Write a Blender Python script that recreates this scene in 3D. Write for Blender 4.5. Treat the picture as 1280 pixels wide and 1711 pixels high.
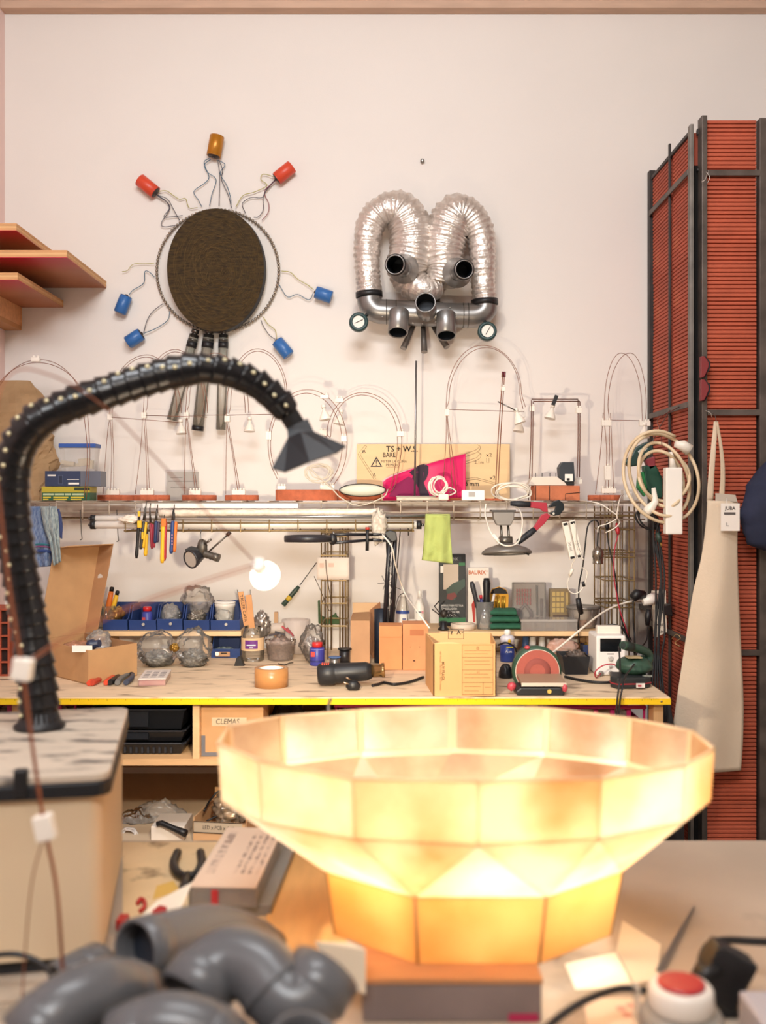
import bpy, bmesh, math, random
from mathutils import Vector, Matrix, noise
R = math.radians
scene = bpy.context.scene
COL = scene.collection
for _o in list(bpy.data.objects):
    bpy.data.objects.remove(_o)

# ------------------------------------------------------------------ camera
F = 1663.0                      # focal length in pixels of the 1280x1711 frame
HX, HY = 640.0, 835.0           # vanishing point of the depth lines
EYE = 1.44
D = 3.6                         # distance of the back wall
cam_data = bpy.data.cameras.new('camera')
cam_data.sensor_fit = 'VERTICAL'
cam_data.sensor_height = 36.0
cam_data.lens = 36.0 * F / 1711.0
cam_data.shift_y = -(855.5 - HY) / 1711.0
cam_data.clip_start = 0.05
cam_data.dof.use_dof = True
cam_data.dof.focus_distance = 3.25
cam_data.dof.aperture_fstop = 2.3
cam = bpy.data.objects.new('camera', cam_data)
cam.location = (0, 0, EYE)
cam.rotation_euler = (R(90), 0, 0)
COL.objects.link(cam)
scene.camera = cam

# ------------------------------------------------------------------ light
scene.view_settings.view_transform = 'Standard'
scene.view_settings.look = 'None'
scene.view_settings.gamma = 1.0
scene.view_settings.use_curve_mapping = False
scene.view_settings.exposure = 0.0

world = bpy.data.worlds.new('world')
scene.world = world
world.use_nodes = True
_bg = world.node_tree.nodes['Background']
_bg.inputs['Color'].default_value = (1.0, 0.74, 0.52, 1)
_bg.inputs['Strength'].default_value = 0.24

def area_light(name, loc, target, sx, sy, energy, color):
    l = bpy.data.lights.new(name, 'AREA')
    l.shape = 'RECTANGLE'; l.size = sx; l.size_y = sy
    l.energy = energy; l.color = color
    o = bpy.data.objects.new(name, l)
    o.location = loc
    o.rotation_euler = (Vector(target) - Vector(loc)).to_track_quat('-Z', 'Y').to_euler()
    COL.objects.link(o)
    return o
# bright white ceiling fitting above the camera, a warm tungsten fitting further back, weak warm light from the rest of the room
area_light('ceiling_light_white', (-0.35, -0.55, 3.10), (-0.05, 3.4, 1.0), 1.2, 0.5, 60, (0.91, 0.96, 1.0))
area_light('ceiling_light_front', (-0.1, 1.25, 3.13), (0.0, 3.45, 0.75), 1.1, 0.22, 29, (0.93, 0.965, 1.0))
area_light('ceiling_light_warm', (0.3, -1.2, 3.14), (0.2, 2.2, 0.6), 1.6, 0.5, 19, (1.0, 0.76, 0.53))

# ------------------------------------------------------------------ helpers
def P(px, py, d):
    """world point seen at photo pixel (px, py), d metres in front of the lens plane"""
    return Vector(((px - HX) / F * d, d, EYE - (py - HY) / F * d))
def X(px, d): return (px - HX) / F * d
def Z(py, d): return EYE - (py - HY) / F * d
def S(px, d): return px / F * d

ZB = 0.904                      # worktop of the bench
ZR = 0.9955                     # raised shelf on the bench
ZS = 1.437                      # wire shelf
ZT = 0.72                       # near table
def dB(y): return (EYE - ZB) * F / (y - HY)
def dT(y): return (EYE - ZT) * F / (y - HY)

def lin(h):
    h = h.lstrip('#')
    c = [int(h[i:i+2], 16) / 255 for i in (0, 2, 4)]
    return tuple((v / 12.92 if v <= 0.04045 else ((v + 0.055) / 1.055) ** 2.4) for v in c)

MATS = {}
def mat(hexcol, rough=0.55, metal=0.0, var=0.0, vscale=20.0, col2=None, bump=0.0, bscale=60.0, trans=0.0,
        alpha=1.0, emit=0.0, stretch=None, spec=0.5, coat=0.0, ramp=(0.35, 0.65), wear=None):
    key = (hexcol, rough, metal, var, vscale, col2, bump, bscale, trans, alpha, emit, stretch, spec, coat, ramp, wear)
    if key in MATS: return MATS[key]
    m = bpy.data.materials.new('mat_' + hexcol + '_%d' % len(MATS))
    m.use_nodes = True
    nt = m.node_tree; N = nt.nodes; L = nt.links
    b = N['Principled BSDF']
    c = lin(hexcol)
    b.inputs['Base Color'].default_value = (*c, 1)
    b.inputs['Roughness'].default_value = rough
    b.inputs['Metallic'].default_value = metal
    b.inputs['Specular IOR Level'].default_value = spec
    if coat: b.inputs['Coat Weight'].default_value = coat
    if trans: b.inputs['Transmission Weight'].default_value = trans
    if alpha < 1: b.inputs['Alpha'].default_value = alpha
    if emit:
        b.inputs['Emission Color'].default_value = (*c, 1)
        b.inputs['Emission Strength'].default_value = emit
    vec = None
    if var or bump or col2:
        tc = N.new('ShaderNodeTexCoord'); mp = N.new('ShaderNodeMapping')
        L.new(tc.outputs['Object'], mp.inputs['Vector'])
        if stretch: mp.inputs['Scale'].default_value = stretch
        vec = mp.outputs['Vector']
    if var or col2:
        nz = N.new('ShaderNodeTexNoise'); nz.inputs['Scale'].default_value = vscale
        nz.inputs['Detail'].default_value = 6
        L.new(vec, nz.inputs['Vector'])
        rp = N.new('ShaderNodeValToRGB')
        rp.color_ramp.elements[0].position = ramp[0]; rp.color_ramp.elements[1].position = ramp[1]
        if col2: a, z = c, lin(col2)
        else:
            a = tuple(max(0, v * (1 - var)) for v in c); z = tuple(min(1, v * (1 + var)) for v in c)
        rp.color_ramp.elements[0].color = (*a, 1); rp.color_ramp.elements[1].color = (*z, 1)
        L.new(nz.outputs['Fac'], rp.inputs['Fac'])
        outc = rp.outputs['Color']
        if wear:
            wn = N.new('ShaderNodeTexNoise'); wn.inputs['Scale'].default_value = wear[1]; wn.inputs['Detail'].default_value = 8
            L.new(vec, wn.inputs['Vector'])
            wr = N.new('ShaderNodeValToRGB')
            wr.color_ramp.elements[0].position = wear[2]; wr.color_ramp.elements[1].position = wear[3]
            L.new(wn.outputs['Fac'], wr.inputs['Fac'])
            mx = N.new('ShaderNodeMix'); mx.data_type = 'RGBA'
            L.new(wr.outputs['Color'], mx.inputs['Factor'])
            L.new(outc, mx.inputs['A']); mx.inputs['B'].default_value = (*lin(wear[0]), 1)
            outc = mx.outputs['Result']
        L.new(outc, b.inputs['Base Color'])
    if bump:
        nb = N.new('ShaderNodeTexNoise'); nb.inputs['Scale'].default_value = bscale; nb.inputs['Detail'].default_value = 5
        L.new(vec, nb.inputs['Vector'])
        bp = N.new('ShaderNodeBump'); bp.inputs['Strength'].default_value = bump; bp.inputs['Distance'].default_value = 0.004
        L.new(nb.outputs['Fac'], bp.inputs['Height'])
        L.new(bp.outputs['Normal'], b.inputs['Normal'])
    MATS[key] = m
    return m

def film(hexcol, opacity=0.35, rough=0.15, gloss=0.25, bump=0.0, bscale=40):
    """thin clear plastic or glass: see-through with a milky, shiny surface"""
    key = ('film', hexcol, opacity, rough, gloss, bump, bscale)
    if key in MATS: return MATS[key]
    m = bpy.data.materials.new('film_' + hexcol); m.use_nodes = True
    nt = m.node_tree; N = nt.nodes; L = nt.links
    N.remove(N['Principled BSDF'])
    out = N['Material Output']
    tr = N.new('ShaderNodeBsdfTransparent')
    df = N.new('ShaderNodeBsdfDiffuse'); df.inputs['Color'].default_value = (*lin(hexcol), 1)
    gl = N.new('ShaderNodeBsdfGlossy'); gl.inputs['Roughness'].default_value = rough
    fr = N.new('ShaderNodeLayerWeight'); fr.inputs['Blend'].default_value = gloss
    m1 = N.new('ShaderNodeMixShader'); m1.inputs['Fac'].default_value = opacity
    L.new(tr.outputs[0], m1.inputs[1]); L.new(df.outputs[0], m1.inputs[2])
    m2 = N.new('ShaderNodeMixShader')
    L.new(fr.outputs['Fresnel'], m2.inputs['Fac'])
    L.new(m1.outputs[0], m2.inputs[1]); L.new(gl.outputs[0], m2.inputs[2])
    L.new(m2.outputs[0], out.inputs['Surface'])
    if bump:
        nb = N.new('ShaderNodeTexNoise'); nb.inputs['Scale'].default_value = bscale; nb.inputs['Detail'].default_value = 4
        tc = N.new('ShaderNodeTexCoord'); L.new(tc.outputs['Object'], nb.inputs['Vector'])
        bp = N.new('ShaderNodeBump'); bp.inputs['Strength'].default_value = bump; bp.inputs['Distance'].default_value = 0.01
        L.new(nb.outputs['Fac'], bp.inputs['Height'])
        for s in (df, gl, fr): L.new(bp.outputs['Normal'], s.inputs['Normal'])
    MATS[key] = m
    return m

def spline(pts, n=6):
    """Catmull-Rom through the points"""
    p = [Vector(q) for q in pts]
    if len(p) < 3: return p
    e = [p[0] * 2 - p[1]] + p + [p[-1] * 2 - p[-2]]
    out = []
    for i in range(1, len(e) - 2):
        a, b, c, d = e[i-1], e[i], e[i+1], e[i+2]
        for k in range(n):
            t = k / n
            out.append(0.5 * ((2*b) + (c-a)*t + (2*a-5*b+4*c-d)*t*t + (3*b-a-3*c+d)*t**3))
    out.append(p[-1])
    return out

class MB:
    def __init__(s): s.v = []; s.f = []; s.sm = []
    def add(s, vs, fs, smooth=False):
        k = len(s.v); s.v += [Vector(v) for v in vs]
        for f in fs: s.f.append([i + k for i in f]); s.sm.append(smooth)
        return s
    def box(s, x0, x1, y0, y1, z0, z1, M=None):
        vs = [Vector(q) for q in ((x0,y0,z0),(x1,y0,z0),(x1,y1,z0),(x0,y1,z0),(x0,y0,z1),(x1,y0,z1),(x1,y1,z1),(x0,y1,z1))]
        if M: vs = [M @ v for v in vs]
        return s.add(vs, [(0,3,2,1),(4,5,6,7),(0,1,5,4),(1,2,6,5),(2,3,7,6),(3,0,4,7)])
    def prism(s, poly, nrm, smooth=False):
        """closed 3D polygon extruded by vector nrm"""
        n = len(poly); p = [Vector(q) for q in poly]; nv = Vector(nrm)
        s.add(p + [q + nv for q in p], [list(range(n))[::-1], list(range(n, 2*n))] + [(i, (i+1) % n, n + (i+1) % n, n + i) for i in range(n)])
        return s
    def ring(s, c, u, v, r, n):
        return [c + u * (r * math.cos(2*math.pi*i/n)) + v * (r * math.sin(2*math.pi*i/n)) for i in range(n)]
    def sweep(s, path, radii, n=8, caps=True, closed=False, smooth=True, disp=None):
        p = [Vector(q) for q in path]; m = len(p)
        if not hasattr(radii, '__len__'): radii = [radii] * m
        t = []
        for i in range(m):
            a = p[(i-1) % m] if (closed or i > 0) else p[i]
            b = p[(i+1) % m] if (closed or i < m-1) else p[i]
            q = b - a
            t.append(q.normalized() if q.length > 1e-9 else Vector((0,0,1)))
        u = t[0].orthogonal().normalized()
        vs = []
        for i in range(m):
            u = u - t[i] * u.dot(t[i])
            u = u.normalized() if u.length > 1e-9 else t[i].orthogonal().normalized()
            w = t[i].cross(u)
            for k in range(n):
                a = 2*math.pi*k/n
                r = radii[i]
                if disp: r = r * (1 + disp(i, k))
                vs.append(p[i] + u*(r*math.cos(a)) + w*(r*math.sin(a)))
        fs = []
        for i in range(m if closed else m-1):
            j = (i+1) % m
            for k in range(n):
                k2 = (k+1) % n
                fs.append((i*n+k, i*n+k2, j*n+k2, j*n+k))
        s.add(vs, fs, smooth)
        if caps and not closed:
            b = len(s.v) - m*n
            s.f.append([b+k for k in range(n)][::-1]); s.sm.append(False)
            s.f.append([b+(m-1)*n+k for k in range(n)]); s.sm.append(False)
        return s
    def wire(s, pts, r, n=6, k=6, closed=False):
        return s.sweep(spline(pts, k) if k > 1 else pts, r, n, True, closed)
    def cyl(s, a, b, r0, r1=None, n=20, caps=True):
        return s.sweep([a, b], [r0, r0 if r1 is None else r1], n, caps)
    def lathe(s, base, axis, prof, n=24, smooth=True, cap0=True, cap1=True):
        """profile of (radius, height along axis)"""
        ax = Vector(axis).normalized(); u = ax.orthogonal().normalized(); w = ax.cross(u); b = Vector(base)
        vs = []
        for r, h in prof: vs += s.ring(b + ax*h, u, w, max(r, 1e-5), n)
        fs = [(i*n+k, i*n+(k+1) % n, (i+1)*n+(k+1) % n, (i+1)*n+k) for i in range(len(prof)-1) for k in range(n)]
        s.add(vs, fs, smooth)
        k0 = len(s.v) - len(vs)
        if cap0: s.f.append([k0+k for k in range(n)][::-1]); s.sm.append(False)
        if cap1: s.f.append([k0+(len(prof)-1)*n+k for k in range(n)]); s.sm.append(False)
        return s
    def ball(s, c, rx, ry=None, rz=None, nu=16, nv=10, disp=None, M=None):
        ry = rx if ry is None else ry; rz = rx if rz is None else rz
        vs = []; c = Vector(c)
        for j in range(nv+1):
            th = math.pi*j/nv
            for i in range(nu):
                ph = 2*math.pi*i/nu
                q = Vector((math.sin(th)*math.cos(ph), math.sin(th)*math.sin(ph), math.cos(th)))
                k = 1 + (disp(q) if disp else 0)
                q = Vector((q.x*rx*k, q.y*ry*k, q.z*rz*k))
                if M: q = M @ q
                vs.append(c + q)
        fs = [(j*nu+i, (j+1)*nu+i, (j+1)*nu+(i+1) % nu, j*nu+(i+1) % nu) for j in range(nv) for i in range(nu)]
        return s.add(vs, fs, True)
    def grid(s, fn, nu, nv, smooth=True):
        vs = [fn(i/nu, j/nv) for j in range(nv+1) for i in range(nu+1)]
        fs = [(j*(nu+1)+i, j*(nu+1)+i+1, (j+1)*(nu+1)+i+1, (j+1)*(nu+1)+i) for j in range(nv) for i in range(nu)]
        return s.add(vs, fs, smooth)
    def bounds(s):
        xs = [v.x for v in s.v]; ys = [v.y for v in s.v]; zs = [v.z for v in s.v]
        return min(xs), max(xs), min(ys), max(ys), min(zs), max(zs)

def mesh_obj(name, mb, material, origin, bevel=0, solid=0, weld=True):
    me = bpy.data.meshes.new(name)
    o3 = Vector(origin)
    me.from_pydata([tuple(v - o3) for v in mb.v], [], mb.f)
    bm = bmesh.new(); bm.from_mesh(me)
    for f, s in zip(bm.faces, mb.sm): f.smooth = s
    if weld: bmesh.ops.remove_doubles(bm, verts=bm.verts, dist=1e-6)
    bmesh.ops.recalc_face_normals(bm, faces=bm.faces)
    bm.to_mesh(me); bm.free()
    me.materials.append(material)
    o = bpy.data.objects.new(name, me)
    COL.objects.link(o)
    if solid:
        md = o.modifiers.new('thickness', 'SOLIDIFY'); md.thickness = solid; md.offset = 0
    if bevel:
        md = o.modifiers.new('bevel', 'BEVEL'); md.width = bevel; md.segments = 2; md.limit_method = 'ANGLE'; md.angle_limit = R(40)
    return o

ROOT = {}
class Thing:
    """an Empty at the base of a thing that parents its parts"""
    def __init__(s, name, label, cat, loc, group=None, kind=None):
        s.o = bpy.data.objects.new(name, None); s.o.empty_display_size = 0.02
        s.o.location = loc; COL.objects.link(s.o)
        s.loc = Vector(loc)
        if kind: s.o['kind'] = kind
        if label: s.o['label'] = label
        if cat: s.o['category'] = cat
        if group: s.o['group'] = group
    def part(s, name, mb, material, parent=None, label=None, bevel=0, solid=0, kind=None):
        o = mesh_obj(name, mb, material, s.loc, bevel, solid)
        o.parent = parent if parent else s.o
        if label: o['label'] = label
        if kind: o['kind'] = kind
        return o

def solo(name, label, cat, mb, material, group=None, bevel=0, solid=0, kind=None):
    b = mb.bounds()
    o = mesh_obj(name, mb, material, ((b[0]+b[1])/2, (b[2]+b[3])/2, b[4]), bevel, solid)
    o.location = ((b[0]+b[1])/2, (b[2]+b[3])/2, b[4])
    if label: o['label'] = label
    if cat: o['category'] = cat
    if group: o['group'] = group
    if kind: o['kind'] = kind
    return o
def structure(name, mb, material, label=None, bevel=0):
    o = solo(name, label, None, mb, material, kind='structure', bevel=bevel)
    return o

def pb(x0, y0, x1, y1, d, depth, zb=None, zt=None):
    """box whose front face covers the photo rectangle at distance d; zb overrides the bottom"""
    return MB().box(X(x0, d), X(x1, d), d, d + depth, Z(y1, d) if zb is None else zb, Z(y0, d) if zt is None else zt)

def text_mb(body, o, xd, yd, h, w=None, mb=None, shear=0.0, bold=0.0):
    """flat lettering: body written from o along xd with the letters' up yd"""
    cu = bpy.data.curves.new('lettering', 'FONT'); cu.body = body; cu.size = 1.0; cu.resolution_u = 2
    cu.shear = shear; cu.offset = bold
    ob = bpy.data.objects.new('lettering', cu)
    me = ob.to_mesh()
    vs = [Vector(v.co) for v in me.vertices]; fs = [list(p.vertices) for p in me.polygons]
    ob.to_mesh_clear(); bpy.data.objects.remove(ob); bpy.data.curves.remove(cu)
    mb = mb or MB()
    if not vs: return mb
    xm = max(v.x for v in vs); ym = max(v.y for v in vs); x0 = min(v.x for v in vs); y0 = min(v.y for v in vs)
    sy = h / max(1e-6, ym - y0); sx = (w / max(1e-6, xm - x0)) if w else sy
    xd = Vector(xd).normalized(); yd = Vector(yd).normalized(); o = Vector(o)
    mb.add([o + xd*((v.x-x0)*sx) + yd*((v.y-y0)*sy) for v in vs], fs)
    return mb
XD, UP = Vector((1,0,0)), Vector((0,0,1))
def ptext(body, x0, y0, x1, y1, d, mb=None, shear=0.0, bold=0.0):
    """front-facing lettering filling the photo rectangle at distance d"""
    return text_mb(body, P(x0, y1, d), XD, UP, S(y1-y0, d), S(x1-x0, d), mb, shear, bold)

def lump(c, rx, ry, rz, seed=0, amt=0.25, freq=2.2, nu=40, nv=26, flat=None, mb=None):
    off = Vector((seed*3.7, seed*1.3, -seed*2.1))
    def dsp(q):
        return amt * (noise.noise(q*freq + off) + 0.6*noise.noise(q*freq*2.3 + off) + 0.35*abs(noise.noise(q*freq*5 + off)))
    mb = mb or MB(); k = len(mb.v)
    mb.ball(c, rx, ry, rz, nu, nv, dsp)
    if flat is not None:
        for v in mb.v[k:]:
            if v.z < flat: v.z = flat + 0.0008*((v.x*997) % 1)
    return mb

# ------------------------------------------------------------------ shared materials
WOODPLY = mat('#d8b083', 0.55, var=0.13, vscale=9, stretch=(1, 8, 8))
STEEL = mat('#8d8a86', 0.35, 1.0, var=0.15, vscale=30)
DARKSTEEL = mat('#4c4743', 0.5, 0.7, var=0.25, vscale=18, bump=0.2)
COPPER = mat('#8a5a45', 0.4, 0.6)
COPPERD = mat('#7a4a3c', 0.45, 0.5)
BRASSWIRE = mat('#87714c', 0.45, 0.6)
WIREWHITE = mat('#b5a694', 0.45, 0.3)
CREAM = mat('#ece2d2', 0.5)
WHITE = mat('#efebe4', 0.5)
BLACK = mat('#17171a', 0.45)
BLACKM = mat('#1c1c1f', 0.65, bump=0.1)
CARD = mat('#bf9467', 0.75, var=0.06, vscale=14)
CARDD = mat('#a97d57', 0.75, var=0.06, vscale=14)
BRICK = mat('#b5603f', 0.8, var=0.14, vscale=40, bump=0.5, bscale=160)
NAVY = mat('#22345c', 0.5)
INK = mat('#201d1c', 0.8)

# ------------------------------------------------------------------ the room
XL, XR, YB, ZC = -1.368, 2.3, -2.2, 3.23
WALLM = mat('#e6dfd8', 0.85, var=0.012, vscale=2.5, bump=0.05, bscale=220)
structure('wall_back', MB().box(XL-0.1, XR+0.1, D, D+0.12, -0.05, ZC+0.1), WALLM)
structure('wall_left', MB().box(XL-0.1, XL, YB, D, -0.05, ZC+0.1), mat('#ecd0c9', 0.85, var=0.02, vscale=3))
structure('wall_right', MB().box(XR, XR+0.1, YB, D, -0.05, ZC+0.1), WALLM)
structure('floor', MB().box(XL-0.1, XR+0.1, YB, D+0.1, -0.08, 0.0), mat('#8a8078', 0.6, var=0.12, vscale=6, bump=0.1))
structure('ceiling', MB().box(XL-0.1, XR+0.1, YB, D+0.1, ZC, ZC+0.1), mat('#e4d8cc', 0.9, var=0.02, vscale=3))
structure('trim_1', MB().box(XL, XR, D-0.05, D-0.0005, Z(13, D-0.05), ZC-0.0005), mat('#c9a992', 0.7, var=0.08, vscale=6, stretch=(1, 6, 6)), bevel=0.004)
solo('wall_screw', 'small steel screw alone high on the bare white wall', 'screw',
     MB().lathe(P(705.5, 270.5, D-0.0005), (0, -1, 0), [(0.003, 0), (0.003, 0.008), (0.0075, 0.009), (0.0075, 0.013), (0.003, 0.016)], 12), STEEL)

# plywood shelves high on the left
def ply_board(xr, ztop, label, dfront=3.15):
    t = Thing('plywood_shelf', label, 'shelf', (XL + 0.1, D - 0.2, ztop - 0.024), 'plywood shelves on the left')
    th = 0.024
    for k in range(3):      # plies of the board edge
        t.part('ply', MB().box(XL+0.002, xr - (0.0007 if k == 1 else 0), dfront + (0.0007 if k == 1 else 0), D-0.001, ztop - th + 0.002 + k*(th-0.002)/3, ztop - th + 0.002 + (k+1)*(th-0.002)/3),
               mat(('#cf9a66', '#dcae78', '#cf9a66')[k], 0.6, var=0.1, vscale=8, stretch=(1, 10, 10)))
    # red glow painted into the underside colour, fading away from the front edge
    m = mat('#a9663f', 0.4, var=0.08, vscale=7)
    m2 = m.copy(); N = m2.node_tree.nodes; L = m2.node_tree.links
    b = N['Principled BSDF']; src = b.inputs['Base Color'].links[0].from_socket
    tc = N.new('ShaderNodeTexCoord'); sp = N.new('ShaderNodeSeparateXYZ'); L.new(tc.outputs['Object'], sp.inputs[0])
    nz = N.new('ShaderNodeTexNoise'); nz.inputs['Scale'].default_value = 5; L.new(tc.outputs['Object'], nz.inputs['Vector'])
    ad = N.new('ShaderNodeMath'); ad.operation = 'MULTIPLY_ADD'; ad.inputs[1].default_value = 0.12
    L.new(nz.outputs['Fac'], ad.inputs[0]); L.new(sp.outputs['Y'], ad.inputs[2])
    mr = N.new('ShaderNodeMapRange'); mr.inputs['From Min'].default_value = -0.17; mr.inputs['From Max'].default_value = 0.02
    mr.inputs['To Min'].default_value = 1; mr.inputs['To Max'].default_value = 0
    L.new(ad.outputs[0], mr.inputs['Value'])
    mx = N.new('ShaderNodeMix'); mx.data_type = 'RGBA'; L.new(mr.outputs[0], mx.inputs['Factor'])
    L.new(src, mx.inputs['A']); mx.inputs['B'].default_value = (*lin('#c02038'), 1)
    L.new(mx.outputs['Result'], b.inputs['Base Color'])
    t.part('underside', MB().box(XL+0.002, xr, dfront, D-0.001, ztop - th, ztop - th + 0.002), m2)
    return t
ply_board(X(104, D), EYE + 0.875, 'topmost and shorter plywood shelf board with red glow painted on its underside')
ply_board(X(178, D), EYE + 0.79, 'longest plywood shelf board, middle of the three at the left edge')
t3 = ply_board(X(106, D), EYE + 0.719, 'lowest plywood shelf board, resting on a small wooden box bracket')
tb = Thing('shelf_bracket', 'small wooden box bracket under the lowest plywood shelf', 'bracket', (XL+0.03, 3.5, EYE+0.61))
tb.part('body', MB().box(XL+0.002, X(37, D), 3.28, D-0.001, EYE+0.628, EYE+0.719-0.0242), mat('#d79a68', 0.6, var=0.1, vscale=8, stretch=(1, 8, 8)), bevel=0.001)
tb.part('lower_lip', MB().box(XL+0.002, X(36, D), 3.29, D-0.001, EYE+0.612, EYE+0.6278), mat('#b8814f', 0.6))

# ------------------------------------------------------------------ workbench
DBF = 2.7
XB1 = X(1120, DBF)
bench = Thing('workbench', 'long wooden workbench with yellow ruler edge along the back wall', 'workbench', (-0.3, 3.1, 0))
TOPM = mat('#dcc3a4', 0.6, var=0.08, vscale=7, wear=('#725a44', 9, 0.56, 0.70), stretch=(1, 3, 1), bump=0.05)
bench.part('worktop', MB().box(XL+0.01, XB1, DBF, D-0.001, ZB-0.02, ZB), TOPM, bevel=0.001)
strip = bench.part('ruler_strip', MB().box(XL+0.01, XB1+0.001, DBF-0.0025, DBF-0.0003, ZB-0.0195, ZB-0.003), mat('#f0c51c', 0.35))
tk = MB()
for i in range(430):
    x = XL + 0.02 + i*0.005
    if x > XB1-0.03: break
    h = 0.0055 if i % 10 == 0 else (0.004 if i % 5 == 0 else 0.0025)
    tk.box(x, x+0.0009, DBF-0.0031, DBF-0.0024, ZB-0.0032-h, ZB-0.0032)
bench.part('tick_marks', tk, mat('#5a4a14', 0.7), parent=strip, kind='stuff')
bench.part('screw', MB().lathe((X(1105, DBF), DBF-0.0022, ZB-0.011), (0, -1, 0), [(0.003, 0), (0.003, 0.001), (0.001, 0.0015)], 10), STEEL, parent=strip)
WOODL = mat('#d3a878', 0.6, var=0.1, vscale=8, stretch=(6, 6, 1))
for (x0, x1) in ((1092, 1108), (880, 899), (20, 40)):
    bench.part('leg', MB().box(X(x0, 2.74), X(x1, 2.74), 2.74, 2.79, 0, ZB-0.0205), WOODL)
for (x0, x1) in ((1092, 1108), (322, 333)):
    bench.part('leg', MB().box(X(x0, 2.74), X(x1, 2.74), 3.5, 3.55, 0, ZB-0.0205), WOODL)
ZM = Z(1268, 2.72)     # middle shelf
bench.part('middle_shelf', MB().box(XL+0.012, X(1088, 2.74), 2.72, 3.49, ZM-0.018, ZM), mat('#d9ad7c', 0.6, var=0.1, vscale=8, stretch=(1, 8, 8)))
bench.part('divider', MB().box(X(322, 2.72), X(333, 2.72), 2.721, 3.48, ZM+0.0002, ZB-0.0205), mat('#dbb284', 0.6, var=0.08, vscale=8, stretch=(6, 1, 6)))
bench.part('rail', MB().box(XL+0.012, X(1088, 2.74), 2.80, 2.83, ZM-0.045, ZM-0.0185), mat('#7b5336', 0.7, var=0.15, vscale=8))
bench.part('lower_shelf', MB().box(XL+0.012, X(1088, 2.74), 2.72, 3.49, 0.462, 0.48), mat('#d9c3a6', 0.6))
bench.part('back_panel', MB().box(XL+0.012, X(1088, 2.74), 3.555, 3.565, 0.05, ZB-0.021), mat('#d8cabb', 0.8))
# raised shelves on the worktop
def riser(x0, x1, label, legs):
    df = 3.36
    t = Thing('riser_shelf', label, 'shelf', (X((x0+x1)/2, df), 3.46, ZB))
    t.part('board', MB().box(X(x0, df), X(x1, df), df, 3.585, ZR-0.016, ZR), mat('#e3bf90', 0.6, var=0.1, vscale=8, stretch=(1, 8, 8)), bevel=0.001)
    for lx in legs:
        t.part('support', MB().box(X(lx, df), X(lx, df)+0.016, df+0.012, 3.57, ZB, ZR-0.0162), mat('#c79e70', 0.6))
    return t
riser(160, 403, 'low wooden riser shelf carrying the blue bins', (164, 338))
riser(655, 1003, 'low wooden riser shelf carrying bottles and tool cases on the right', (720, 985))

# ------------------------------------------------------------------ near table
table = Thing('work_table', 'pale stained table in the foreground carrying the glowing bowl', 'table', (0.1, 1.5, 0))
DTB = dT(1404)
table.part('table_top', MB().box(-1.33, 1.6, 0.75, DTB, ZT-0.03, ZT),
           mat('#b3a391', 0.55, var=0.07, vscale=4, wear=('#6f6355', 3.2, 0.56, 0.70), bump=0.05), bevel=0.002)
for x in (-1.27, 1.5):
    for y in (0.82, DTB-0.1):
        table.part('leg', MB().box(x, x+0.05, y, y+0.05, 0, ZT-0.0302), DARKSTEEL)

# ------------------------------------------------------------------ clay tile cabinet
DC = 3.07
XC = 0.965
cab = Thing('tile_cabinet', 'tall cabinet of ridged terracotta tiles in a dark steel frame', 'cabinet', (1.25, 3.3, 0))
TILE = mat('#b4553a', 0.75, var=0.12, vscale=9, bump=0.25, bscale=90, wear=('#c9764f', 5, 0.6, 0.75))
TILE2 = mat('#aa4f38', 0.75, var=0.12, vscale=9, bump=0.25, bscale=90, wear=('#bf6c4a', 5, 0.6, 0.75))
PITCH = 0.0127; NR = 15; TH = PITCH*NR
def tile_mesh(name, width, axis, m):
    """one extruded clay tile, ridged on its face; lies from 0 to width along x (or y), ridges facing -y (or -x)"""
    prof = []
    for k in range(NR):
        z = k*PITCH
        prof += [(0.010, z), (0.001, z+0.0016), (0.0, z+0.003), (0.0, z+PITCH-0.003), (0.001, z+PITCH-0.0016), (0.010, z+PITCH-0.0002)]
    prof = prof + [(0.022, TH), (0.022, 0)]
    n = len(prof)
    vs = []
    for w in (0, width):
        for (o, z) in prof:
            vs.append((w, o, z) if axis == 'x' else (o, w, z))
    fs = [(i, (i+1) % n, n+(i+1) % n, n+i) for i in range(n)] + [list(range(n)), list(range(n, 2*n))[::-1]]
    me = bpy.data.meshes.new(name); me.from_pydata(vs, [], fs)
    bm = bmesh.new(); bm.from_mesh(me); bmesh.ops.recalc_face_normals(bm, faces=bm.faces); bm.to_mesh(me); bm.free()
    me.materials.append(m)
    return me
ztop_f = Z(197, DC); ztop_s = Z(208, 3.09)
zb1, zb2, zb3 = EYE+1.004, EYE+0.268, EYE-0.47     # steel crossbars
xs0, xs1 = X(1180, DC), X(1264, DC)                # first front column
wf = xs1 - xs0; wf2 = 0.28
rnd = random.Random(5)
MW = [tile_mesh('tile', wf, 'x', TILE), tile_mesh('tile', wf2, 'x', TILE)]
MS = [tile_mesh('tile', 0.215, 'y', TILE2), tile_mesh('tile', 0.205, 'y', TILE2)]
def put(me, loc):
    o = bpy.data.objects.new('tile', me); COL.objects.link(o)
    o.location = Vector(loc) - cab.loc; o.parent = cab.o
nrow = int((ztop_f-0.03)/TH)
for r_ in range(nrow+1):
    z = ztop_f - 0.004 - (r_+1)*(TH+0.0006)
    if z < 0.01: break
    put(MW[0], (xs0, DC + rnd.uniform(0, 0.002), z))
    put(MW[1], (xs1+0.03, DC + rnd.uniform(0, 0.002), z))
ztile_s = EYE + 1.15
for r_ in range(20):
    z = ztile_s - (r_+1)*(TH+0.0006)
    if z < 0.01: break
    put(MS[0], (XC + rnd.uniform(0, 0.002), 3.345, z))
    put(MS[1], (XC + rnd.uniform(0, 0.002), 3.118, z))
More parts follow.
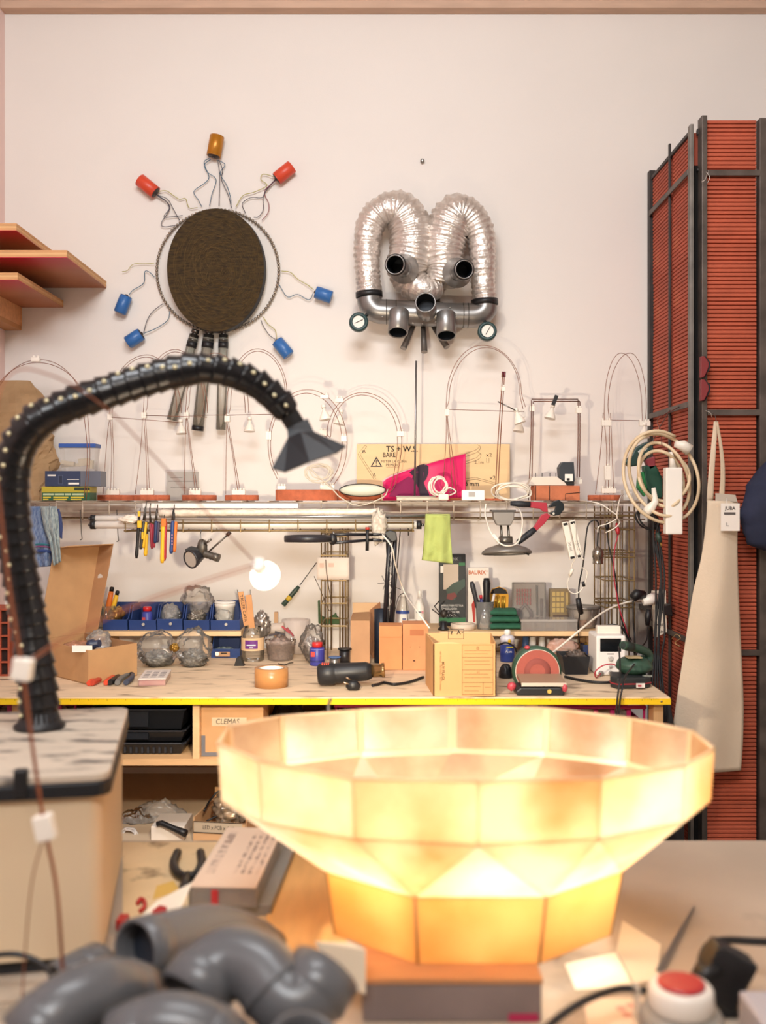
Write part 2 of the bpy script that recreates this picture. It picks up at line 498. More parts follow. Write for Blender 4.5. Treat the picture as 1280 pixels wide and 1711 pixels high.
FR = mat('#5d544e', 0.5, 0.55, var=0.25, vscale=14, bump=0.15)
FRD = mat('#3c3735', 0.55, 0.5, var=0.25, vscale=14, bump=0.15)
def bar(x0, x1, y0, y1, z0, z1, m=FR, nm='frame_bar_or_shade_plate'): cab.part(nm, MB().box(x0, x1, y0, y1, z0, z1), m, bevel=0.0012)
bar(X(1171, DC), xs0-0.0005, DC-0.012, DC+0.03, 0, ztop_f+0.004)                    # front left stile
bar(xs1+0.006, xs1+0.0265, DC-0.012, DC+0.02, 0, ztop_f-0.004)
for z in (zb1, zb2, zb3):
    bar(xs0, xs1+0.0055, DC-0.016, DC-0.0035, z-0.009, z+0.009)
    bar(xs1+0.027, xs1+0.31, DC-0.016, DC-0.0035, z-0.009, z+0.009)
cab.part('frame_bar_or_shade_plate', MB().box(XC-0.0008, XC+0.026, 3.1125, 3.1168, 0, ztop_s-0.12), mat('#100c0b', 0.9))  # black plate added over the tile ends to stand in for the gap's shade
bar(xs1+0.3105, xs1+0.33, DC-0.012, DC+0.03, 0, ztop_f+0.004)
bar(XC-0.012, XC-0.001, 3.085, 3.112, 0, ztop_s, mat('#77716b', 0.5, 0.55, var=0.25, vscale=14, bump=0.15))   # side front stile
bar(XC-0.010, XC+0.012, 3.565, 3.595, 0, Z(285, 3.57), FRD)                          # stile at the wall
bar(XC-0.008, XC-0.0015, 3.327, 3.341, 0, Z(240, 3.33), FRD)                        # middle stile
for z in (zb1+0.02, zb2+0.03, zb3+0.03):
    bar(XC-0.014, XC-0.009, 3.113, 3.564, z-0.009, z+0.009, FR)
bar(XC-0.006, XC+0.006, 3.113, 3.6-0.003, ztop_s-0.02, ztop_s-0.008, FRD, 'top_bar')
bar(XC+0.017, xs0-0.02, 3.09, 3.105, ztop_s-0.03, ztop_s-0.012, FRD, 'top_bar')
bar(XC+0.017, xs0-0.02, 3.09, 3.105, Z(283, 3.09)-0.004, Z(283, 3.09)+0.004, FRD, 'top_bar')
cab.part('gap_shade_board', MB().box(XC+0.03, XC+0.04, 3.2, 3.55, 0.0, EYE+0.95), mat('#140d0c', 0.9))  # near-black colour puts the shade of the cabinet gap into this board
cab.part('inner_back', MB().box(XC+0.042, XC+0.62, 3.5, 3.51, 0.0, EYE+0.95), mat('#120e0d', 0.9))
HND = mat('#7d2a2c', 0.45)
for (yt, yb_) in ((595, 631), (634, 670)):
    pl = [P(1171, yt, 3.04), P(1178, yt, 3.04), P(1186, yt+10, 3.04), P(1186, yt+19, 3.04), P(1177, yb_-1, 3.04), P(1171, yb_, 3.04)]
    h = cab.part('handle', MB().prism(pl, (0, 0.017, 0)), HND, label='dark red half hexagon handle', bevel=0.002)
    cab.part('handle_edge', MB().prism([P(1178, yt-0.5, 3.038), P(1187, yt+9.5, 3.038), P(1187, yt+20, 3.038), P(1177.5, yb_, 3.038), P(1179.5, yb_-1, 3.038), P(1184.5, yt+18, 3.038), P(1184.5, yt+10.5, 3.038)], (0, 0.018, 0)), BLACK, parent=h)
TWM = mat('#c9bfb4', 0.5, 0.5)
for (a, b, c) in (((1180, 287), (1186, 296), (1182, 306)), ((1183, 288), (1178, 300), (1172, 304)), ((1179, 686), (1187, 690), (1190, 698))):
    cab.part('tie_wire', MB().wire([P(*a, 3.045), P(*b, 3.04), P(*c, 3.045)], 0.0009, 5), TWM)

# ------------------------------------------------------------------ sun sculpture on the wall
sun = Thing('sun_sculpture', 'brown fibre sun disc with ring of beads and coloured capacitor rays on wall', 'wall sculpture', P(360, 555, D-0.03))
dc = P(360, 451, 3.54); rx, rz = S(81.5, 3.52), S(103.5, 3.52)
COIR = mat('#2e2210', 0.85, col2='#54401f', vscale=26, stretch=(1.5, 1, 6), bump=1.0, bscale=120)
def disc_pt(a, k):
    return Vector((dc.x + rx*k*math.cos(a)*(1+0.025*math.sin(a)), 0, dc.z + rz*k*math.sin(a)))
mb = MB()
NA, NK = 72, 14
vs = [Vector((dc.x, dc.y-0.012, dc.z))]; fs = []
for k in range(1, NK+1):
    q = k/NK
    for i in range(NA):
        a = 2*math.pi*i/NA
        v = disc_pt(a, q)
        v.y = dc.y - 0.012*(1-q*q) - 0.0018*noise.noise(Vector((v.x*60, v.z*60, 0)))
        vs.append(v)
for i in range(NA): fs.append((0, 1+i, 1+(i+1) % NA))
for k in range(NK-1):
    for i in range(NA):
        a, b = 1+k*NA+i, 1+k*NA+(i+1) % NA
        fs.append((a, a+NA, b+NA, b))
mb.add(vs, fs, True)
disc = sun.part('fibre_disc', mb, COIR)
fb = MB(); rn = random.Random(3)
for i in range(240):       # loose fibres laid round the disc
    a0 = rn.uniform(0, 6.28); k0 = rn.uniform(0.1, 0.93); da = rn.uniform(0.25, 0.9)
    w = rn.uniform(-0.12, 0.12)
    pts = []
    for j in range(5):
        t = j/4; kk = min(0.97, abs(k0 + w*t)); v = disc_pt(a0+da*t, kk); v.y = dc.y - 0.012*(1-kk*kk) - 0.0016; pts.append(v)
    fb.sweep(pts, 0.00045, 3, False)
sun.part('loose_fibres', fb, mat('#6f5630', 0.8), parent=disc, kind='stuff')
mb = MB()
out = [disc_pt(2*math.pi*i/NA, 1.0) for i in range(NA)]
vs = [Vector((v.x, dc.y+0.0006, v.z)) for v in out] + [Vector((dc.x+(v.x-dc.x)*1.012+0.003, dc.y+0.03, dc.z+(v.z-dc.z)*1.006)) for v in out]
mb.add(vs, [(i, (i+1) % NA, NA+(i+1) % NA, NA+i) for i in range(NA)] + [list(range(NA, 2*NA))], True)
sun.part('disc_rim', mb, BLACKM)
sun.part('stand_off', MB().cyl((dc.x, dc.y+0.0305, dc.z), (dc.x, D-0.0005, dc.z), 0.05), BLACKM)
bc = P(364, 452.5, D-0.012); br = S(102, D-0.012)
mb = MB(); NBD = 104
for i in range(NBD):
    a = 2*math.pi*i/NBD
    mb.ball(bc + Vector((br*math.cos(a), 0, br*math.sin(a))), 0.0058, nu=8, nv=6)
sun.part('bead_chain', mb, mat('#9b8f80', 0.3, 0.75), kind='stuff')
mb = MB()
mb.sweep([bc + Vector((br*math.cos(2*math.pi*i/60), 0.004, br*math.sin(2*math.pi*i/60))) for i in range(60)], 0.0012, 5, closed=True)
sun.part('ring_wire', mb, STEEL)
CAPC = {'gold': mat('#b8791f', 0.35, 0.4), 'red': mat('#d2472c', 0.4), 'blue': mat('#2f67a8', 0.35)}
WG, WB, WD = mat('#a9a049', 0.6), mat('#33617a', 0.6), mat('#4a4650', 0.6)
def capacitor(tip, tail, r, c, leads):
    d = D - 0.03
    a, b = P(*tip, d), P(*tail, d); ax = b - a; L_ = ax.length; rr = S(r, d)
    o = sun.part('capacitor', MB().lathe(a, ax, [(rr*0.9, 0), (rr, 0.002), (rr, L_-0.004), (rr*0.93, L_-0.003), (rr*0.93, L_-0.001), (rr, L_)], 20), CAPC[c], label='%s capacitor' % ('gold' if c == 'gold' else c))
    sun.part('terminal_end', MB().lathe(b + ax.normalized()*0.0002, ax, [(rr*0.85, 0), (rr*0.85, 0.001), (rr*0.25, 0.0012), (rr*0.25, 0.006)], 16), mat('#3b3230', 0.5), parent=o)
    sun.part('clip', MB().box(a.x+ax.x*0.5-0.006, a.x+ax.x*0.5+0.006, d+0.004, D-0.0005, a.z+ax.z*0.5-0.006, a.z+ax.z*0.5+0.006), STEEL, parent=o)
    for pts, m in leads:
        sun.part('lead_wire', MB().wire([P(x, y, D-0.014 - 0.006*(k == 0)) for k, (x, y) in enumerate(pts)], 0.0014, 5), m, parent=o)
capacitor((363, 227), (357, 261), 12, 'gold', [
    ([(350, 264), (341, 272), (349, 295), (342, 306), (324, 320), (332, 335), (337, 345)], WB),
    ([(352, 266), (342, 275), (347, 288), (361, 300), (354, 325), (350, 344)], WB),
    ([(362, 267), (376, 275), (368, 290), (379, 310), (385, 330), (386, 346)], WB),
    ([(366, 267), (372, 285), (370, 300), (381, 325), (387, 348)], WD), ([(364, 268), (367, 295), (366, 344)], WD)])
capacitor((233, 300), (260, 322), 11, 'red', [
    ([(263, 320), (278, 319), (290, 327), (300, 333), (310, 332), (316, 347), (330, 347)], WG),
    ([(262, 326), (276, 335), (283, 348), (274, 362), (290, 362), (305, 360)], WD),
    ([(263, 326), (280, 333), (290, 350), (300, 368)], WD),
    ([(262, 326), (284, 345), (270, 372), (275, 379), (296, 376)], WD)])
capacitor((488, 278), (462, 299), 11, 'red', [
    ([(460, 296), (440, 291), (436, 300), (446, 310), (425, 321), (406, 327), (394, 346)], WG),
    ([(460, 300), (447, 314), (438, 330), (420, 330), (405, 340), (410, 356)], WD),
    ([(461, 301), (442, 320), (449, 340), (448, 355), (438, 368)], mat('#8a3b42', 0.6)),
    ([(461, 300), (441, 325), (440, 350), (432, 362), (424, 363)], WD)])
capacitor((200, 523), (211, 495), 10.5, 'blue', [
    ([(216, 492), (222, 485), (240, 473), (242, 454), (250, 455), (258, 463)], WB)])
sun.part('loose_wire', MB().wire([P(x, y, D-0.014) for x, y in ((204, 454), (213, 452), (222, 442), (240, 440), (258, 441))], 0.0011, 5), WG)
capacitor((213, 573), (236, 558), 11, 'blue', [
    ([(240, 556), (246, 535), (256, 520), (273, 507)], WD), ([(240, 557), (262, 548), (280, 535), (284, 520)], WB)])
capacitor((554, 497), (528, 488), 10.5, 'blue', [
    ([(524, 484), (515, 477), (497, 466), (485, 455), (470, 453)], WG), ([(524, 489), (516, 501), (497, 492), (480, 496), (466, 475)], WB)])
capacitor((483, 594), (463, 570), 10.5, 'blue', [
    ([(462, 566), (460, 552), (448, 542), (440, 530)], WG), ([(460, 567), (450, 560), (440, 545), (436, 535)], WD)])
# three glass tubes hanging under the disc
GL = film('#cfc9b8', 0.30, 0.05, 0.3)
for (x0, x1, y1, r) in ((327, 287, 702, 8.5), (350, 331, 712, 9.5), (374, 369, 718, 8)):
    d = D - 0.035
    a = P(x0, 551, d); b = P(x1, y1, d); dr = (b-a).normalized(); rr = S(r, d)
    o = sun.part('glass_tube', MB().cyl(a + dr*0.03, b, rr, n=18), GL, label='clear glass tube with metal cap')
    sun.part('tube_cap', MB().lathe(a, dr, [(rr*0.75, 0), (rr*0.8, 0.012), (rr*0.6, 0.013), (rr*0.6, 0.017), (rr*0.95, 0.018), (rr*0.95, 0.034), (rr, 0.0345), (rr, 0.044)], 18), mat('#5b5651', 0.25, 0.9), parent=o)
    sun.part('tube_sleeve', MB().cyl(a + dr*0.0445, a + dr*0.066, rr*1.04, n=18), BLACK, parent=o)
    sun.part('tube_core', MB().cyl(a + dr*0.067, a + dr*(0.15 if x0 != 350 else (b-a).length*0.9), rr*0.5, n=10), mat('#8f9c93' if x0 != 350 else '#9c8a75', 0.3, 0.5), parent=o)
    if x0 == 350: sun.part('tube_base', MB().cyl(b + dr*0.0003, b + dr*0.016, rr*1.05, n=18), BLACK, parent=o)
    sun.part('tube_hook', MB().cyl(a + dr*0.05 + Vector((0, rr, 0)), Vector(((a + dr*0.05).x, D-0.0005, (a + dr*0.05).z)), 0.004), STEEL, parent=o)

# ------------------------------------------------------------------ duct sculpture
owl = Thing('duct_sculpture', 'silver foil duct and grey pipe sculpture like a face on wall', 'wall sculpture', P(712, 585, D-0.05))
FOIL = mat('#dcd3cb', 0.36, 0.75, var=0.08, vscale=30, bump=1.0, bscale=75)
GALV = mat('#8e8c8a', 0.34, 0.75, var=0.1, vscale=12)
GALVD = mat('#1b2027', 0.5, 0.3)
def duct(pts, label):
    path = []; rads = []
    sp_ = spline([Vector((x, y, r)) for x, y, r, _ in pts], 14); dd = spline([Vector((d, 0, 0)) for *_, d in pts], 14)
    for q, d in zip(sp_, dd):
        path.append(P(q.x, q.y, d.x)); rads.append(S(q.z, d.x))
    seed = pts[0][0]
    def dsp(i, k):
        return 0.045*math.sin(i*1.9) + 0.11*noise.noise(Vector((math.cos(k*0.35)*2.2, math.sin(k*0.35)*2.2, i*0.45+seed))) + 0.05*noise.noise(Vector((math.cos(k*0.35)*6, math.sin(k*0.35)*6, i*0.9+seed)))
    mb = MB(); mb.sweep(path, rads, 18*1, True, disp=dsp)
    return owl.part('foil_duct', mb, FOIL, label=label)
DD = 3.5
duct([(617, 490, 20.5, DD), (614, 455, 21, DD), (613, 415, 22, DD), (619, 375, 24, DD), (640, 353, 26, DD), (668, 352, 32, DD), (686, 380, 36, DD), (689, 415, 38, DD), (683, 450, 36, DD), (692, 474, 28, DD), (712, 484, 22, DD-0.02), (732, 480, 17, DD)], 'crumpled silver foil duct on the left')
duct([(810, 504, 20, DD), (807, 470, 20, DD), (806, 430, 22, DD), (802, 390, 24, DD), (785, 362, 27, DD), (763, 357, 33, DD), (747, 385, 37, DD), (739, 420, 36, DD), (741, 450, 33, DD), (735, 474, 25, DD)], 'crumpled silver foil duct on the right')
# manifold
d = 3.5
mpath = spline([P(617, 497, d), P(619, 508, d), P(630, 519, d), P(650, 521, d), P(712, 525, d), P(775, 527, d), P(798, 526, d), P(809, 518, d), P(811, 509, d)], 8)
man = owl.part('manifold_pipe', MB().sweep(mpath, S(20.5, d), 26), GALV)
for (x, y) in ((645, 521), (661, 522), (773, 527), (781, 527)):
    owl.part('seam_ring', MB().cyl(P(x, y, d), P(x+1.5, y, d), S(20.9, d), n=26), mat('#66635f', 0.4, 0.8), parent=man)
for (x, y, dy) in ((617, 492, 4), (810, 505, 4)):
    owl.part('rubber_collar', MB().cyl(P(x-0.5, y-4, d), P(x, y+5, d), S(22.5, d), n=26), BLACK)
for (x, y) in ((639, 529), (668, 514), (752, 514), (690, 540), (706, 541), (728, 538), (762, 530)):
    owl.part('rivet', MB().ball(P(x, y, d-0.042), 0.0028, nu=8, nv=6), mat('#b9b5b0', 0.3, 0.8), parent=man)
def spout(base, tip, r, flange=None, db=3.45, dt=3.27, name='pipe_stub', lip=True, label=None):
    a, b = P(*base, db), P(*tip, dt); ax = (b-a); L_ = ax.length; rr = S(r, dt)
    o = owl.part(name, MB().lathe(a, ax, [(rr, 0), (rr, L_), (rr*0.88, L_+0.0005), (rr*0.86, L_*0.35)], 28, cap1=False, cap0=False), GALV, label=label)
    owl.part('pipe_inside', MB().lathe(a + ax*0.34, ax, [(rr*0.855, 0), (rr*0.855, 0.001)], 24), GALVD, parent=o)
    owl.part('pipe_lining', MB().lathe(a + ax*0.35, ax, [(rr*0.85, 0), (rr*0.85, L_*0.635)], 24, cap0=False, cap1=False), GALVD, parent=o)
    if lip: owl.part('black_seal', MB().lathe(a + ax*0.90, ax, [(rr*1.01, 0), (rr*1.10, 0.002), (rr*1.10, L_*0.07), (rr*1.01, L_*0.085)], 28, cap0=False, cap1=False), BLACK, parent=o)
    if flange:
        owl.part('flange', MB().lathe(a - ax.normalized()*0.004, ax, [(rr*1.02, 0.0), (S(flange, db), 0.004), (S(flange, db), 0.007), (rr*1.3, 0.03), (rr*1.02, 0.05)], 30, cap0=False, cap1=False), mat('#a09d9a', 0.4, 0.6), parent=o)
    return o
spout((675, 449), (660, 442), 16.5, 25, 3.44, 3.26, 'eye_pipe', label='left eye pipe pointing forward')
spout((764, 456), (776, 450), 15.8, 25, 3.44, 3.26, 'eye_pipe', label='right eye pipe pointing forward')
spout((713, 522), (711, 505), 17.5, None, 3.48, 3.37, 'mouth_pipe', lip=False)
spout((667, 522), (665, 556), 17, None, 3.465, 3.43, 'outlet_pipe', lip=False)
spout((745, 526), (746, 561), 16.5, None, 3.465, 3.43, 'outlet_pipe', lip=False)
for (a, b) in (((690, 545), (674, 582)), ((707, 545), (709, 588)), ((724, 545), (747, 580))):
    A, B_ = P(*a, 3.53), P(*b, 3.5)
    o = owl.part('thin_tube', MB().cyl(A, B_, 0.0085, 0.0115, n=14), mat('#57514d', 0.5, 0.3))
    owl.part('tube_rim', MB().cyl(B_, B_ + (B_-A).normalized()*0.0012, 0.0118, n=14), mat('#8d8782', 0.5), parent=o)
def gauge(cx, cy, ang, sx, sy):
    d = 3.43
    c = P(cx, cy, d); rr = S(16, d)
    ax = Vector((0.08 if cx < 700 else -0.05, -1, 0.0))
    o = owl.part('pressure_gauge', MB().lathe(c + Vector((0, 0.028, 0)), ax, [(rr*0.85, 0), (rr, 0.004), (rr, 0.026), (rr*0.9, 0.031), (rr*0.68, 0.031), (rr*0.66, 0.026)], 28, cap1=True), mat('#1f3c3d', 0.4), label='dark green pressure gauge')
    owl.part('dial', MB().lathe(c + ax.normalized()*-0.0018, ax, [(rr*0.64, 0), (rr*0.64, 0.001)], 24), mat('#e2dcd2', 0.4), parent=o)
    u = Vector((math.cos(ang), 0, math.sin(ang)))
    owl.part('needle', MB().cyl(c + Vector((0, -0.0005, 0)) - u*rr*0.4, c + Vector((0, -0.0005, 0)) + u*rr*0.55, 0.0011, n=6), INK, parent=o)
    owl.part('gauge_stem', MB().cyl(c + Vector((0, 0.015, 0)), P(sx, sy, 3.5), 0.006, n=12), mat('#3a3f3e', 0.4, 0.6), parent=o)
gauge(598.5, 537.5, R(25), 622, 518)
gauge(815, 553, R(60), 807, 524)
owl.part('wall_plate', MB().box(X(690, 3.58), X(735, 3.58), 3.57, D-0.0005, Z(530, 3.58), Z(500, 3.58)), mat('#55504c', 0.5, 0.5))
owl.part('bracket', MB().box(X(700, 3.55), X(722, 3.55), 3.52, 3.5695, Z(530, 3.55), Z(500, 3.55)), mat('#55504c', 0.5, 0.5))

# ------------------------------------------------------------------ wire shelf
ws = Thing('wire_shelf', 'long wire grid shelf running along the wall above the bench', 'shelf', (0, 3.45, ZB))
RW = 0.0026
DF, DK = 3.27, 3.575
zt = ZS - RW - 0.0046
XA, XZ = X(40, DF), X(1078, DF)
for (y, z, m) in ((DF, zt, WIREWHITE), (DK, zt, WIREWHITE), (DF, Z(856, DF), WIREWHITE), (DF, Z(868, DF), WIREWHITE), (DK, Z(868, DF), BRASSWIRE), (3.42, zt, WIREWHITE)):
    ws.part('rail', MB().cyl((XA, y, z), (XZ, y, z), RW, n=8), m)
n = 24
shared = {}
def shared_part(t, name, key, build, m, loc):
    """several alike pieces on one mesh"""
    if key not in shared:
        me = mesh_obj(name, build(), m, (0, 0, 0)); shared[key] = me.data; o = me
    else:
        o = bpy.data.objects.new(name, shared[key]); COL.objects.link(o)
    o.parent = t.o; o.location = Vector(loc) - t.loc
    return o
for i in range(n):
    x = XA + 0.02 + (XZ-XA-0.04)*i/(n-1)
    shared_part(ws, 'cross_wire', 'cw', lambda: MB().cyl((0, DF-0.002, 0), (0, DK+0.01, 0), RW*0.9, n=6), WIREWHITE, (x, 0, zt+RW*1.8))
    shared_part(ws, 'upright_wire', 'uw', lambda: MB().cyl((0, 0, 0), (0, 0, zt-Z(868, DF)), RW*0.8, n=6), WIREWHITE, (x, DF-RW*1.6, Z(868, DF)))
for x in (60, 300, 560, 800, 1040):
    ws.part('wall_bracket', MB().cyl(P(x, 868, DK), Vector((X(x, DK), D-0.0005, Z(868, DK))), 0.004, n=8), BRASSWIRE)
def lattice(xs, y0, d0, d1, rungs, m):
    for k, x in enumerate(xs):
        for dd in (d0, d1):
            ws.part('post_wire', MB().cyl((X(x, d0), dd, ZB+0.0005), (X(x, d0), dd, Z(y0, d0)), 0.0024, n=8), m)
    for y in rungs:
        z = Z(y, d0)
        ws.part('post_rung', MB().sweep([(X(xs[0], d0), d0-0.004, z), (X(xs[-1], d0), d0-0.004, z), (X(xs[-1], d0), d1+0.004, z), (X(xs[0], d0), d1+0.004, z)], 0.0027, 6, closed=True, smooth=False), m)
lattice((537, 548, 568, 578), 884, 3.34, 3.55, (890, 897, 928, 970, 1008, 1046), BRASSWIRE)
lattice((1011, 1022, 1036, 1051, 1060), 846, 3.38, 3.55, (862, 885, 923, 931, 970, 1008, 1015), BRASSWIRE)
# hanging tray that carries the tubes
tray = Thing('wire_tray', 'narrow brass wire tray hung under the shelf, full of tubes', 'tray', P(450, 888, 3.2))
DT0, DT1 = 3.17, 3.262
for (dd, y) in ((DT0, 874), (DT0, 887), (DT1, 887), (3.215, 887)):
    tray.part('rail', MB().cyl(P(207, 0, dd) * Vector((1, 1, 0)) + Vector((0, 0, Z(y, DT0))) if False else Vector((X(207, DT0), dd, Z(y, DT0))), Vector((X(692, DT0), dd, Z(y, DT0))), 0.0024, n=8), BRASSWIRE)
for i in range(11):
    x = X(210 + i*48, DT0)
    shared_part(tray, 'hoop', 'hoop', lambda: MB().sweep([(0, DT0-0.003, Z(868, DT0)), (0, DT0-0.003, Z(888.6, DT0)), (0, DT1+0.003, Z(888.6, DT0)), (0, DT1+0.003, Z(868, DT0))], 0.002, 6, smooth=False), BRASSWIRE, (x, 0, 0))
def tube_thing(name, label, cat, x0, y0, x1, y1, r, d, m, ends=None, endm=BLACK, group=None):
    a, b = P(x0, y0, d), P(x1, y1, d); ax = (b-a).normalized()
    t = Thing(name, label, cat, (a+b)/2 - Vector((0, 0, r)), group)
    t.part('tube', MB().cyl(a, b, r, n=16), m)
    if ends:
        for p_, sg in ((a, -1), (b, 1)):
            t.part('end_cap', MB().cyl(p_, p_ + ax*sg*ends, r*1.12, n=14), endm)
            t.part('pin', MB().cyl(p_ + ax*sg*ends, p_ + ax*sg*(ends+0.008), r*0.35, n=8), STEEL)
    return t
TUBEW = mat('#f1ece2', 0.25)
tube_thing('fluorescent_tube', 'lower white fluorescent tube with black end caps lying in the wire tray', 'tube', 160, 877, 696, 877, 0.0125, 3.195, TUBEW, 0.016)
tube_thing('fluorescent_tube', 'upper white fluorescent tube with its black cap beside the gloves', 'tube', 160, 866.5, 640, 866.5, 0.0105, 3.235, TUBEW, 0.016)
tube_thing('aluminium_rod', 'thin grey aluminium rod lying over the fluorescent tubes to the green cloth', 'rod', 330, 865, 742, 861, 0.0045, 3.20, mat('#a7a7a6', 0.3, 0.85))
tube_thing('aluminium_rod', 'short pale aluminium rod under the hanging pliers row', 'rod', 240, 867, 690, 868.5, 0.004, 3.176, mat('#cfc8bd', 0.35, 0.6))
solo('white_profile', 'slim white plastic profile strip lying just under the brick bases', 'strip', pb(238, 841, 498, 849, 3.21, 0.03), mat('#f0ebe3', 0.3), bevel=0.001)
def wrap_r(i, k): return 0.09*noise.noise(Vector((i*0.7, k*0.9, 1.3))) + 0.05*math.sin(i*1.1)
mb = MB().sweep([P(266 + (640-266)*i/60, 857.5 - 2*i/60, 3.215) for i in range(61)], 0.0115, 12, disp=wrap_r)
solo('wrapped_tube', 'tube in crumpled bubble wrap lying along the top of the tray', 'tube', mb, mat('#e3d3c0', 0.25, var=0.12, vscale=60, bump=0.6))
solo('bubble_wrap', 'crumpled piece of clear bubble wrap hanging off the tube end beside the lamp arm', 'wrap',
     lump(P(633, 880, 3.15), 0.024, 0.022, 0.05, 4, 0.35), film('#e8dccb', 0.55, 0.2, 0.3, 0.5))
solo('bubble_wrap', 'white strip of wrap folded over the left end of the tubes by pliers', 'wrap',
     lump(P(217, 868, 3.17), 0.032, 0.015, 0.013, 9, 0.3), mat('#e6d9c9', 0.4, bump=0.3))

# ------------------------------------------------------------------ wire lamps with brick bases
def brick_base(t, x0, x1, ytop, d, depth=0.075, zb=ZS):
    w = X(x1, d)-X(x0, d); cx = (X(x1, d)+X(x0, d))/2; h = Z(ytop, d)-zb
    out = []
    for i in range(36):
        a = 2*math.pi*i/36
        r = 1.0 - 0.10*abs(math.cos(2*a))**0.5 * 0 + 0.06*math.cos(4*a)
        out.append(Vector((cx + w/2*0.945*r*math.copysign(abs(math.cos(a))**0.72, math.cos(a)), d + depth/2 + depth/2*r*math.copysign(abs(math.sin(a))**0.72, math.sin(a))*(1-0.16*(abs(math.cos(a)) < 0.3)), zb)))
    return t.part('brick_base', MB().prism(out, (0, 0, h)), BRICK, label='small red brick base', bevel=0.0015)
PORC = mat('#f0e8dc', 0.35)
def terminal(t, x, y, d, w=22, h=9, n=4, parent=None):
    c = P(x, y, d); W = S(w, d); H = S(h, d)
    mb = MB().box(c.x-W/2, c.x+W/2, c.y-0.009, c.y+0.009, c.z-H/2, c.z+H/2)
    o = t.part('terminal_block', mb, PORC, parent=parent, bevel=0.001)
    for i in range(n):
        xx = c.x - W/2 + W*(i+0.5)/n
        mb = MB().lathe((xx, c.y, c.z+H/2), (0, 0, 1), [(W/n*0.36, 0), (W/n*0.36, 0.005), (W/n*0.25, 0.007)], 10)
        t.part('terminal_screw_tower', mb, PORC, parent=o)
    return o
def spot_bulb(t, x, y, d, ang=0, m=None, size=0.78):
    """halogen reflector bulb; (x, y) is the pin end, opening away along ang (0 = straight down)"""
    a = P(x, y, d); ax = Vector((math.sin(ang), -0.12, -math.cos(ang))).normalized(); s_ = size
    o = t.part('bulb', MB().lathe(a, ax, [(0.007*s_, 0), (0.008*s_, 0.012*s_), (0.013*s_, 0.02*s_), (0.021*s_, 0.036*s_), (0.025*s_, 0.048*s_), (0.025*s_, 0.052*s_)], 20, cap1=False), m or mat('#f0e7da', 0.3), label='small white reflector bulb')
    t.part('bulb_face', MB().lathe(a + ax*0.050*s_, ax, [(0.0245*s_, 0), (0.0245*s_, 0.001)], 20), mat('#cfc3b4', 0.2), parent=o)
    t.part('bulb_socket', MB().lathe(a, -ax, [(0.010*s_, 0.0003), (0.010*s_, 0.014*s_)], 12), PORC, parent=o)
    return o
def lamp(label, base, paths, blocks=(), bulbs=(), d=3.42, r=0.0011, cat='lamp', m=COPPER, depth=0.075, group='copper wire lamps on the wire shelf'):
    bx0 = (base[0]+base[1])/2 if base else paths[0][0][0]
    t = Thing('wire_lamp', label, cat, (X(bx0, d), d+0.03, ZS), group)
    dw = d + 0.035
    if base: brick_base(t, base[0], base[1], base[2], d, depth)
    for i, pth in enumerate(paths):
        pts = [P(x, y, dw + 0.012*((i % 3)-1)) for x, y in pth]
        t.part('copper_wire', MB().wire(pts, r, 6, 7 if len(pts) > 2 else 1), m)
    for (x, y, w, h, nn) in blocks: terminal(t, x, y, dw-0.004, w, h, nn)
    for (x, y, a) in bulbs: spot_bulb(t, x, y, dw-0.01, a)
    return t
def arch(x0, y0, xp, yp, x1, y1):
    out = []
    for i in range(13):
        a = math.pi*(1 - i/12)
        xx = xp + ((xp-x0) if a > math.pi/2 else (x1-xp))*math.cos(a)
        yb_ = y0 if a > math.pi/2 else y1
        out.append((xx, yb_ - (yb_-yp)*math.sin(a)))
    return out
lamp('wire arch lamp with white block on its crown, behind the black hose', None,
     [arch(-20, 700, 62, 606, 146, 690) + [(150, 760), (144, 836)], arch(-14, 700, 66, 601, 140, 690) + [(146, 760), (140, 836)]],
     [(60, 601, 14, 7, 2)], (), 3.30)
lamp('wire arch lamp on the leftmost brick base beside the green box', (158, 222, 827),
     [[(184, 826), (187, 760), (184, 698)] + arch(184, 680, 246, 593, 296, 690), [(190, 826), (190, 760), (187, 698)] + arch(189, 680, 244, 597, 303, 690)[:], [(172, 826), (180, 720), (185, 697)], [(185, 697), (300, 706)]],
     [(189, 823, 22, 8, 4), (184, 697, 8, 10, 1)], [(302, 706, 0.1)], 3.48)
lamp('wire arch lamp on the second brick base, behind the yellow cutter', (218, 280, 827),
     [[(246, 826), (244, 760), (240, 696)] + arch(240, 680, 293, 584, 342, 690), [(250, 826), (247, 760), (243, 696)] + arch(246, 680, 293, 588, 347, 690), [(226, 826), (236, 740), (238, 696)], [(240, 694), (346, 697)]],
     [(246, 823, 22, 8, 4), (241, 694, 8, 10, 1)], [], 3.40)
lamp('wire arch lamp standing in front of the grey notebook', (301, 359, 827),
     [[(327, 826), (319, 760), (311, 694)] + arch(311, 676, 360, 590, 410, 690), [(331, 826), (321, 760), (313, 694)] + arch(316, 676, 362, 594, 416, 690), [(308, 826), (309, 760), (311, 694)], [(311, 694), (416, 693)]],
     [(326, 823, 20, 8, 4), (312, 694, 8, 10, 1)], [(417, 702, 0.0)], 3.44)
lamp('wire arch lamp on the brick base left of the longest brick', (373, 430, 827),
     [[(398, 826), (389, 760), (379, 704)] + arch(379, 680, 430, 583, 480, 660) + [(484, 690)], [(402, 826), (391, 760), (382, 704)] + arch(385, 680, 430, 587, 477, 660) + [(480, 692)], [(377, 826), (378, 760), (379, 704)], [(379, 694), (460, 692)]],
     [(399, 823, 22, 8, 4), (380, 700, 9, 10, 1)], [], 3.36)
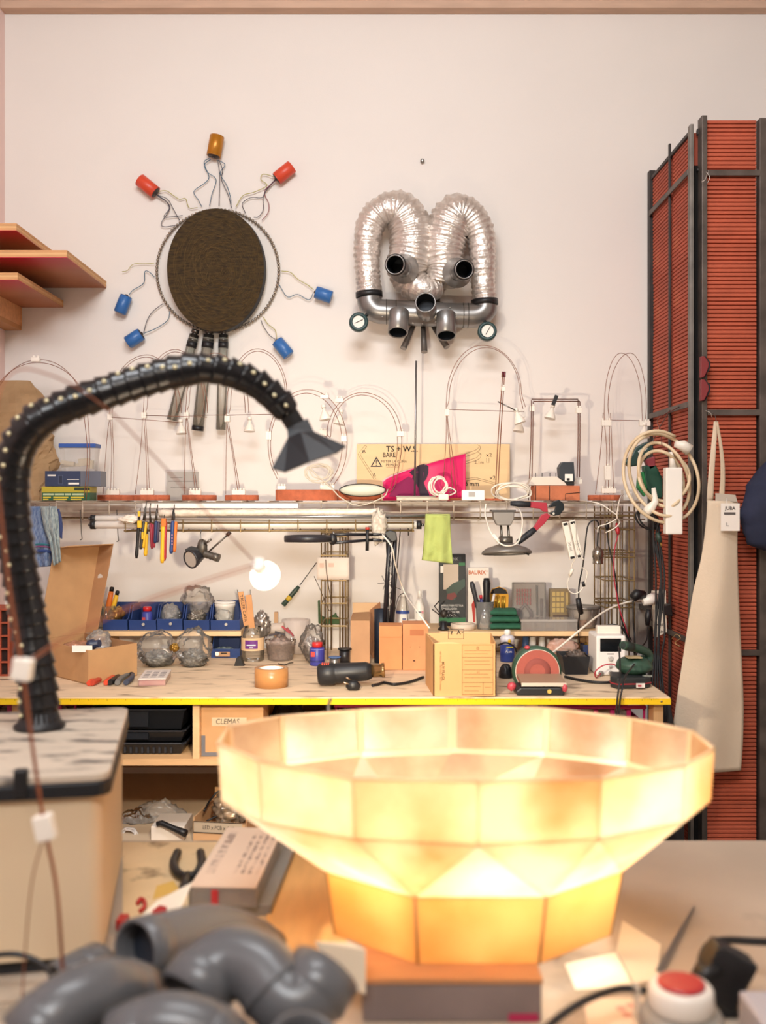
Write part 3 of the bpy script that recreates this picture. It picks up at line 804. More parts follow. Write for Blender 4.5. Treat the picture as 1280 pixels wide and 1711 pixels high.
ell = lambda cx, cy, rx_, ry_, a0, a1: [(cx + rx_*math.sin(R(a0+(a1-a0)*i/16)), cy - ry_*math.cos(R(a0+(a1-a0)*i/16))) for i in range(17)]
lamp('oval wire ring lamp on the long brick under the hose nozzle', (458, 563, 818),
     [ell(514, 742, 66, 91, -130, 140), ell(512, 742, 60, 85, -128, 138)],
     [(471, 815, 14, 6, 3), (449, 728, 9, 14, 1), (575, 733, 10, 10, 2), (542, 663, 14, 6, 2), (547, 815, 24, 9, 5)], [(541, 682, 0.15)], 3.30, depth=0.095)
lamp('wire arch lamp on the brick beside the plywood drawing board', (548, 637, 820),
     [[(539, 724)] + arch(546, 730, 606, 656, 671, 730) + [(670, 760), (660, 810), (650, 824)], [(545, 724)] + arch(552, 730, 604, 660, 664, 730) + [(663, 760), (654, 810), (644, 824)]],
     [(567, 669, 14, 7, 2), (669, 725, 12, 9, 2), (540, 724, 12, 10, 2)], [(570, 690, -0.2)], 3.40, depth=0.06)
lamp('tall wire arch lamp with crossbar behind the white cable coil', (752, 800, 832),
     [[(757, 830), (752, 760), (746, 690)] + arch(746, 670, 806, 577, 872, 660) + [(878, 680)], [(764, 830), (756, 760), (747, 690)] + arch(750, 670, 812, 581, 869, 660) + [(874, 683)], [(739, 830), (745, 740), (746, 690)], [(747, 684), (876, 688)]],
     [(747, 689, 7, 12, 1), (872, 693, 10, 9, 2)], [(869, 702, -0.15)], 3.40)
t = lamp('pair of upright copper rods with small pin lamp beside the tall arch lamp', (812, 850, 833),
     [[(827, 836), (832, 740), (840, 624)], [(831, 836), (836, 740), (843, 624)]],
     [(840, 650, 8, 7, 2)], [(863, 688, 0.3)], 3.31, r=0.0017)
t.part('arm', MB().cyl(P(832, 671, 3.34), P(862, 686, 3.33), 0.0022), STEEL)
for x in (839.5, 843): t.part('rod_tip', MB().cyl(P(x, 630, 3.345), P(x+0.5, 621, 3.345), 0.0036, n=8), mat('#6b2f38', 0.5))
t = lamp('rectangular copper frame lamp standing on the whole brick at right', None,
     [[(883, 836), (887, 740), (888, 669)], [(888, 836), (890, 740), (891, 672)], [(888, 667), (966, 667)], [(891, 670.5), (969, 670.5)], [(966, 668), (966, 740), (964, 808)], [(969, 671), (969, 740), (968, 808)]],
     [(889, 683, 8, 9, 2), (967, 686, 9, 9, 2), (966, 805, 12, 8, 2)], [(923, 681, -0.25)], 3.42, r=0.0018, m=mat('#7a5648', 0.45, 0.5))
t.part('clip', MB().box(-0.006, 0.006, -0.007, 0.007, -0.018, 0.018, Matrix.Translation(P(927, 669, 3.44)) @ Matrix.Rotation(R(22), 4, 'Y')), BLACK, label='black spring clip')
lamp('double wire loop lamp standing rightmost on shelf, next to the tile cabinet', (986, 1041, 827),
     [[(1010, 826), (1014, 760), (1010, 705)] + arch(1010, 680, 1038, 590, 1073, 690) + [(1074, 704)], [(1016, 826), (1018, 760), (1018, 705)] + arch(1016, 680, 1053, 590, 1080, 680) + [(1078, 704)], [(995, 826), (1003, 760), (1008, 690)], [(1026, 826), (1022, 740), (1020, 690)], [(1020, 702), (1070, 703)]],
     [(1013, 707, 16, 10, 4), (1017, 820, 24, 8, 6), (1015, 790, 10, 24, 1), (1077, 708, 18, 8, 4)], [(1077, 712, -0.1)], 3.42)
# steel rod on a plate
t = Thing('steel_rod_stand', 'tall thin steel rod standing on pale block beside pink poster', 'rod stand', (X(695, 3.4), 3.42, ZS))
t.part('base', MB().box(X(663, 3.38), X(736, 3.38), 3.38, 3.45, ZS, ZS+0.012), mat('#d8c8b2', 0.5), bevel=0.001)
t.part('plate', MB().box(X(662, 3.38), X(728, 3.38), 3.378, 3.45, ZS+0.0122, ZS+0.016), mat('#77706a', 0.4, 0.6))
t.part('rod', MB().cyl((X(693, 3.41), 3.41, ZS+0.0162), (X(695.5, 3.41), 3.41, Z(603, 3.41)), 0.0033, n=10), mat('#8d8a8a', 0.35, 0.8))

# ------------------------------------------------------------------ other things standing on the wire shelf
t = Thing('drawing_board', 'pale plywood board with marker drawings leaning on wall', 'board', (X(723, 3.56), 3.56, ZS))
t.part('panel', MB().box(X(596, 3.56), X(852, 3.56), 3.56, 3.572, ZS, Z(742, 3.56)), mat('#e6c493', 0.6, var=0.05, vscale=5, stretch=(1, 5, 5)), bevel=0.0008)
dl = 3.5595
for (s_, x0, y0, x1, y1, b) in (('TS + W.S.', 645, 745, 698, 755, 0.02), ('BARE', 640, 756, 661, 764, 0.015), ('METER LA CUÑA', 637, 768, 680, 773, 0.0), ('PRIMERO', 645, 774.5, 668, 779.5, 0.0), ('.6 mm', 775, 804, 800, 812, 0.02),
                             ('x2', 812, 757, 822, 763, 0), ('2.1m', 793, 770, 808, 775, 0), ('x2', 818, 795, 828, 801, 0), ('A', 623, 790, 628, 796, 0), ('B', 606, 752, 611, 757, 0)):
    t.part('lettering', ptext(s_, x0, y0, x1, y1, dl, bold=b), INK)
def tri_ring(pts, k):
    c = sum((Vector(p) for p in pts), Vector((0, 0)))/3
    inn = [c + (Vector(p)-c)*k for p in pts]
    return [P(p[0], p[1], dl) for p in pts] + [P(q.x, q.y, dl) for q in inn]
mb = MB().add(tri_ring([(629, 763), (639, 780), (619, 780)], 0.68), [(0, 1, 4, 3), (1, 2, 5, 4), (2, 0, 3, 5)])
mb.add([P(628, 769, dl), P(630, 769, dl), P(629.6, 775, dl), P(628.4, 775, dl)], [(0, 1, 2, 3)]).add([P(628.2, 776.5, dl), P(629.8, 776.5, dl), P(629.8, 778, dl), P(628.2, 778, dl)], [(0, 1, 2, 3)])
t.part('warning_triangle', mb, mat('#2b2d38', 0.8))
for pth in ([(610, 744), (598, 759), (625, 801)], [(613, 746), (602, 760), (628, 800)], [(610, 744), (613, 746)], [(778, 758), (795, 752), (801, 747), (798, 742.8), (803, 746), (802, 751), (797, 756), (778, 763)],
            [(775, 772), (796, 765), (803, 758), (799, 755), (804, 759), (803, 765), (797, 769), (775, 776)], [(775, 800), (795, 798), (815, 803), (833, 809)], [(776, 803), (796, 801), (815, 806), (833, 812)], [(813, 765), (813, 773), (817, 773), (817, 765)], [(645, 781), (667, 781)]):
    t.part('drawn_line', MB().sweep([P(x, y, dl) for x, y in pth], 0.0006, 4), INK)
# pink poster
t = Thing('pink_poster', 'curved magenta poster with dark printed portrait on shelf', 'poster', (X(710, 3.5), 3.5, ZS))
def pd(x): return 3.47 + 0.06*math.sin(math.pi*(x-640)/138)*0.8
def ptop(x):
    k = (x-640)/138
    return 806 - 48*(k**0.72)
def pp(u, v, o=0.0):
    x = 640 + 138*u - (5 if v < 0.01 else 0)*u*(1-v)
    dd = pd(x) + o
    zt_ = Z(ptop(x), dd); return Vector((X(x, dd), dd, ZS + (zt_-ZS)*v))
t.part('sheet', MB().grid(lambda u, v: pp(u, v), 30, 6), mat('#d4145f', 0.5), solid=0.0008)
t.part('curled_edge', MB().grid(lambda u, v: pp(0.0+0.55*u, 1.0) + Vector((-0.003*v*(1-u)-0.001, -0.002*v, -0.001+0.006*v*(1-u))), 12, 2), mat('#eab9c2', 0.6), solid=0.0006)
def print_poly(pts, m, nm='print', o=-0.0014):
    t.part(nm, MB().add([Vector((X(x, pd(x)+o), pd(x)+o, Z(y, pd(x)+o))) for x, y in pts], [list(range(len(pts)))]), m)
PD = mat('#2c1a2c', 0.7); PM = mat('#5e1a44', 0.7)
print_poly([(657, 812), (683, 796), (690, 800), (700, 815), (703, 830), (650, 830)], mat('#8a1450', 0.6))
print_poly([(684, 789), (691, 784), (700, 777), (710, 775), (716, 779), (716, 790), (713, 799), (708, 806), (711, 814), (716, 822), (718, 830), (700, 830), (699, 815), (693, 805), (689, 799), (690, 795)], PD, o=-0.0018)
print_poly([(693, 789), (707, 784), (709, 792), (705, 801), (698, 804), (694, 798)], PM, o=-0.0022)
print_poly([(694, 791), (700, 789), (700, 792), (695, 794)], PD, o=-0.0026)
print_poly([(703, 788), (708, 786), (708, 789), (703, 791)], PD, o=-0.0026)
print_poly([(697, 799), (704, 796), (704, 798), (698, 801)], PD, o=-0.0026)
# grey notebook
t = Thing('notebook', 'grey notebook propped upright behind the wire lamps', 'notebook', (X(305, 3.52), 3.53, ZS))
t.part('pages', MB().box(X(280, 3.52), X(331, 3.52), 3.523, 3.533, ZS, Z(789, 3.52)), WHITE)
t.part('cover', MB().box(X(279, 3.52), X(332, 3.52), 3.52, 3.5225, ZS, Z(788, 3.52)), mat('#aaa49d', 0.6, var=0.04), bevel=0.0006)
for y, w in ((798, 20), (804, 48), (814, 26)): t.part('printed_line', pb(285 if w < 40 else 281, y-0.5, 285+w if w < 40 else 330, y+0.4, 3.5193, 0.0006), mat('#6e6a68', 0.7))
# boxes at the left of the shelf
t = Thing('green_box', 'green and yellow cardboard box under the navy box', 'box', (X(111, 3.36), 3.42, ZS))
t.part('body', MB().box(X(70, 3.36), X(150, 3.36), 3.36, 3.44, ZS, Z(813.5, 3.36)), mat('#1f5a3c', 0.5), bevel=0.001)
t.part('yellow_lid_band', MB().box(X(70, 3.36)-0.0006, X(150, 3.36)+0.0006, 3.3592, 3.4406, Z(823, 3.36), Z(813.3, 3.36)+0.0006), mat('#b3a22e', 0.5))
for (x0, x1) in ((72, 90), (91.5, 107), (108, 119), (121, 140)): t.part('printed_line', pb(x0, 824.5, x1, 827.5, 3.3585, 0.0005), mat('#b9c79a', 0.6))
for (x0, x1) in ((72, 85), (89, 114), (118, 140)): t.part('printed_line', pb(x0, 830, x1, 832, 3.3585, 0.0005), mat('#d6bd3a', 0.6))
for (x0, x1) in ((72, 81), (89, 112), (118, 136)): t.part('printed_line', pb(x0, 833.6, x1, 835.4, 3.3585, 0.0005), mat('#d6bd3a', 0.6))
t.part('dark_badge', pb(124, 814.5, 150, 819, 3.3583, 0.0006), mat('#26351f', 0.6))
zn = Z(813.3, 3.36) + 0.0014
t = Thing('navy_box', 'navy blue equipment box with grey end on top of green box', 'box', (X(121, 3.37), 3.43, zn))
t.part('body', MB().box(X(75, 3.37), X(134, 3.37), 3.37, 3.44, zn, Z(787, 3.37)), mat('#2b3856', 0.5), bevel=0.001)
t.part('grey_end', MB().box(X(134, 3.37)+0.0002, X(168, 3.37), 3.37, 3.44, zn, Z(787, 3.37)), mat('#626673', 0.4), bevel=0.001)
for (x0, y0, x1, y1) in ((79.5, 793, 93, 795.5), (114, 806.5, 132, 809.5)): t.part('printed_line', pb(x0, y0, x1, y1, 3.3693, 0.0005), WHITE)
t.part('printed_symbol', pb(97, 794, 105, 809, 3.3692, 0.0005), mat('#4a5672', 0.5)); t.part('printed_symbol', pb(98, 795, 104, 808, 3.369, 0.0004), mat('#1e2942', 0.5))
t.part('printed_line', pb(112, 800.5, 132, 801.5, 3.3693, 0.0005), WHITE)
zc = Z(787, 3.37) + 0.0004
t = Thing('plastic_container', 'clear plastic food container with blue lid on navy box', 'container', (X(129, 3.38), 3.43, zc))
cx0, cx1 = X(99, 3.38), X(159, 3.38)
t.part('tub', MB().add([(cx0+0.006, 3.386, zc), (cx1-0.006, 3.386, zc), (cx1-0.006, 3.434, zc), (cx0+0.006, 3.434, zc), (cx0, 3.38, Z(748, 3.38)), (cx1, 3.38, Z(748, 3.38)), (cx1, 3.44, Z(748, 3.38)), (cx0, 3.44, Z(748, 3.38))],
     [(0, 3, 2, 1), (0, 1, 5, 4), (1, 2, 6, 5), (2, 3, 7, 6), (3, 0, 4, 7)]), film('#d6d2cc', 0.35, 0.1, 0.3))
t.part('lid', MB().box(cx0-0.002, cx1+0.002, 3.377, 3.443, Z(747.8, 3.38), Z(741, 3.38)), mat('#2c55a0', 0.4), bevel=0.002)
for i, (x, y, w, h) in enumerate(((112, 766, 22, 6), (140, 764, 18, 12), (150, 770, 9, 14), (120, 772, 26, 5))):
    solo('wooden_offcut', ('flat pale offcut at the left inside the lidded container', 'thick pale offcut at middle inside the lidded container', 'upright pale offcut at right inside the lidded container', 'lowest flat offcut inside the lidded container')[i], 'wood piece',
         MB().box(-S(w/2, 3.4), S(w/2, 3.4), 0, 0.02, -S(h/2, 3.4), S(h/2, 3.4), Matrix.Translation(P(x, y+(787-y)*0.35, 3.39+0.009*i)) @ Matrix.Rotation(R((8, -6, 4, -3)[i]), 4, 'Y')), mat('#e8d3ae', 0.6))
# kraft paper bag
def bagp(u, v):
    a = 2*math.pi*u
    z = ZS + v*(Z(632, 3.43)-ZS)
    k = 1.0 - 0.55*max(0, (v-0.72)/0.28)**1.3
    q = Vector((math.cos(a)*1.4, math.sin(a)*1.4, v*5))
    wob = 1 + 0.22*noise.noise(q*1.5) + 0.13*noise.noise(q*3.1)
    return Vector((X(28, 3.5) + 0.125*k*wob*math.cos(a) - 0.03*max(0, v-0.6), 3.508 + 0.042*k*wob*math.sin(a), z))
mb = MB().grid(bagp, 30, 26, False)
mb.f.append([i for i in range(30)]); mb.sm.append(False); mb.f.append([26*31+i for i in range(30)]); mb.sm.append(False)
solo('paper_bag', 'crumpled brown kraft paper bag standing behind the black hose', 'bag', mb, mat('#a5855f', 0.8, var=0.12, vscale=8))
# brick with transformer, black adapter
t = Thing('brick', 'whole terracotta brick under the white transformer', 'brick', (X(930, 3.36), 3.4, ZS))
t.part('body', MB().box(X(893, 3.36), X(969, 3.36), 3.36, 3.45, ZS, Z(811.5, 3.36)), mat('#bd6f4c', 0.8, var=0.1, vscale=25, bump=0.4, bscale=150), bevel=0.002)
for pth in ([(895, 836), (895, 811)], [(918, 836), (918, 811)], [(945, 836), (945, 825), (969, 823)]):
    t.part('binding_wire', MB().sweep([P(x, y, 3.358) for x, y in pth], 0.0012, 5), INK)
zbk = Z(811.5, 3.36)
t = Thing('transformer', 'white transformer housing with wire hooks lying on the whole brick', 'transformer', (X(912, 3.37), 3.4, zbk))
t.part('housing', MB().prism([(X(882, 3.37), 3.37, zbk+0.0005), (X(948, 3.37), 3.37, zbk+0.0005), (X(944, 3.37), 3.37, Z(806, 3.37)), (X(930, 3.37), 3.37, Z(796, 3.37)), (X(890, 3.37), 3.37, Z(797, 3.37))], (0, 0.06, 0)), mat('#ddd2c4', 0.5), bevel=0.002)
for x in (895, 906, 919, 929): t.part('wire_hook', MB().cyl(P(x, 797, 3.385), P(x, 790, 3.385), 0.0012), INK)
t = Thing('power_adapter', 'black power adapter with white label standing on the whole brick', 'adapter', (X(948, 3.38), 3.4, zbk))
t.part('body', MB().prism([(X(936, 3.375), 3.375, Z(800, 3.375)), (X(947, 3.375), 3.375, zbk+0.0145), (X(961, 3.375), 3.375, zbk+0.0145), (X(959, 3.375), 3.375, Z(772, 3.375)), (X(940, 3.375), 3.375, Z(772, 3.375)), (X(934.5, 3.375), 3.375, Z(781, 3.375))], (0, 0.05, 0)), mat('#2c333b', 0.5), bevel=0.0015)
t.part('label', pb(944, 792, 957, 804, 3.374, 0.0008), WHITE)
t.part('label_mark', pb(947, 799, 952, 803, 3.3733, 0.0005), INK)
t.part('foot', MB().box(X(947, 3.375), X(960, 3.375), 3.38, 3.42, zbk+0.0002, zbk+0.0143), BLACK)

def coil(label, cx, cy, d, rx_, ry_, turns, r, m, seed=0, tail=(), name='cable_coil', tilt=0.3, zmin=None):
    rn = random.Random(seed); pts = []
    k = 14
    for i in range(int(turns*k)):
        a = 2*math.pi*i/k
        kk = 1 + 0.16*math.sin(i*0.37+seed) + rn.uniform(-0.04, 0.04)
        q = P(cx + rx_*kk*math.cos(a) + 3*math.sin(i*0.21), cy - ry_*kk*math.sin(a) + 2*math.cos(i*0.33), d)
        q.y += tilt*S(rx_, d)*math.sin(a+seed) + rn.uniform(-0.004, 0.004)
        if zmin is not None: q.z = max(q.z, zmin + r)
        pts.append(q)
    for p in tail:
        q = P(p[0], p[1], p[2] if len(p) > 2 else d)
        pts.append(q)
    return solo(name, label, 'cable', MB().wire(pts, r, 6, 3), m)
CABW = mat('#e8dfd1', 0.45)
coil('white cable tangle piled at the foot of the oval ring lamp', 534, 790, 3.285, 20, 14, 4.5, 0.0021, mat('#cfc3b0', 0.5), 1, [(556, 818, 3.28), (570, 832, 3.26), (600, 845, 3.25), (640, 831, 3.26), (648, 818, 3.29)])
coil('white cable coil standing against the pink poster', 733, 813, 3.36, 13, 14, 4, 0.0026, CABW, 2, [(752, 815), (762, 822), (750, 828)], zmin=ZS)
coil('white cable coil lying on shelf between twin rods and brick', 855, 823, 3.30, 28, 13, 4, 0.0026, CABW, 3, [], zmin=ZS)
t = Thing('plug', 'white two pin plug lying in front of the pink poster', 'plug', (X(742, 3.34), 3.34, ZS))
t.part('body', MB().box(X(733, 3.33), X(750, 3.33), 3.33, 3.36, ZS+0.001, ZS+0.022), CREAM, bevel=0.004)
for y in (819, 823): t.part('pin', MB().cyl(P(750, y, 3.345), P(757, y-1, 3.345), 0.002, n=8), STEEL)
t = Thing('driver_module', 'slim white lamp driver lying on shelf right of pink poster', 'driver', (X(790, 3.33), 3.35, ZS))
t.part('body', MB().box(X(772, 3.33), X(810, 3.33), 3.33, 3.35, ZS+0.0005, Z(819, 3.33)), WHITE, bevel=0.002)
t.part('rating_label', pb(783, 822, 794, 830, 3.3294, 0.0006), mat('#a9a49f', 0.6))
t = Thing('enamel_plate', 'pale oval enamel plate lying behind the ring lamp brick', 'plate', (X(600, 3.4), 3.42, ZS))
t.part('plate', MB().ball(P(606, 819, 3.383), S(38, 3.38), 0.012, S(10, 3.38), 24, 10), mat('#cfd0bd', 0.4))
t.part('rim', MB().sweep([P(606 + 39*math.cos(2*math.pi*i/30), 819 - 10.5*math.sin(2*math.pi*i/30), 3.38) for i in range(30)], 0.0015, 6, closed=True), INK)
t = Thing('switch_box', 'pale grey switch box at the right end of shelf below glue gun', 'switch box', (X(1052, 3.38), 3.4, ZS))
t.part('body', MB().box(X(1042, 3.38), X(1066, 3.38), 3.38, 3.42, ZS, Z(818, 3.38)), mat('#c9c4bd', 0.5), bevel=0.002)
t.part('rocker', pb(1047, 823, 1056, 831, 3.378, 0.0025), WHITE, bevel=0.0005)

# ------------------------------------------------------------------ hanging under the wire shelf
DH = 3.235
def hook(t, x, y0, d, m=STEEL):
    t.part('hook', MB().wire([P(x, y0+12, d), P(x, y0+3, d), P(x+1.5, y0-2, d+0.008), P(x, y0, d+0.016)], 0.0013, 5), m)
# blue knitted gloves
def cloth(name, label, cat, outline_l, outline_r, d, m, folds=5, amp=0.008, th=0.004, bulge=0.0, seed=1, group=None):
    """hanging cloth between a left and a right outline given top to bottom in pixels"""
    L_ = spline([Vector((x, y, 0)) for x, y in outline_l], 6); R_ = spline([Vector((x, y, 0)) for x, y in outline_r], 6)
    n = min(len(L_), len(R_))
    def samp(A, t):
        k = t*(len(A)-1); i = min(int(k), len(A)-2); return A[i].lerp(A[i+1], k-i)
    def fn(u, v):
        a, b = samp(L_, v), samp(R_, v); q = a.lerp(b, u)
        off = amp*math.sin(u*folds*math.pi + seed + v*1.4)*(0.35+0.65*v) - bulge*math.sin(math.pi*u) + amp*0.8*noise.noise(Vector((u*4, v*5, seed)))
        return P(q.x, q.y, d + off)
    mb = MB().grid(fn, 26, 26)
    return mb
KN1 = mat('#4b6189', 0.9, col2='#7d8ca6', vscale=120, stretch=(3, 1, 0.6), bump=0.6, bscale=150)
KN2 = mat('#6f8088', 0.9, col2='#a9b3b0', vscale=120, stretch=(3, 1, 0.6), bump=0.6, bscale=150)
t = Thing('knitted_glove', 'blue knitted work glove with dark cuff stripes hanging at left end of shelf', 'glove', P(70, 950, DH-0.02), 'work gloves')
t.part('knit', cloth('', '', '', [(46, 846), (43, 880), (48, 920), (58, 948)], [(70, 846), (78, 880), (88, 915), (88, 946)], DH-0.03, KN1, 4, 0.006, bulge=0.02), KN1, solid=0.004)
for (y, c, h) in ((911, '#2f6f78', 2), (915, '#7a3a63', 2), (921, '#2c3f73', 5)):
    t.part('stripe', MB().grid(lambda u, v, y=y, h=h: P(48.5 + 39*u + (y-911)*0.1, y-3*math.sin(u*3.1) + h*v, DH-0.034-0.02*math.sin(math.pi*u) - 0.003), 12, 1), mat(c, 0.9), solid=0.001)
hook(t, 58, 843, DH-0.03)
t = Thing('knitted_glove', 'pale grey blue knitted glove with loose tail hanging beside dark striped glove', 'glove', P(90, 940, DH-0.03), 'work gloves')
t.part('knit', cloth('', '', '', [(68, 846), (74, 880), (84, 910), (90, 945)], [(95, 846), (98, 870), (100, 912), (102, 938)], DH-0.062, KN2, 4, 0.006, bulge=0.012, seed=3), KN2, solid=0.004)
t.part('thumb', cloth('', '', '', [(94, 850), (95, 872), (97, 895)], [(99, 850), (104, 872), (103, 900)], DH-0.05, KN1, 3, 0.004, seed=5), mat('#3f4a76', 0.9, bump=0.5, bscale=150), solid=0.004)
hook(t, 82, 843, DH-0.06)
for i, (x, y1) in enumerate(((134, 900), (195, 903))):
    solo('wire_hook', ('bent steel wire hook hanging left of the tube ends', 'bent steel wire hook hanging below the tubes left of the pliers')[i], 'hook',
         MB().wire([P(x, 852, DH+0.03), P(x+1, 870, DH+0.02), P(x+2, y1-10, DH+0.02), P(x+3, y1, DH+0.01), P(x, y1+2, DH)], 0.0015, 6), DARKSTEEL)
# row of hand tools clipped on the tray rail
DP = 3.135
def handle_tool(name, label, cat, x0, y0, x1, y1, w, m, m2=None, metal_len=0.25, d=DP, two=None):
    a, b = P(x0, y0, d), P(x1, y1, d); ax = b-a; L_ = ax.length; W = S(w, d)/2
    t = Thing(name, label, cat, b, 'hand tools hung along the wire tray')
    k = metal_len
    t.part('steel_head', MB().lathe(a, ax, [(W*0.25, 0), (W*0.6, L_*k*0.4), (W*0.8, L_*k*0.95)], 10), mat('#55524f', 0.35, 0.8))
    t.part('handle', MB().lathe(a + ax*k, ax, [(W*0.7, 0), (W, L_*0.06), (W*0.85, L_*(1-k)*0.5), (W*1.0, L_*(1-k)*0.9), (W*0.6, L_*(1-k))], 12), m)
    if m2:
        off = Vector((S(two or 6, d), 0.004, S(-2, d)))
        t.part('handle', MB().lathe(a + ax*k + off*0.6, ax, [(W*0.6, 0), (W*0.9, L_*0.06), (W*0.8, L_*(1-k)*0.5), (W*0.9, L_*(1-k)*0.85), (W*0.5, L_*(1-k)*0.93)], 12), m2)
    t.part('hang_loop', MB().wire([a, a + Vector((0.001, 0.012, S(6, d))), P(x0, 871, DT0-0.004)], 0.0011, 5), STEEL)
    return t
YEL, ORG, REDM = mat('#e9b62a', 0.45), mat('#e0772c', 0.45), mat('#b0323a', 0.45)
t = handle_tool('snap_knife', 'black and yellow snap knife, leftmost of the hung tools', 'knife', 233, 856, 228, 933, 6, BLACK, None, 0.16)
t.part('yellow_slider', pb(229, 870, 236, 882, DP-0.009, 0.012), YEL, bevel=0.002)
t.part('yellow_end', pb(230, 854, 234, 863, DP-0.004, 0.008), YEL, bevel=0.001)
t = handle_tool('pliers', 'yellow and black pliers hanging right of snap knife', 'pliers', 243, 846, 235, 918, 6, mat('#3b3a36', 0.5), YEL, 0.35, d=DP+0.012)
t.part('yellow_mark', pb(236.5, 889, 239.5, 901, DP-0.002, 0.002), YEL)
handle_tool('pliers', 'slim dark red handled pliers among the hung tools', 'pliers', 250, 848, 254, 917, 5, mat('#8c2637', 0.45), mat('#a63243', 0.45), 0.38, d=DP+0.02)
handle_tool('screwdriver', 'short yellow screwdriver behind the dark red pliers', 'screwdriver', 245, 880, 243, 929, 7, YEL, None, 0.25, d=DP+0.03)
handle_tool('pliers', 'small navy handled pliers hanging left of the yellow cutter', 'pliers', 262, 850, 259, 908, 6, NAVY, mat('#3a2f4a', 0.5), 0.35)
t = handle_tool('cable_cutter', 'flat bright yellow cutter, longest of the hung tools', 'cutter', 273, 866, 271, 941, 8, YEL, REDM, 0.04, two=5)
t.part('jaw', pb(269, 866, 277, 880, DP-0.008, 0.014), ORG, bevel=0.002)
t = handle_tool('pruning_pliers', 'orange and blue handled pliers with dark jaw, rightmost of hung tools', 'pliers', 290, 850, 286, 925, 7, mat('#2b4479', 0.45), ORG, 0.27, two=8)
for yy in (893, 898, 903, 908): t.part('printed_mark', pb(286.5, yy, 288.5, yy+2.5, DP-0.0085, 0.001), mat('#b98a9a', 0.5))
t.part('jaw', MB().prism([P(289, 851, DP-0.004), P(292, 858, DP-0.004), P(292, 868, DP-0.004), P(288, 868, DP-0.004)], (0, 0.006, 0)), BLACK)
# clip on lamp
t = Thing('clamp_spotlight', 'black clamp spotlight with mirror face hanging under the tray', 'spotlight', P(330, 948, 3.16))
hd = P(320, 934, 3.12); ax = Vector((-0.55, -0.75, -0.25)).normalized()
o = t.part('lamp_head', MB().lathe(hd - ax*0.03, ax, [(0.012, -0.02), (0.02, 0), (0.027, 0.02), (0.030, 0.03), (0.030, 0.036), (0.026, 0.036), (0.024, 0.03)], 24), mat('#26252a', 0.4))
t.part('mirror_face', MB().lathe(hd + ax*0.0035, ax, [(0.0255, 0), (0.0255, 0.0006)], 24), mat('#b9b2aa', 0.25, 0.2), parent=o)
t.part('fin', MB().prism([P(309, 918, 3.13), P(318, 913, 3.13), P(334, 917, 3.13), P(330, 925, 3.13), P(312, 924, 3.13)], (0, 0.02, 0)), BLACK)
t.part('spring_grip', MB().lathe(P(341, 925, 3.14), P(367, 933, 3.13)-P(341, 925, 3.14), [(0.011, 0), (0.013, 0.004), (0.011, 0.008), (0.013, 0.013), (0.011, 0.018), (0.013, 0.024), (0.011, 0.03), (0.013, 0.036), (0.013, 0.052)], 16), mat('#5d5750', 0.4, 0.6))
t.part('pivot', lump(P(338, 915, 3.14), 0.016, 0.014, 0.026, 2, 0.2, nu=16, nv=10), mat('#5a544d', 0.45, 0.6))
t.part('rod', MB().cyl(P(350, 921, 3.13), P(381, 893, 3.13), 0.0028), mat('#6b645d', 0.35, 0.8))
t.part('rod_tip', MB().cyl(P(379, 894.5, 3.13), P(385, 889, 3.13), 0.006), BLACK)
t.part('wing_nut', MB().cyl(P(342, 909, 3.13), P(353, 901, 3.125), 0.0035), mat('#6b645d', 0.35, 0.8))
t.part('hang_wire', MB().wire([P(336, 908, 3.15), P(335, 895, 3.155), P(336, 886, 3.166)], 0.002), STEEL)
# magnifier lamp
t = Thing('magnifier_lamp', 'black ring magnifier lamp on jointed arm clamped on bench', 'magnifier lamp', (X(650, 3.2), 3.3, ZB))
c = P(515, 899, 3.05); rr = S(40, 3.05)
t.part('ring_head', MB().lathe(c - Vector((0, 0, 0.011)), (0.0, -0.0, 1), [(rr*0.80, 0), (rr, 0.0), (rr*1.01, 0.012), (rr*0.99, 0.019), (rr*0.80, 0.019), (rr*0.80, 0.0)], 40, cap0=False, cap1=False), mat('#26242a', 0.4))
t.part('glass_lens', MB().lathe(c + Vector((0, 0, 0.0)), (0, 0, 1), [(rr*0.79, 0), (rr*0.79, 0.004)], 36), film('#d9d6d0', 0.35, 0.05, 0.3))
t.part('white_band', MB().lathe(c - Vector((0, 0, 0.0125)), (0, 0, 1), [(rr*0.82, 0), (rr*0.985, 0), (rr*0.985, 0.0012), (rr*0.82, 0.0012)], 40, cap0=False, cap1=False), mat('#e4ddd2', 0.4))
t.part('yoke', lump(P(556, 901, 3.05), 0.014, 0.012, 0.018, 6, 0.15, nu=14, nv=10), BLACK)
t.part('wing_screw', MB().cyl(P(556, 888, 3.05), P(560, 896, 3.05), 0.003), STEEL)
for (ya, yb2) in ((893, 893), (907, 902)): t.part('arm_bar', MB().cyl(P(558, ya, 3.05), P(622, yb2, 3.12), 0.0048, n=10), mat('#1d1d24', 0.35))
t.part('arm_bar', MB().cyl(P(622, 893, 3.12), P(658, 893, 3.16), 0.0048, n=10), mat('#1d1d24', 0.35))
t.part('arm_bar', MB().cyl(P(622, 902, 3.12), P(655, 904, 3.16), 0.0048, n=10), mat('#1d1d24', 0.35))
t.part('clamp_knob', MB().cyl(P(614, 884, 3.1), P(613.5, 920, 3.1), 0.0055, n=12), BLACK)
t.part('clamp_tip', MB().cyl(P(614, 881, 3.1), P(614, 885, 3.1), 0.007, n=12), mat('#b1362c', 0.4))
t.part('elbow', MB().prism([P(640, 891, 3.14), P(652, 886, 3.14), P(662, 889, 3.14), P(664, 903, 3.14), P(650, 908, 3.14)], (0, 0.02, 0)), BLACK, bevel=0.003)
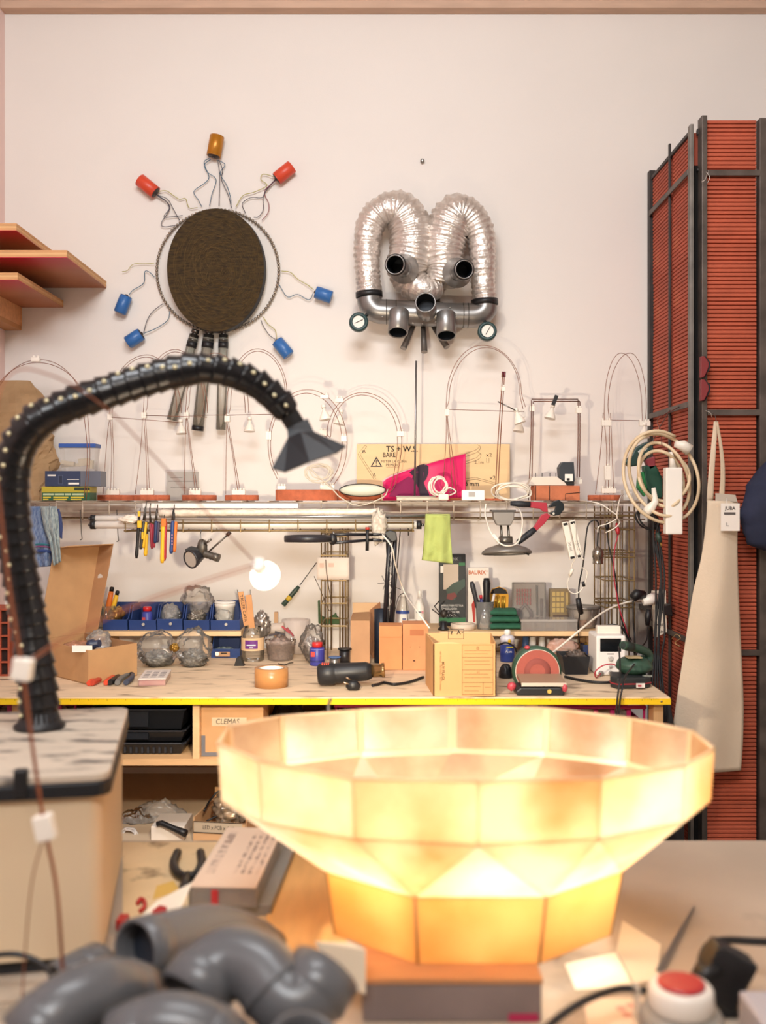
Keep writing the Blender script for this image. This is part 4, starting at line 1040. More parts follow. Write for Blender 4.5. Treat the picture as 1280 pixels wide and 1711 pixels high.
for (xa, xb) in ((651, 640), (660, 652)):
    t.part('post_bar', MB().cyl(P(xa, 900, 3.16), Vector((X(xb, 3.3), 3.3, ZB+0.03)), 0.0075, n=10), mat('#1d1d24', 0.35))
t.part('clamp_foot', MB().box(X(636, 3.3), X(660, 3.3), 3.285, 3.33, ZB+0.0003, ZB+0.032), BLACK, bevel=0.002)
t.part('spring', MB().wire([P(652 + 2*math.cos(i), 920+i*3.4, 3.15) for i in range(30)], 0.0012, 4, 2), STEEL)
# green cloth
GC = mat('#a9b566', 0.9, var=0.08, vscale=12, bump=0.3, bscale=200, wear=('#6d6a4c', 9, 0.66, 0.72))
mb = cloth('', '', '', [(711, 860), (709, 890), (707, 920), (705, 936)], [(752, 861), (753, 890), (755, 920), (757, 942)], 3.185, GC, 4, 0.006, bulge=0.012, seed=2)
mb2 = MB().grid(lambda u, v: P(711+41*u, 860.3 - 1.2*math.sin(v*3.14), 3.185 + 0.016*v), 10, 5)
t = Thing('green_cloth', 'lime green cleaning cloth draped over the rod end', 'cloth', P(731, 942, 3.18))
t.part('front_fall', mb, GC, solid=0.002)
t.part('fold_over', mb2, GC, solid=0.002)
t.part('back_fall', cloth('', '', '', [(713, 861), (712, 890), (711, 925)], [(751, 861), (751, 890), (752, 930)], 3.212, GC, 4, 0.004, seed=4), GC, solid=0.002)
# clamp lamp with grey shade
t = Thing('clamp_floodlight', 'grey metal clamp floodlight hanging from shelf with white cord', 'floodlight', P(843, 930, 3.2))
GRM = mat('#7f7b76', 0.45, 0.5, var=0.08)
dl2 = 3.16
t.part('clamp_box', MB().prism([P(824, 855, dl2), P(860, 855, dl2), P(859, 868, dl2), P(854, 878, dl2), P(831, 878, dl2), P(826, 868, dl2)], (0, 0.045, 0)), mat('#8b8681', 0.45, 0.4), bevel=0.003)
t.part('jaw', MB().box(X(822, dl2), X(862, dl2), dl2-0.003, dl2+0.07, Z(855, dl2), Z(852, dl2)), mat('#4f4b49', 0.5))
for x in (837, 849): t.part('strut', MB().cyl(P(x, 878, dl2+0.02), P(x+2, 908, dl2+0.01), 0.0042, n=10), mat('#6d6860', 0.35, 0.7))
t.part('joint', MB().cyl(P(834, 903, dl2), P(856, 903, dl2), 0.013, n=14), mat('#6d6860', 0.35, 0.7))
t.part('shade', MB().lathe(P(846, 908, dl2), (0.02, -0.12, -1), [(0.02, 0), (0.03, 0.004), (0.062, 0.014), (0.078, 0.025), (0.080, 0.032), (0.076, 0.034)], 32, cap1=False), GRM)
t.part('cord', MB().wire([P(812, 842, 3.22), P(811, 860, 3.2), P(818, 885, 3.12), P(830, 903, 3.1), P(845, 912, 3.08), P(862, 909, 3.1), P(870, 895, 3.12), P(873, 870, 3.15), P(868, 852, 3.2), P(858, 845, 3.24)], 0.0026, 6), CABW)
t.part('cord_switch', MB().cyl(P(825, 893, 3.11), P(833, 905, 3.1), 0.006, n=10), CABW)
t.part('rear_tip', MB().cyl(P(872, 921, dl2-0.02), P(884, 927, dl2-0.03), 0.003), BLACK)
# bolt cutter
t = Thing('bolt_cutter', 'red bolt cutter with black jaws and grips hanging on shelf', 'bolt cutter', P(890, 910, 3.2))
db_ = 3.2; RB = mat('#a3283a', 0.4)
t.part('jaw', MB().prism([P(916, 848, db_), P(924, 838, db_), P(934, 835, db_), P(942, 841, db_), P(943, 851, db_), P(936, 860, db_), P(926, 862, db_), P(918, 858, db_), P(927, 853, db_), P(929, 846, db_)], (0, 0.014, 0)), mat('#2a2f33', 0.4, 0.6), bevel=0.002)
t.part('handle_bar', MB().prism([P(884, 838, db_), P(914, 840, db_), P(916, 856, db_), P(908, 855, db_), P(902, 850, db_), P(884, 848, db_)], (0, 0.012, 0)), RB, bevel=0.002)
t.part('handle_bar', MB().prism([P(905, 860, db_-0.006), P(914, 857, db_-0.006), P(920, 862, db_-0.006), P(910, 875, db_-0.006), P(896, 888, db_-0.006), P(891, 882, db_-0.006)], (0, 0.012, 0)), RB, bevel=0.002)
t.part('grip', MB().sweep([P(894, 884, db_), P(884, 892, db_), P(872, 901, db_), P(865, 907, db_)], [0.009, 0.0105, 0.010, 0.008], 12), mat('#22252b', 0.6))
t.part('grip', MB().sweep([P(886, 843, db_), P(868, 842, db_), P(853, 841, db_)], [0.009, 0.0105, 0.008], 12), mat('#22252b', 0.6))
for (x, y) in ((918, 854), (925, 858), (914, 862)): t.part('bolt', MB().cyl(P(x, y, db_-0.004), P(x, y, db_+0.016), 0.004, n=10), STEEL)
# white LED drivers hanging
t = Thing('lamp_ballast', 'white lamp ballast with marker writing and cords hanging by hook', 'ballast', P(955, 935, 3.25))
M4 = Matrix.Translation(P(956, 902, 3.235)) @ Matrix.Rotation(R(-12), 4, 'Y')
for sx, nm in ((-0.012, 'ballast_bar'), (0.012, 'ballast_bar')):
    t.part(nm, MB().box(sx-0.0095, sx+0.0095, -0.008, 0.008, -0.062, 0.062, M4), mat('#e6ded2', 0.5), bevel=0.0015)
    for zz in (-0.056, 0.0545): t.part('black_end', MB().box(sx-0.007, sx+0.007, -0.0088, -0.0081, zz-0.004, zz+0.004, M4), INK)
    t.part('lettering', text_mb('24V DC', M4 @ Vector((sx+0.004, -0.0085, -0.035)), M4.to_3x3() @ Vector((0, 0, 1)), M4.to_3x3() @ Vector((-1, 0, 0)), 0.008, 0.03), INK)
t.part('cord', MB().wire([P(948, 876, 3.24), P(953, 871, 3.24), P(961, 880, 3.22), P(963, 905, 3.22), P(971, 928, 3.22), P(975, 935, 3.22)], 0.002, 5), CABW)
t.part('cord', MB().wire([P(962, 933, 3.23), P(956, 943, 3.24), P(953, 960, 3.25), P(948, 975, 3.25), P(952, 988, 3.25), P(962, 992, 3.25), P(972, 985, 3.25), P(979, 970, 3.25), P(981, 955, 3.25), P(973, 948, 3.25)], 0.002, 5), CABW)
t.part('cord_connector', MB().cyl(P(952, 962, 3.245), P(957, 950, 3.24), 0.006, n=10), CABW)
hook(t, 957, 868, 3.235)
# chrome lamp socket on a black cord
t = Thing('lamp_socket', 'chrome lamp socket hanging from looped black cord with inline switch', 'lamp socket', P(998, 942, 3.25))
SC = mat('#a39c92', 0.22, 0.9)
t.part('socket', MB().lathe(P(999, 942, 3.25), (0, 0, 1), [(0.0165, 0), (0.0175, 0.002), (0.0165, 0.006), (0.0165, 0.02), (0.0185, 0.021), (0.0185, 0.038), (0.014, 0.048), (0.006, 0.053), (0.005, 0.058)], 24), SC)
t.part('cord', MB().wire([P(998, 914, 3.25), P(999, 895, 3.25), P(1001, 882, 3.25), P(998, 871, 3.24), P(990, 870, 3.24), P(982, 880, 3.24), P(978, 910, 3.24), P(974, 945, 3.25), P(968, 975, 3.26), P(967, 1000, 3.27), P(968, 1030, 3.3), P(966, 1045, 3.33), P(968, 1075, 3.34)], 0.0026, 6), BLACK)
t.part('inline_switch', MB().sweep([P(966, 1000, 3.265), P(968, 1012, 3.27), P(971, 1025, 3.28)], [0.0085, 0.01, 0.0085], 10), BLACK)
t.part('cord_plug', MB().cyl(P(976, 980, 3.25), P(974, 972, 3.25), 0.005), BLACK)
# test leads
t = Thing('test_lead', 'red test lead with red crocodile clip hanging from shelf end', 'test lead', P(1032, 1000, 3.3))
t.part('clip', MB().sweep([P(1030, 874, 3.245), P(1032, 886, 3.24), P(1033, 893, 3.235)], [0.003, 0.008, 0.0045], 10), mat('#a5262f', 0.4))
t.part('cord', MB().wire([P(1033, 893, 3.235), P(1027, 920, 3.235), P(1026, 960, 3.235), P(1030, 990, 3.235), P(1036, 1020, 3.235), P(1046, 1050, 3.235), P(1050, 1065, 3.235)], 0.0021, 6), mat('#a82a3c', 0.45))
t = Thing('test_lead', 'black test lead with black crocodile clip beside the red lead', 'test lead', P(1015, 1000, 3.3))
t.part('clip', MB().sweep([P(1015, 872, 3.258), P(1014, 878, 3.257), P(1014.5, 885, 3.255)], [0.003, 0.008, 0.0045], 10), BLACK)
t.part('cord', MB().wire([P(1014.5, 885, 3.255), P(1017, 910, 3.255), P(1028, 960, 3.255), P(1033, 1000, 3.255), P(1040, 1040, 3.26), P(1055, 1070, 3.26)], 0.0021, 6), BLACK)
solo('white_cable', 'thin white cord dangling loosely from shelf before the right wire column', 'cable',
     MB().wire([P(985, 838, 3.28), P(1003, 842, 3.25), P(1020, 853, 3.24), P(1032, 864, 3.24), P(1018, 874, 3.24), P(1001, 880, 3.24), P(999, 890, 3.24)], 0.002, 6), CABW)
solo('white_cable', 'white cord draped from the brick lamp down over shelf front by red clip', 'cable',
     MB().wire([P(1041, 826, 3.36), P(1037, 831, 3.255), P(1033, 845, 3.22), P(1031, 864, 3.22), P(1036, 872, 3.235), P(1028, 882, 3.235), P(1012, 890, 3.235)], 0.002, 6), CABW)
# screwdriver on the wall, card on the column
t = Thing('test_screwdriver', 'dark green and yellow voltage tester leaning diagonally against the wall', 'screwdriver', P(475, 1012, 3.57))
a, b = P(473, 1011, 3.575), P(501, 978, 3.575)
t.part('handle', MB().lathe(a, b-a, [(0.0085, 0), (0.0095, 0.003), (0.0085, 0.02), (0.0085, 0.07), (0.006, 0.088)], 12), mat('#34483c', 0.4))
t.part('yellow_band', MB().lathe(a + (b-a)*0.25, b-a, [(0.0093, 0), (0.0093, 0.018)], 12), mat('#d9b53a', 0.4))
t.part('shaft', MB().cyl(b, P(529, 940, 3.58), 0.0016, n=8), mat('#5a5650', 0.3, 0.9))
t = Thing('paper_card', 'white paper card hung on the middle wire column', 'card', P(555, 968, 3.33))
t.part('sheet', MB().grid(lambda u, v: P(529.5+54*u, 968.5-37*v, 3.330 - 0.004*u), 10, 4), mat('#e9ddd2', 0.7), solid=0.0008)
t.part('printed_mark', pb(534, 941, 541, 948, 3.3235, 0.0006), mat('#dcc0b2', 0.7)); t.part('printed_mark', pb(549, 941, 558, 947, 3.3235, 0.0006), mat('#dcc0b2', 0.7))
solo('bent_wire', 'bent dark wire hooked on the middle wire column below the card', 'wire', MB().wire([P(525, 963, 3.31), P(535, 985, 3.31), P(547, 1015, 3.31), P(552, 1020, 3.31), P(553, 1005, 3.31), P(546, 960, 3.31), P(544, 935, 3.31)], 0.0013, 5), mat('#5b4a3c', 0.5, 0.6))
GN = mat('#3e5b34', 0.7, var=0.15, bump=0.3)
solo('green_toy_vehicle', 'small dark green plastic toy shape behind the middle wire column', 'toy',
     MB().prism([P(531, 1004, 3.56), P(534, 1003, 3.56), P(535, 1028, 3.56), P(546, 1034, 3.56), P(558, 1027, 3.56), P(561, 1024, 3.56), P(563, 1030, 3.56), P(568, 1034, 3.56), P(567, 1043, 3.56), P(532, 1042, 3.56)], (0, 0.02, 0)), GN, bevel=0.002)
# loose cords hanging over the mid column
for i, (pts, r, m, lb) in enumerate((
    ([(645, 884, 3.17), (646, 920, 3.25), (648, 960, 3.3), (650, 1045, 3.35)], 0.0019, DARKSTEEL, 'thin dark cord hanging beside the black lamp arm'),
    ([(669, 884, 3.17), (667, 910, 3.2), (662, 970, 3.25), (658, 1040, 3.3)], 0.0019, DARKSTEEL, 'thin dark cord hanging from tubes before the bottles'),
    ([(639, 893, 3.09), (655, 915, 3.08), (661, 945, 3.12), (676, 990, 3.2), (696, 1020, 3.0), (718, 1050, 2.95)], 0.0024, CABW, 'white cord running from lamp arm down into the cardboard box'),
    ([(682, 882, 3.19), (682.5, 895, 3.19)], 0.0018, DARKSTEEL, 'very short dark wire end below the tubes'))):
    solo('hanging_cable', lb, 'cable', MB().wire([P(*p) for p in pts], r, 6, 6 if len(pts) > 2 else 1), m)
tw = Thing('twig_bundle', 'small bundle of dark wire twigs tied on the lamp arm', 'wire twigs', P(645, 980, 3.2))
for (x, y) in ((638, 962), (648, 960), (660, 972), (631, 975), (640, 985), (670, 985)):
    tw.part('twig', MB().cyl(P(644, 974, 3.215), P(x, y, 3.205), 0.001, n=5), INK)

# ------------------------------------------------------------------ on the worktop, left
# open shoe box
t = Thing('cardboard_box', 'open brown shoe box with raised lid holding cables and bags', 'box', (X(145, 2.9), 3.0, ZB))
bx0 = [P(148, 1144, dB(1145)), P(232, 1097, 3.03), P(150, 1080, 3.32), P(60, 1120, 3.12)]
A = Vector((X(148, 2.876), 2.876, ZB)); B_ = Vector((X(229, 3.03), 3.03, ZB)); u_ = (B_-A); Bk = Vector((X(62, 3.10), 3.10, ZB)) - A
C_ = B_ + Bk; E_ = A + Bk; HB = Z(1087, 2.876) - ZB
def wall_q(a, b, h0, h1, th=0.003):
    n_ = Vector((-(b-a).y, (b-a).x, 0)).normalized()*th
    return MB().prism([a + UP*0.0005, b + UP*0.0005, b + UP*h1, a + UP*h0], n_)
A2, B2, C2, E2 = (A + (q-A)*1.0 for q in (A, B_, C_, E_))
tb_ = MB().prism([A, B_, C_, E_], (0, 0, 0.003)); t.part('bottom', tb_, CARD)
t.part('side', wall_q(A, B_, HB, HB), CARD); t.part('side', wall_q(B_, C_, HB, HB), CARDD)
t.part('side', wall_q(C_, E_, HB, HB), CARD); t.part('side', wall_q(E_, A, HB, HB), CARD)
# lid hinged on the far edge, leaning back
up = Vector((0.02, 0.10, 0.28))
LW = (C_-E_); c0 = E_ + UP*HB; c1 = C_ + UP*HB
t.part('lid', MB().prism([c0, c1, c1+up, c0+up], (LW.cross(up)).normalized()*0.003), CARD)
dn = -(LW.cross(up)).normalized()
if dn.y > 0: dn = -dn
lp = dn*0.07
t.part('lid_flap', MB().prism([c1, c1+up, c1+up+lp, c1+lp*0.9], LW.normalized()*-0.003), CARDD)
t.part('lid_flap', MB().prism([c0+up, c1+up, c1+up+lp, c0+up+lp], -up.normalized()*0.003), mat('#c59c72', 0.75, var=0.05))
t.part('lid_hole', MB().lathe(c1+up*0.62+lp*0.5 - LW.normalized()*0.0034, LW, [(0.012, 0), (0.012, 0.0003)], 20), mat('#cfc8c0', 0.6))
mid = (A+B_+C_+E_)/4
solo('copper_coil_pack', 'shrink wrapped copper coil with white label inside the shoe box', 'coil', lump(mid + Vector((-0.02, -0.03, HB*0.8)), 0.045, 0.04, 0.026, 3, 0.2), mat('#b98a70', 0.2, 0.5, var=0.25, vscale=40, bump=0.8))
solo('pack_label', 'white barcode label on the copper coil pack', 'label', MB().box(X(117, 2.87), X(151, 2.87), 2.888, 2.889, Z(1090, 2.885), Z(1079, 2.885)), WHITE)
solo('plastic_bag', 'clear plastic bag sticking out at the right of the shoe box', 'bag', lump(mid + Vector((0.03, 0.03, HB*0.95)), 0.036, 0.034, 0.036, 7, 0.25), film('#dcd6ce', 0.25, 0.15, 0.35, 0.6))
solo('blue_fitting', 'dark blue plastic fitting lying in the shoe box', 'fitting', MB().lathe(mid + Vector((0.015, -0.03, HB*0.92)), (0.9, -0.3, 0.2), [(0.012, 0), (0.016, 0.004), (0.016, 0.018), (0.011, 0.02), (0.011, 0.04)], 16), mat('#2b3550', 0.4))
# jar of tools behind the box
t = Thing('tool_jar', 'glass jar of pens and cutters behind the shoe box', 'jar', (X(178, 3.44), 3.44, ZR))
t.part('glass', MB().lathe((X(178, 3.44), 3.43, ZR+0.0003), UP, [(0.034, 0), (0.036, 0.004), (0.036, 0.075), (0.033, 0.08)], 24, cap1=False), film('#6f7468', 0.4, 0.08, 0.3))
for (x0, y0, x1, y1, w, c, nm, lb) in ((164, 990, 172, 1040, 6, BLACK, 'marker', 'black marker leaning left in the tool jar'), (160, 1000, 176, 1040, 4, mat('#2c2c30', 0.5), 'pen', 'slim black pen in the tool jar'), (186, 988, 176, 1040, 9, ORG, 'snap_knife', 'orange snap knife standing in the tool jar'),
                                 (195, 994, 182, 1040, 8, YEL, 'snap_knife', 'yellow knife with black end in tool jar'), (168, 995, 182, 1042, 3, mat('#c9a877', 0.6), 'brush', 'pale wooden brush handle in tool jar')):
    a, b = P(x0, y0, 3.43), P(x1, y1, 3.43); W = S(w, 3.43)/2
    tt = Thing(nm, lb, nm.replace('_', ' '), b, 'tools in the glass jar')
    tt.part('barrel', MB().lathe(b, a-b, [(W*0.7, 0), (W, 0.008), (W, (a-b).length*0.85), (W*0.8, (a-b).length)], 12), c)
    tt.part('end_cap', MB().lathe(a, a-b, [(W*0.8, 0.0002), (W*0.85, 0.012), (W*0.5, 0.016)], 12), BLACK if c is not BLACK else mat('#4a4a4c', 0.5))
# blue storage bins
BLUE = mat('#29427c', 0.4); BLUE2 = mat('#22386c', 0.4)
def bin_(x0, x1, ytop, ylip, d, zb, label, clip=True, m=BLUE):
    t = Thing('storage_bin', label, 'bin', (X((x0+x1)/2, d), d+0.05, zb), 'blue stackable bins')
    xa, xb = X(x0, d), X(x1, d); zt_ = Z(ytop, d); zl = Z(ylip, d); dp = 0.15; th = 0.003
    t.part('bottom', MB().box(xa, xb, d, d+dp, zb+0.0003, zb+th), m)
    t.part('front_lip', MB().prism([(xa, d, zb+th), (xb, d, zb+th), (xb, d-0.006, zl), (xa, d-0.006, zl)], (0, th, 0)), m, bevel=0.0006)
    for x in (xa, xb-th):
        t.part('side_wall', MB().prism([(x, d+th, zb+th+0.0002), (x, d+dp-th, zb+th+0.0002), (x, d+dp-th, zt_), (x, d+0.05, zt_), (x, d+0.02, zl+0.002), (x, d-0.003, zl)], (th, 0, 0)), m)
    t.part('back_wall', MB().box(xa, xb, d+dp-th, d+dp, zb+th+0.0002, zt_), BLUE2)
    t.part('rim', MB().box(xa-0.002, xb+0.002, d+0.05, d+dp+0.001, zt_+0.0002, zt_+0.004), m) if False else None
    if clip: t.part('label_clip', MB().cyl(((xa+xb)/2+0.004, d-0.0065, (zb+zl)/2+0.004), ((xa+xb)/2+0.004, d-0.012, (zb+zl)/2+0.004), 0.005, n=12), mat('#d9d4cc', 0.3, 0.5))
    return t
DBN = 3.385
bin_(172, 213, 1013, 1035, DBN, ZR, 'blue bin with brass fittings, leftmost on the riser shelf', False)
bin_(216, 261, 1013, 1036, DBN, ZR, 'blue bin holding the blue glue bottle')
bin_(263, 305, 1013, 1034, DBN, ZR, 'blue bin of clear bags between the glue bin and screw bin')
bin_(307, 350, 1013, 1036, DBN, ZR, 'blue bin of screws under the cloudy plastic bag', False)
bin_(352, 401, 1010, 1036, DBN, ZR, 'blue bin with white tub, rightmost on the riser shelf')
bin_(353, 401, 1065, 1084, 3.375, ZB, 'blue bin of terminals under the riser shelf beside glass jar', False, mat('#2c4478', 0.4))
solo('brass_fittings', 'heap of brass fittings in the leftmost blue bin', 'fitting', lump(P(193, 1026, 3.45), 0.028, 0.04, 0.026, 5, 0.3), mat('#b08a4a', 0.3, 0.8, var=0.3, vscale=60))
t = Thing('glue_bottle', 'small blue glue bottle with red cap inside a blue bin', 'bottle', (X(246, 3.42), 3.42, ZR+0.0035))
t.part('body', MB().lathe((X(246, 3.42), 3.42, ZR+0.0036), UP, [(0.017, 0), (0.018, 0.003), (0.018, 0.052), (0.013, 0.058)], 20), mat('#3f4aa0', 0.4))
t.part('cap', MB().lathe((X(246, 3.42), 3.42, ZR+0.0618), UP, [(0.0145, 0), (0.0145, 0.013), (0.012, 0.016)], 20), mat('#c9252c', 0.4))
t.part('label', MB().box(X(246, 3.42)-0.013, X(246, 3.42)-0.002, 3.3995, 3.4012, ZR+0.03, ZR+0.043), mat('#b9403e', 0.5))
solo('plastic_bag', 'clear bag with parts in the middle blue bin', 'bag', lump(P(285, 1027, 3.46), 0.031, 0.045, 0.036, 11, 0.25), film('#dcd8d2', 0.3, 0.15, 0.35, 0.6))
solo('screws', 'loose silver screws heaped in the screw bin', 'screws', lump(P(329, 1031, 3.45), 0.029, 0.04, 0.022, 12, 0.35, 4), mat('#bdb5a8', 0.3, 0.6, col2='#6d665e', vscale=90, bump=0.9), kind='stuff')
solo('plastic_bag', 'cloudy plastic bag standing up behind the screw bin', 'bag', lump(P(332, 1003, 3.50), 0.048, 0.035, 0.05, 13, 0.3), film('#e0d4c4', 0.22, 0.2, 0.3, 0.6))
t = Thing('white_tub', 'white tapered plastic tub standing in the rightmost blue bin', 'tub', (X(375, 3.45), 3.45, ZR+0.0035))
t.part('tub', MB().lathe((X(376, 3.45), 3.45, ZR+0.0036), UP, [(0.028, 0), (0.034, 0.07), (0.036, 0.072), (0.036, 0.083)], 24), mat('#ded8ce', 0.4))
t.part('lid', MB().lathe((X(376, 3.45), 3.45, ZR+0.0868), UP, [(0.0365, 0), (0.0365, 0.004), (0.03, 0.006)], 24), mat('#efeae2', 0.35))
solo('plastic_bag', 'clear zip bag folded in front of the white tub', 'bag', lump(P(374, 1030, 3.412), 0.028, 0.012, 0.024, 14, 0.3), film('#d6d2ca', 0.35, 0.15, 0.35, 0.5))
solo('terminals', 'pile of clear terminals in the bin under the riser shelf', 'parts', lump(P(375, 1088, 3.44), 0.034, 0.04, 0.014, 15, 0.3, 4), mat('#a8b3b0', 0.25, col2='#5b6f7a', vscale=70, bump=0.8), kind='stuff')
t = Thing('bin_tag', 'kraft tag with round mark on the lower blue bin front', 'tag', P(372, 1093, 3.365))
t.part('tag', pb(360, 1089, 384, 1097, 3.3655, 0.0008), mat('#b48a63', 0.7))
t.part('round_mark', MB().lathe(P(363, 1092.5, 3.365), (0, -1, 0), [(0.007, 0), (0.007, 0.0006)], 18), WHITE)
t.part('printed_line', pb(369, 1090.5, 379, 1092.5, 3.3649, 0.0005), INK)
# big clear bags on the worktop
for (cx, cy, rx_, ry_, rz_, sd, lb) in ((263, 1084, 0.062, 0.05, 0.060, 21, 'large clear plastic bag of black parts beside the shoe box'), (324, 1082, 0.054, 0.045, 0.066, 22, 'large clear plastic bag of grey fittings left of lower bin')):
    t = Thing('plastic_bag', lb, 'bag', (X(cx, 3.2), 3.2, ZB), 'clear bags of parts on the worktop')
    c = P(cx, cy, 3.2)
    t.part('film', lump(c, rx_, ry_, rz_, sd, 0.22, 1.8, flat=ZB+0.0004), film('#dedad4', 0.10, 0.1, 0.22, 0.5, 25))
    t.part('contents', lump(c - Vector((0, -0.005, rz_*0.55)), rx_*0.7, ry_*0.65, rz_*0.42, sd+4, 0.4, 5, flat=ZB+0.003), mat('#4d4e50', 0.35, 0.3, col2='#8f8c86', vscale=70, bump=0.9), kind='stuff')
solo('brass_nuts', 'few brass nuts in the grey fittings bag', 'nuts', lump(P(291, 1082, 3.15), 0.014, 0.008, 0.012, 30, 0.4, 4), mat('#9b7836', 0.3, 0.8), kind='stuff')
# pliers lying on the worktop
def lying_pliers(label, x0, y0, x1, y1, m1, m2, spread=9):
    d0, d1 = dB(y0), dB(y1)
    a = Vector((X(x0, d0), d0, ZB+0.009)); b = Vector((X(x1, d1), d1, ZB+0.009)); ax = b-a; sd = Vector((-ax.y, ax.x, 0)).normalized()
    t = Thing('pliers', label, 'pliers', (a+b)/2 - UP*0.009, 'pliers lying on the worktop')
    for s_, m in ((1, m1), (-1, m2)):
        o = t.part('handle', MB().sweep(spline([a + sd*s_*S(spread, d0)*0.5, a + ax*0.3 + sd*s_*S(spread, d0)*0.62, a + ax*0.6 + sd*s_*S(spread, d0)*0.25], 5), [0.0075, 0.0085, 0.0088, 0.0088, 0.0085, 0.008, 0.0075, 0.007, 0.0065, 0.006, 0.0055][:11], 10), m)
    t.part('jaw', MB().sweep([a + ax*0.58, a + ax*0.72, a + ax], [0.006, 0.010, 0.003], 10), mat('#3b3b3e', 0.4, 0.8))
    t.part('rivet', MB().cyl(a + ax*0.68 - UP*0.006, a + ax*0.68 + UP*0.011, 0.004, n=10), STEEL)
ORD = mat('#d1482e', 0.4)
lying_pliers('orange gripped pliers lying leftmost before the shoe box', 151, 1147, 198, 1121, ORD, mat('#b83f2b', 0.4), 5)
lying_pliers('black and orange pliers lying in the middle of the three', 180, 1146, 212, 1122, ORD, BLACK, 6)
lying_pliers('grey gripped pliers lying next to the parts box', 203, 1146, 228, 1122, mat('#6e6d6c', 0.5), mat('#3b4255', 0.5), 14)
# small parts box
d0 = dB(1146)
t = Thing('parts_case', 'small clear parts case with printed lid and red parts', 'case', (X(254, d0), d0+0.04, ZB))
Mp = Matrix.Translation((X(254, d0), d0, ZB+0.0003)) @ Matrix.Rotation(R(6), 4, 'Z')
w = S(44, d0)/2
t.part('body', MB().box(-w, w, 0, 0.15, 0, 0.017, Mp), film('#d3a9a4', 0.5, 0.1, 0.3))
t.part('red_parts', MB().box(-w*0.95, w*0.95, 0.003, 0.14, 0.002, 0.013, Mp), mat('#b54a50', 0.6, col2='#d9b9ae', vscale=70))
t.part('lid', MB().box(-w*1.03, w*1.03, -0.001, 0.151, 0.0172, 0.021, Mp), mat('#d9cfc8', 0.4), bevel=0.001)
for i in range(5):
    for j in range(3):
        t.part('printed_row', MB().box(-w*0.8+j*w*0.6, -w*0.8+j*w*0.6+w*0.42, 0.02+i*0.024, 0.028+i*0.024, 0.0211, 0.0214, Mp), mat('#6f6a6c', 0.7))
# packing tape roll
d0 = dB(1152)
t = Thing('packing_tape_roll', 'brown packing tape roll lying flat on the worktop', 'tape roll', (X(453.5, 2.86), 2.86+0.0, ZB))
c = Vector((X(453.5, 2.86), 2.862, ZB+0.0004)); r0 = S(28, 2.86)
t.part('tape', MB().lathe(c, UP, [(r0*0.72, 0), (r0, 0), (r0, 0.053), (r0*0.72, 0.053), (r0*0.72, 0)], 48, cap0=False, cap1=False), mat('#b9834f', 0.3))
t.part('paper_core', MB().lathe(c, UP, [(r0*0.64, 0), (r0*0.715, 0), (r0*0.715, 0.0525), (r0*0.64, 0.0525), (r0*0.64, 0)], 48, cap0=False, cap1=False), mat('#efe8df', 0.6))
# glass jar with sticks and purple label
t = Thing('label_jar', 'large glass jar with purple label holding wooden sticks', 'jar', (X(421, 3.3), 3.32, ZB))
c = Vector((X(421, 3.3), 3.32, ZB+0.0004)); r0 = S(19, 3.3)
t.part('glass', MB().lathe(c, UP, [(r0*0.9, 0), (r0, 0.004), (r0, 0.078), (r0*0.8, 0.095), (r0*0.72, 0.1), (r0*0.72, 0.112)], 30, cap1=False), film('#c6b49c', 0.22, 0.05, 0.35))
t.part('paper_label', MB().lathe(c + UP*0.036, UP, [(r0*1.012, 0), (r0*1.012, 0.042)], 30, cap0=False, cap1=False), mat('#dcb990', 0.6))
t.part('purple_badge', MB().lathe(c + UP*0.044, UP, [(r0*1.02, 0), (r0*1.02, 0.026)], 40, cap0=False, cap1=False) if False else MB().grid(lambda u, v: c + Vector((r0*1.02*math.sin((u-0.5)*1.15), -r0*1.02*math.cos((u-0.5)*1.15), 0.043+0.028*v)), 10, 1), mat('#6a2f80', 0.5))
t.part('printed_line', MB().box(c.x-0.015, c.x+0.015, c.y-r0*1.033, c.y-r0*1.028, c.z+0.054, c.z+0.058), WHITE)
t.part('printed_line', MB().box(c.x-0.006, c.x+0.006, c.y-r0*1.033, c.y-r0*1.028, c.z+0.046, c.z+0.0485), WHITE)
for (x0, y0, x1, y1, w_, lb, txt) in ((402, 989, 412, 1045, 9, 'wooden ruler stick with writing leaning left in the glass jar', 'TALLER CAPA'), (415, 994, 421, 1050, 10, 'plain wooden stick upright in the glass jar', None)):
    a, b = P(x0, y0, 3.31), P(x1, y1, 3.315); ax = (a-b).normalized(); L_ = (a-b).length; sd = Vector((ax.z, 0, -ax.x))
    tt = Thing('wooden_stick', lb, 'stick', b, 'sticks in the glass jar'); W = S(w_, 3.31)/2
    tt.part('stick', MB().prism([b-sd*W, b+sd*W, a+sd*W, a-sd*W], (0, 0.004, 0)), mat('#c98f5c', 0.6, var=0.08))
    if txt: tt.part('lettering', text_mb(txt, a + sd*(-W*0.5) - ax*0.01 + Vector((0, -0.0006, 0)), -ax, sd, W*1.1, L_*0.8), INK)
solo('steel_wires', 'few bright wire ends sticking up from the glass jar', 'wire', MB().cyl(P(398, 1000, 3.33), P(410, 1040, 3.33), 0.001, n=5).cyl(P(396, 985, 3.33), P(408, 1040, 3.33), 0.001, n=5).cyl(P(418, 985, 3.33), P(420, 1040, 3.33), 0.001, n=5), STEEL, kind='stuff')
solo('foil_scraps', 'crumpled silver foil behind the glass jar', 'foil', lump(P(437, 1045, 3.40), 0.028, 0.02, 0.04, 33, 0.4, 3), mat('#a9a199', 0.25, 0.7, bump=0.8))
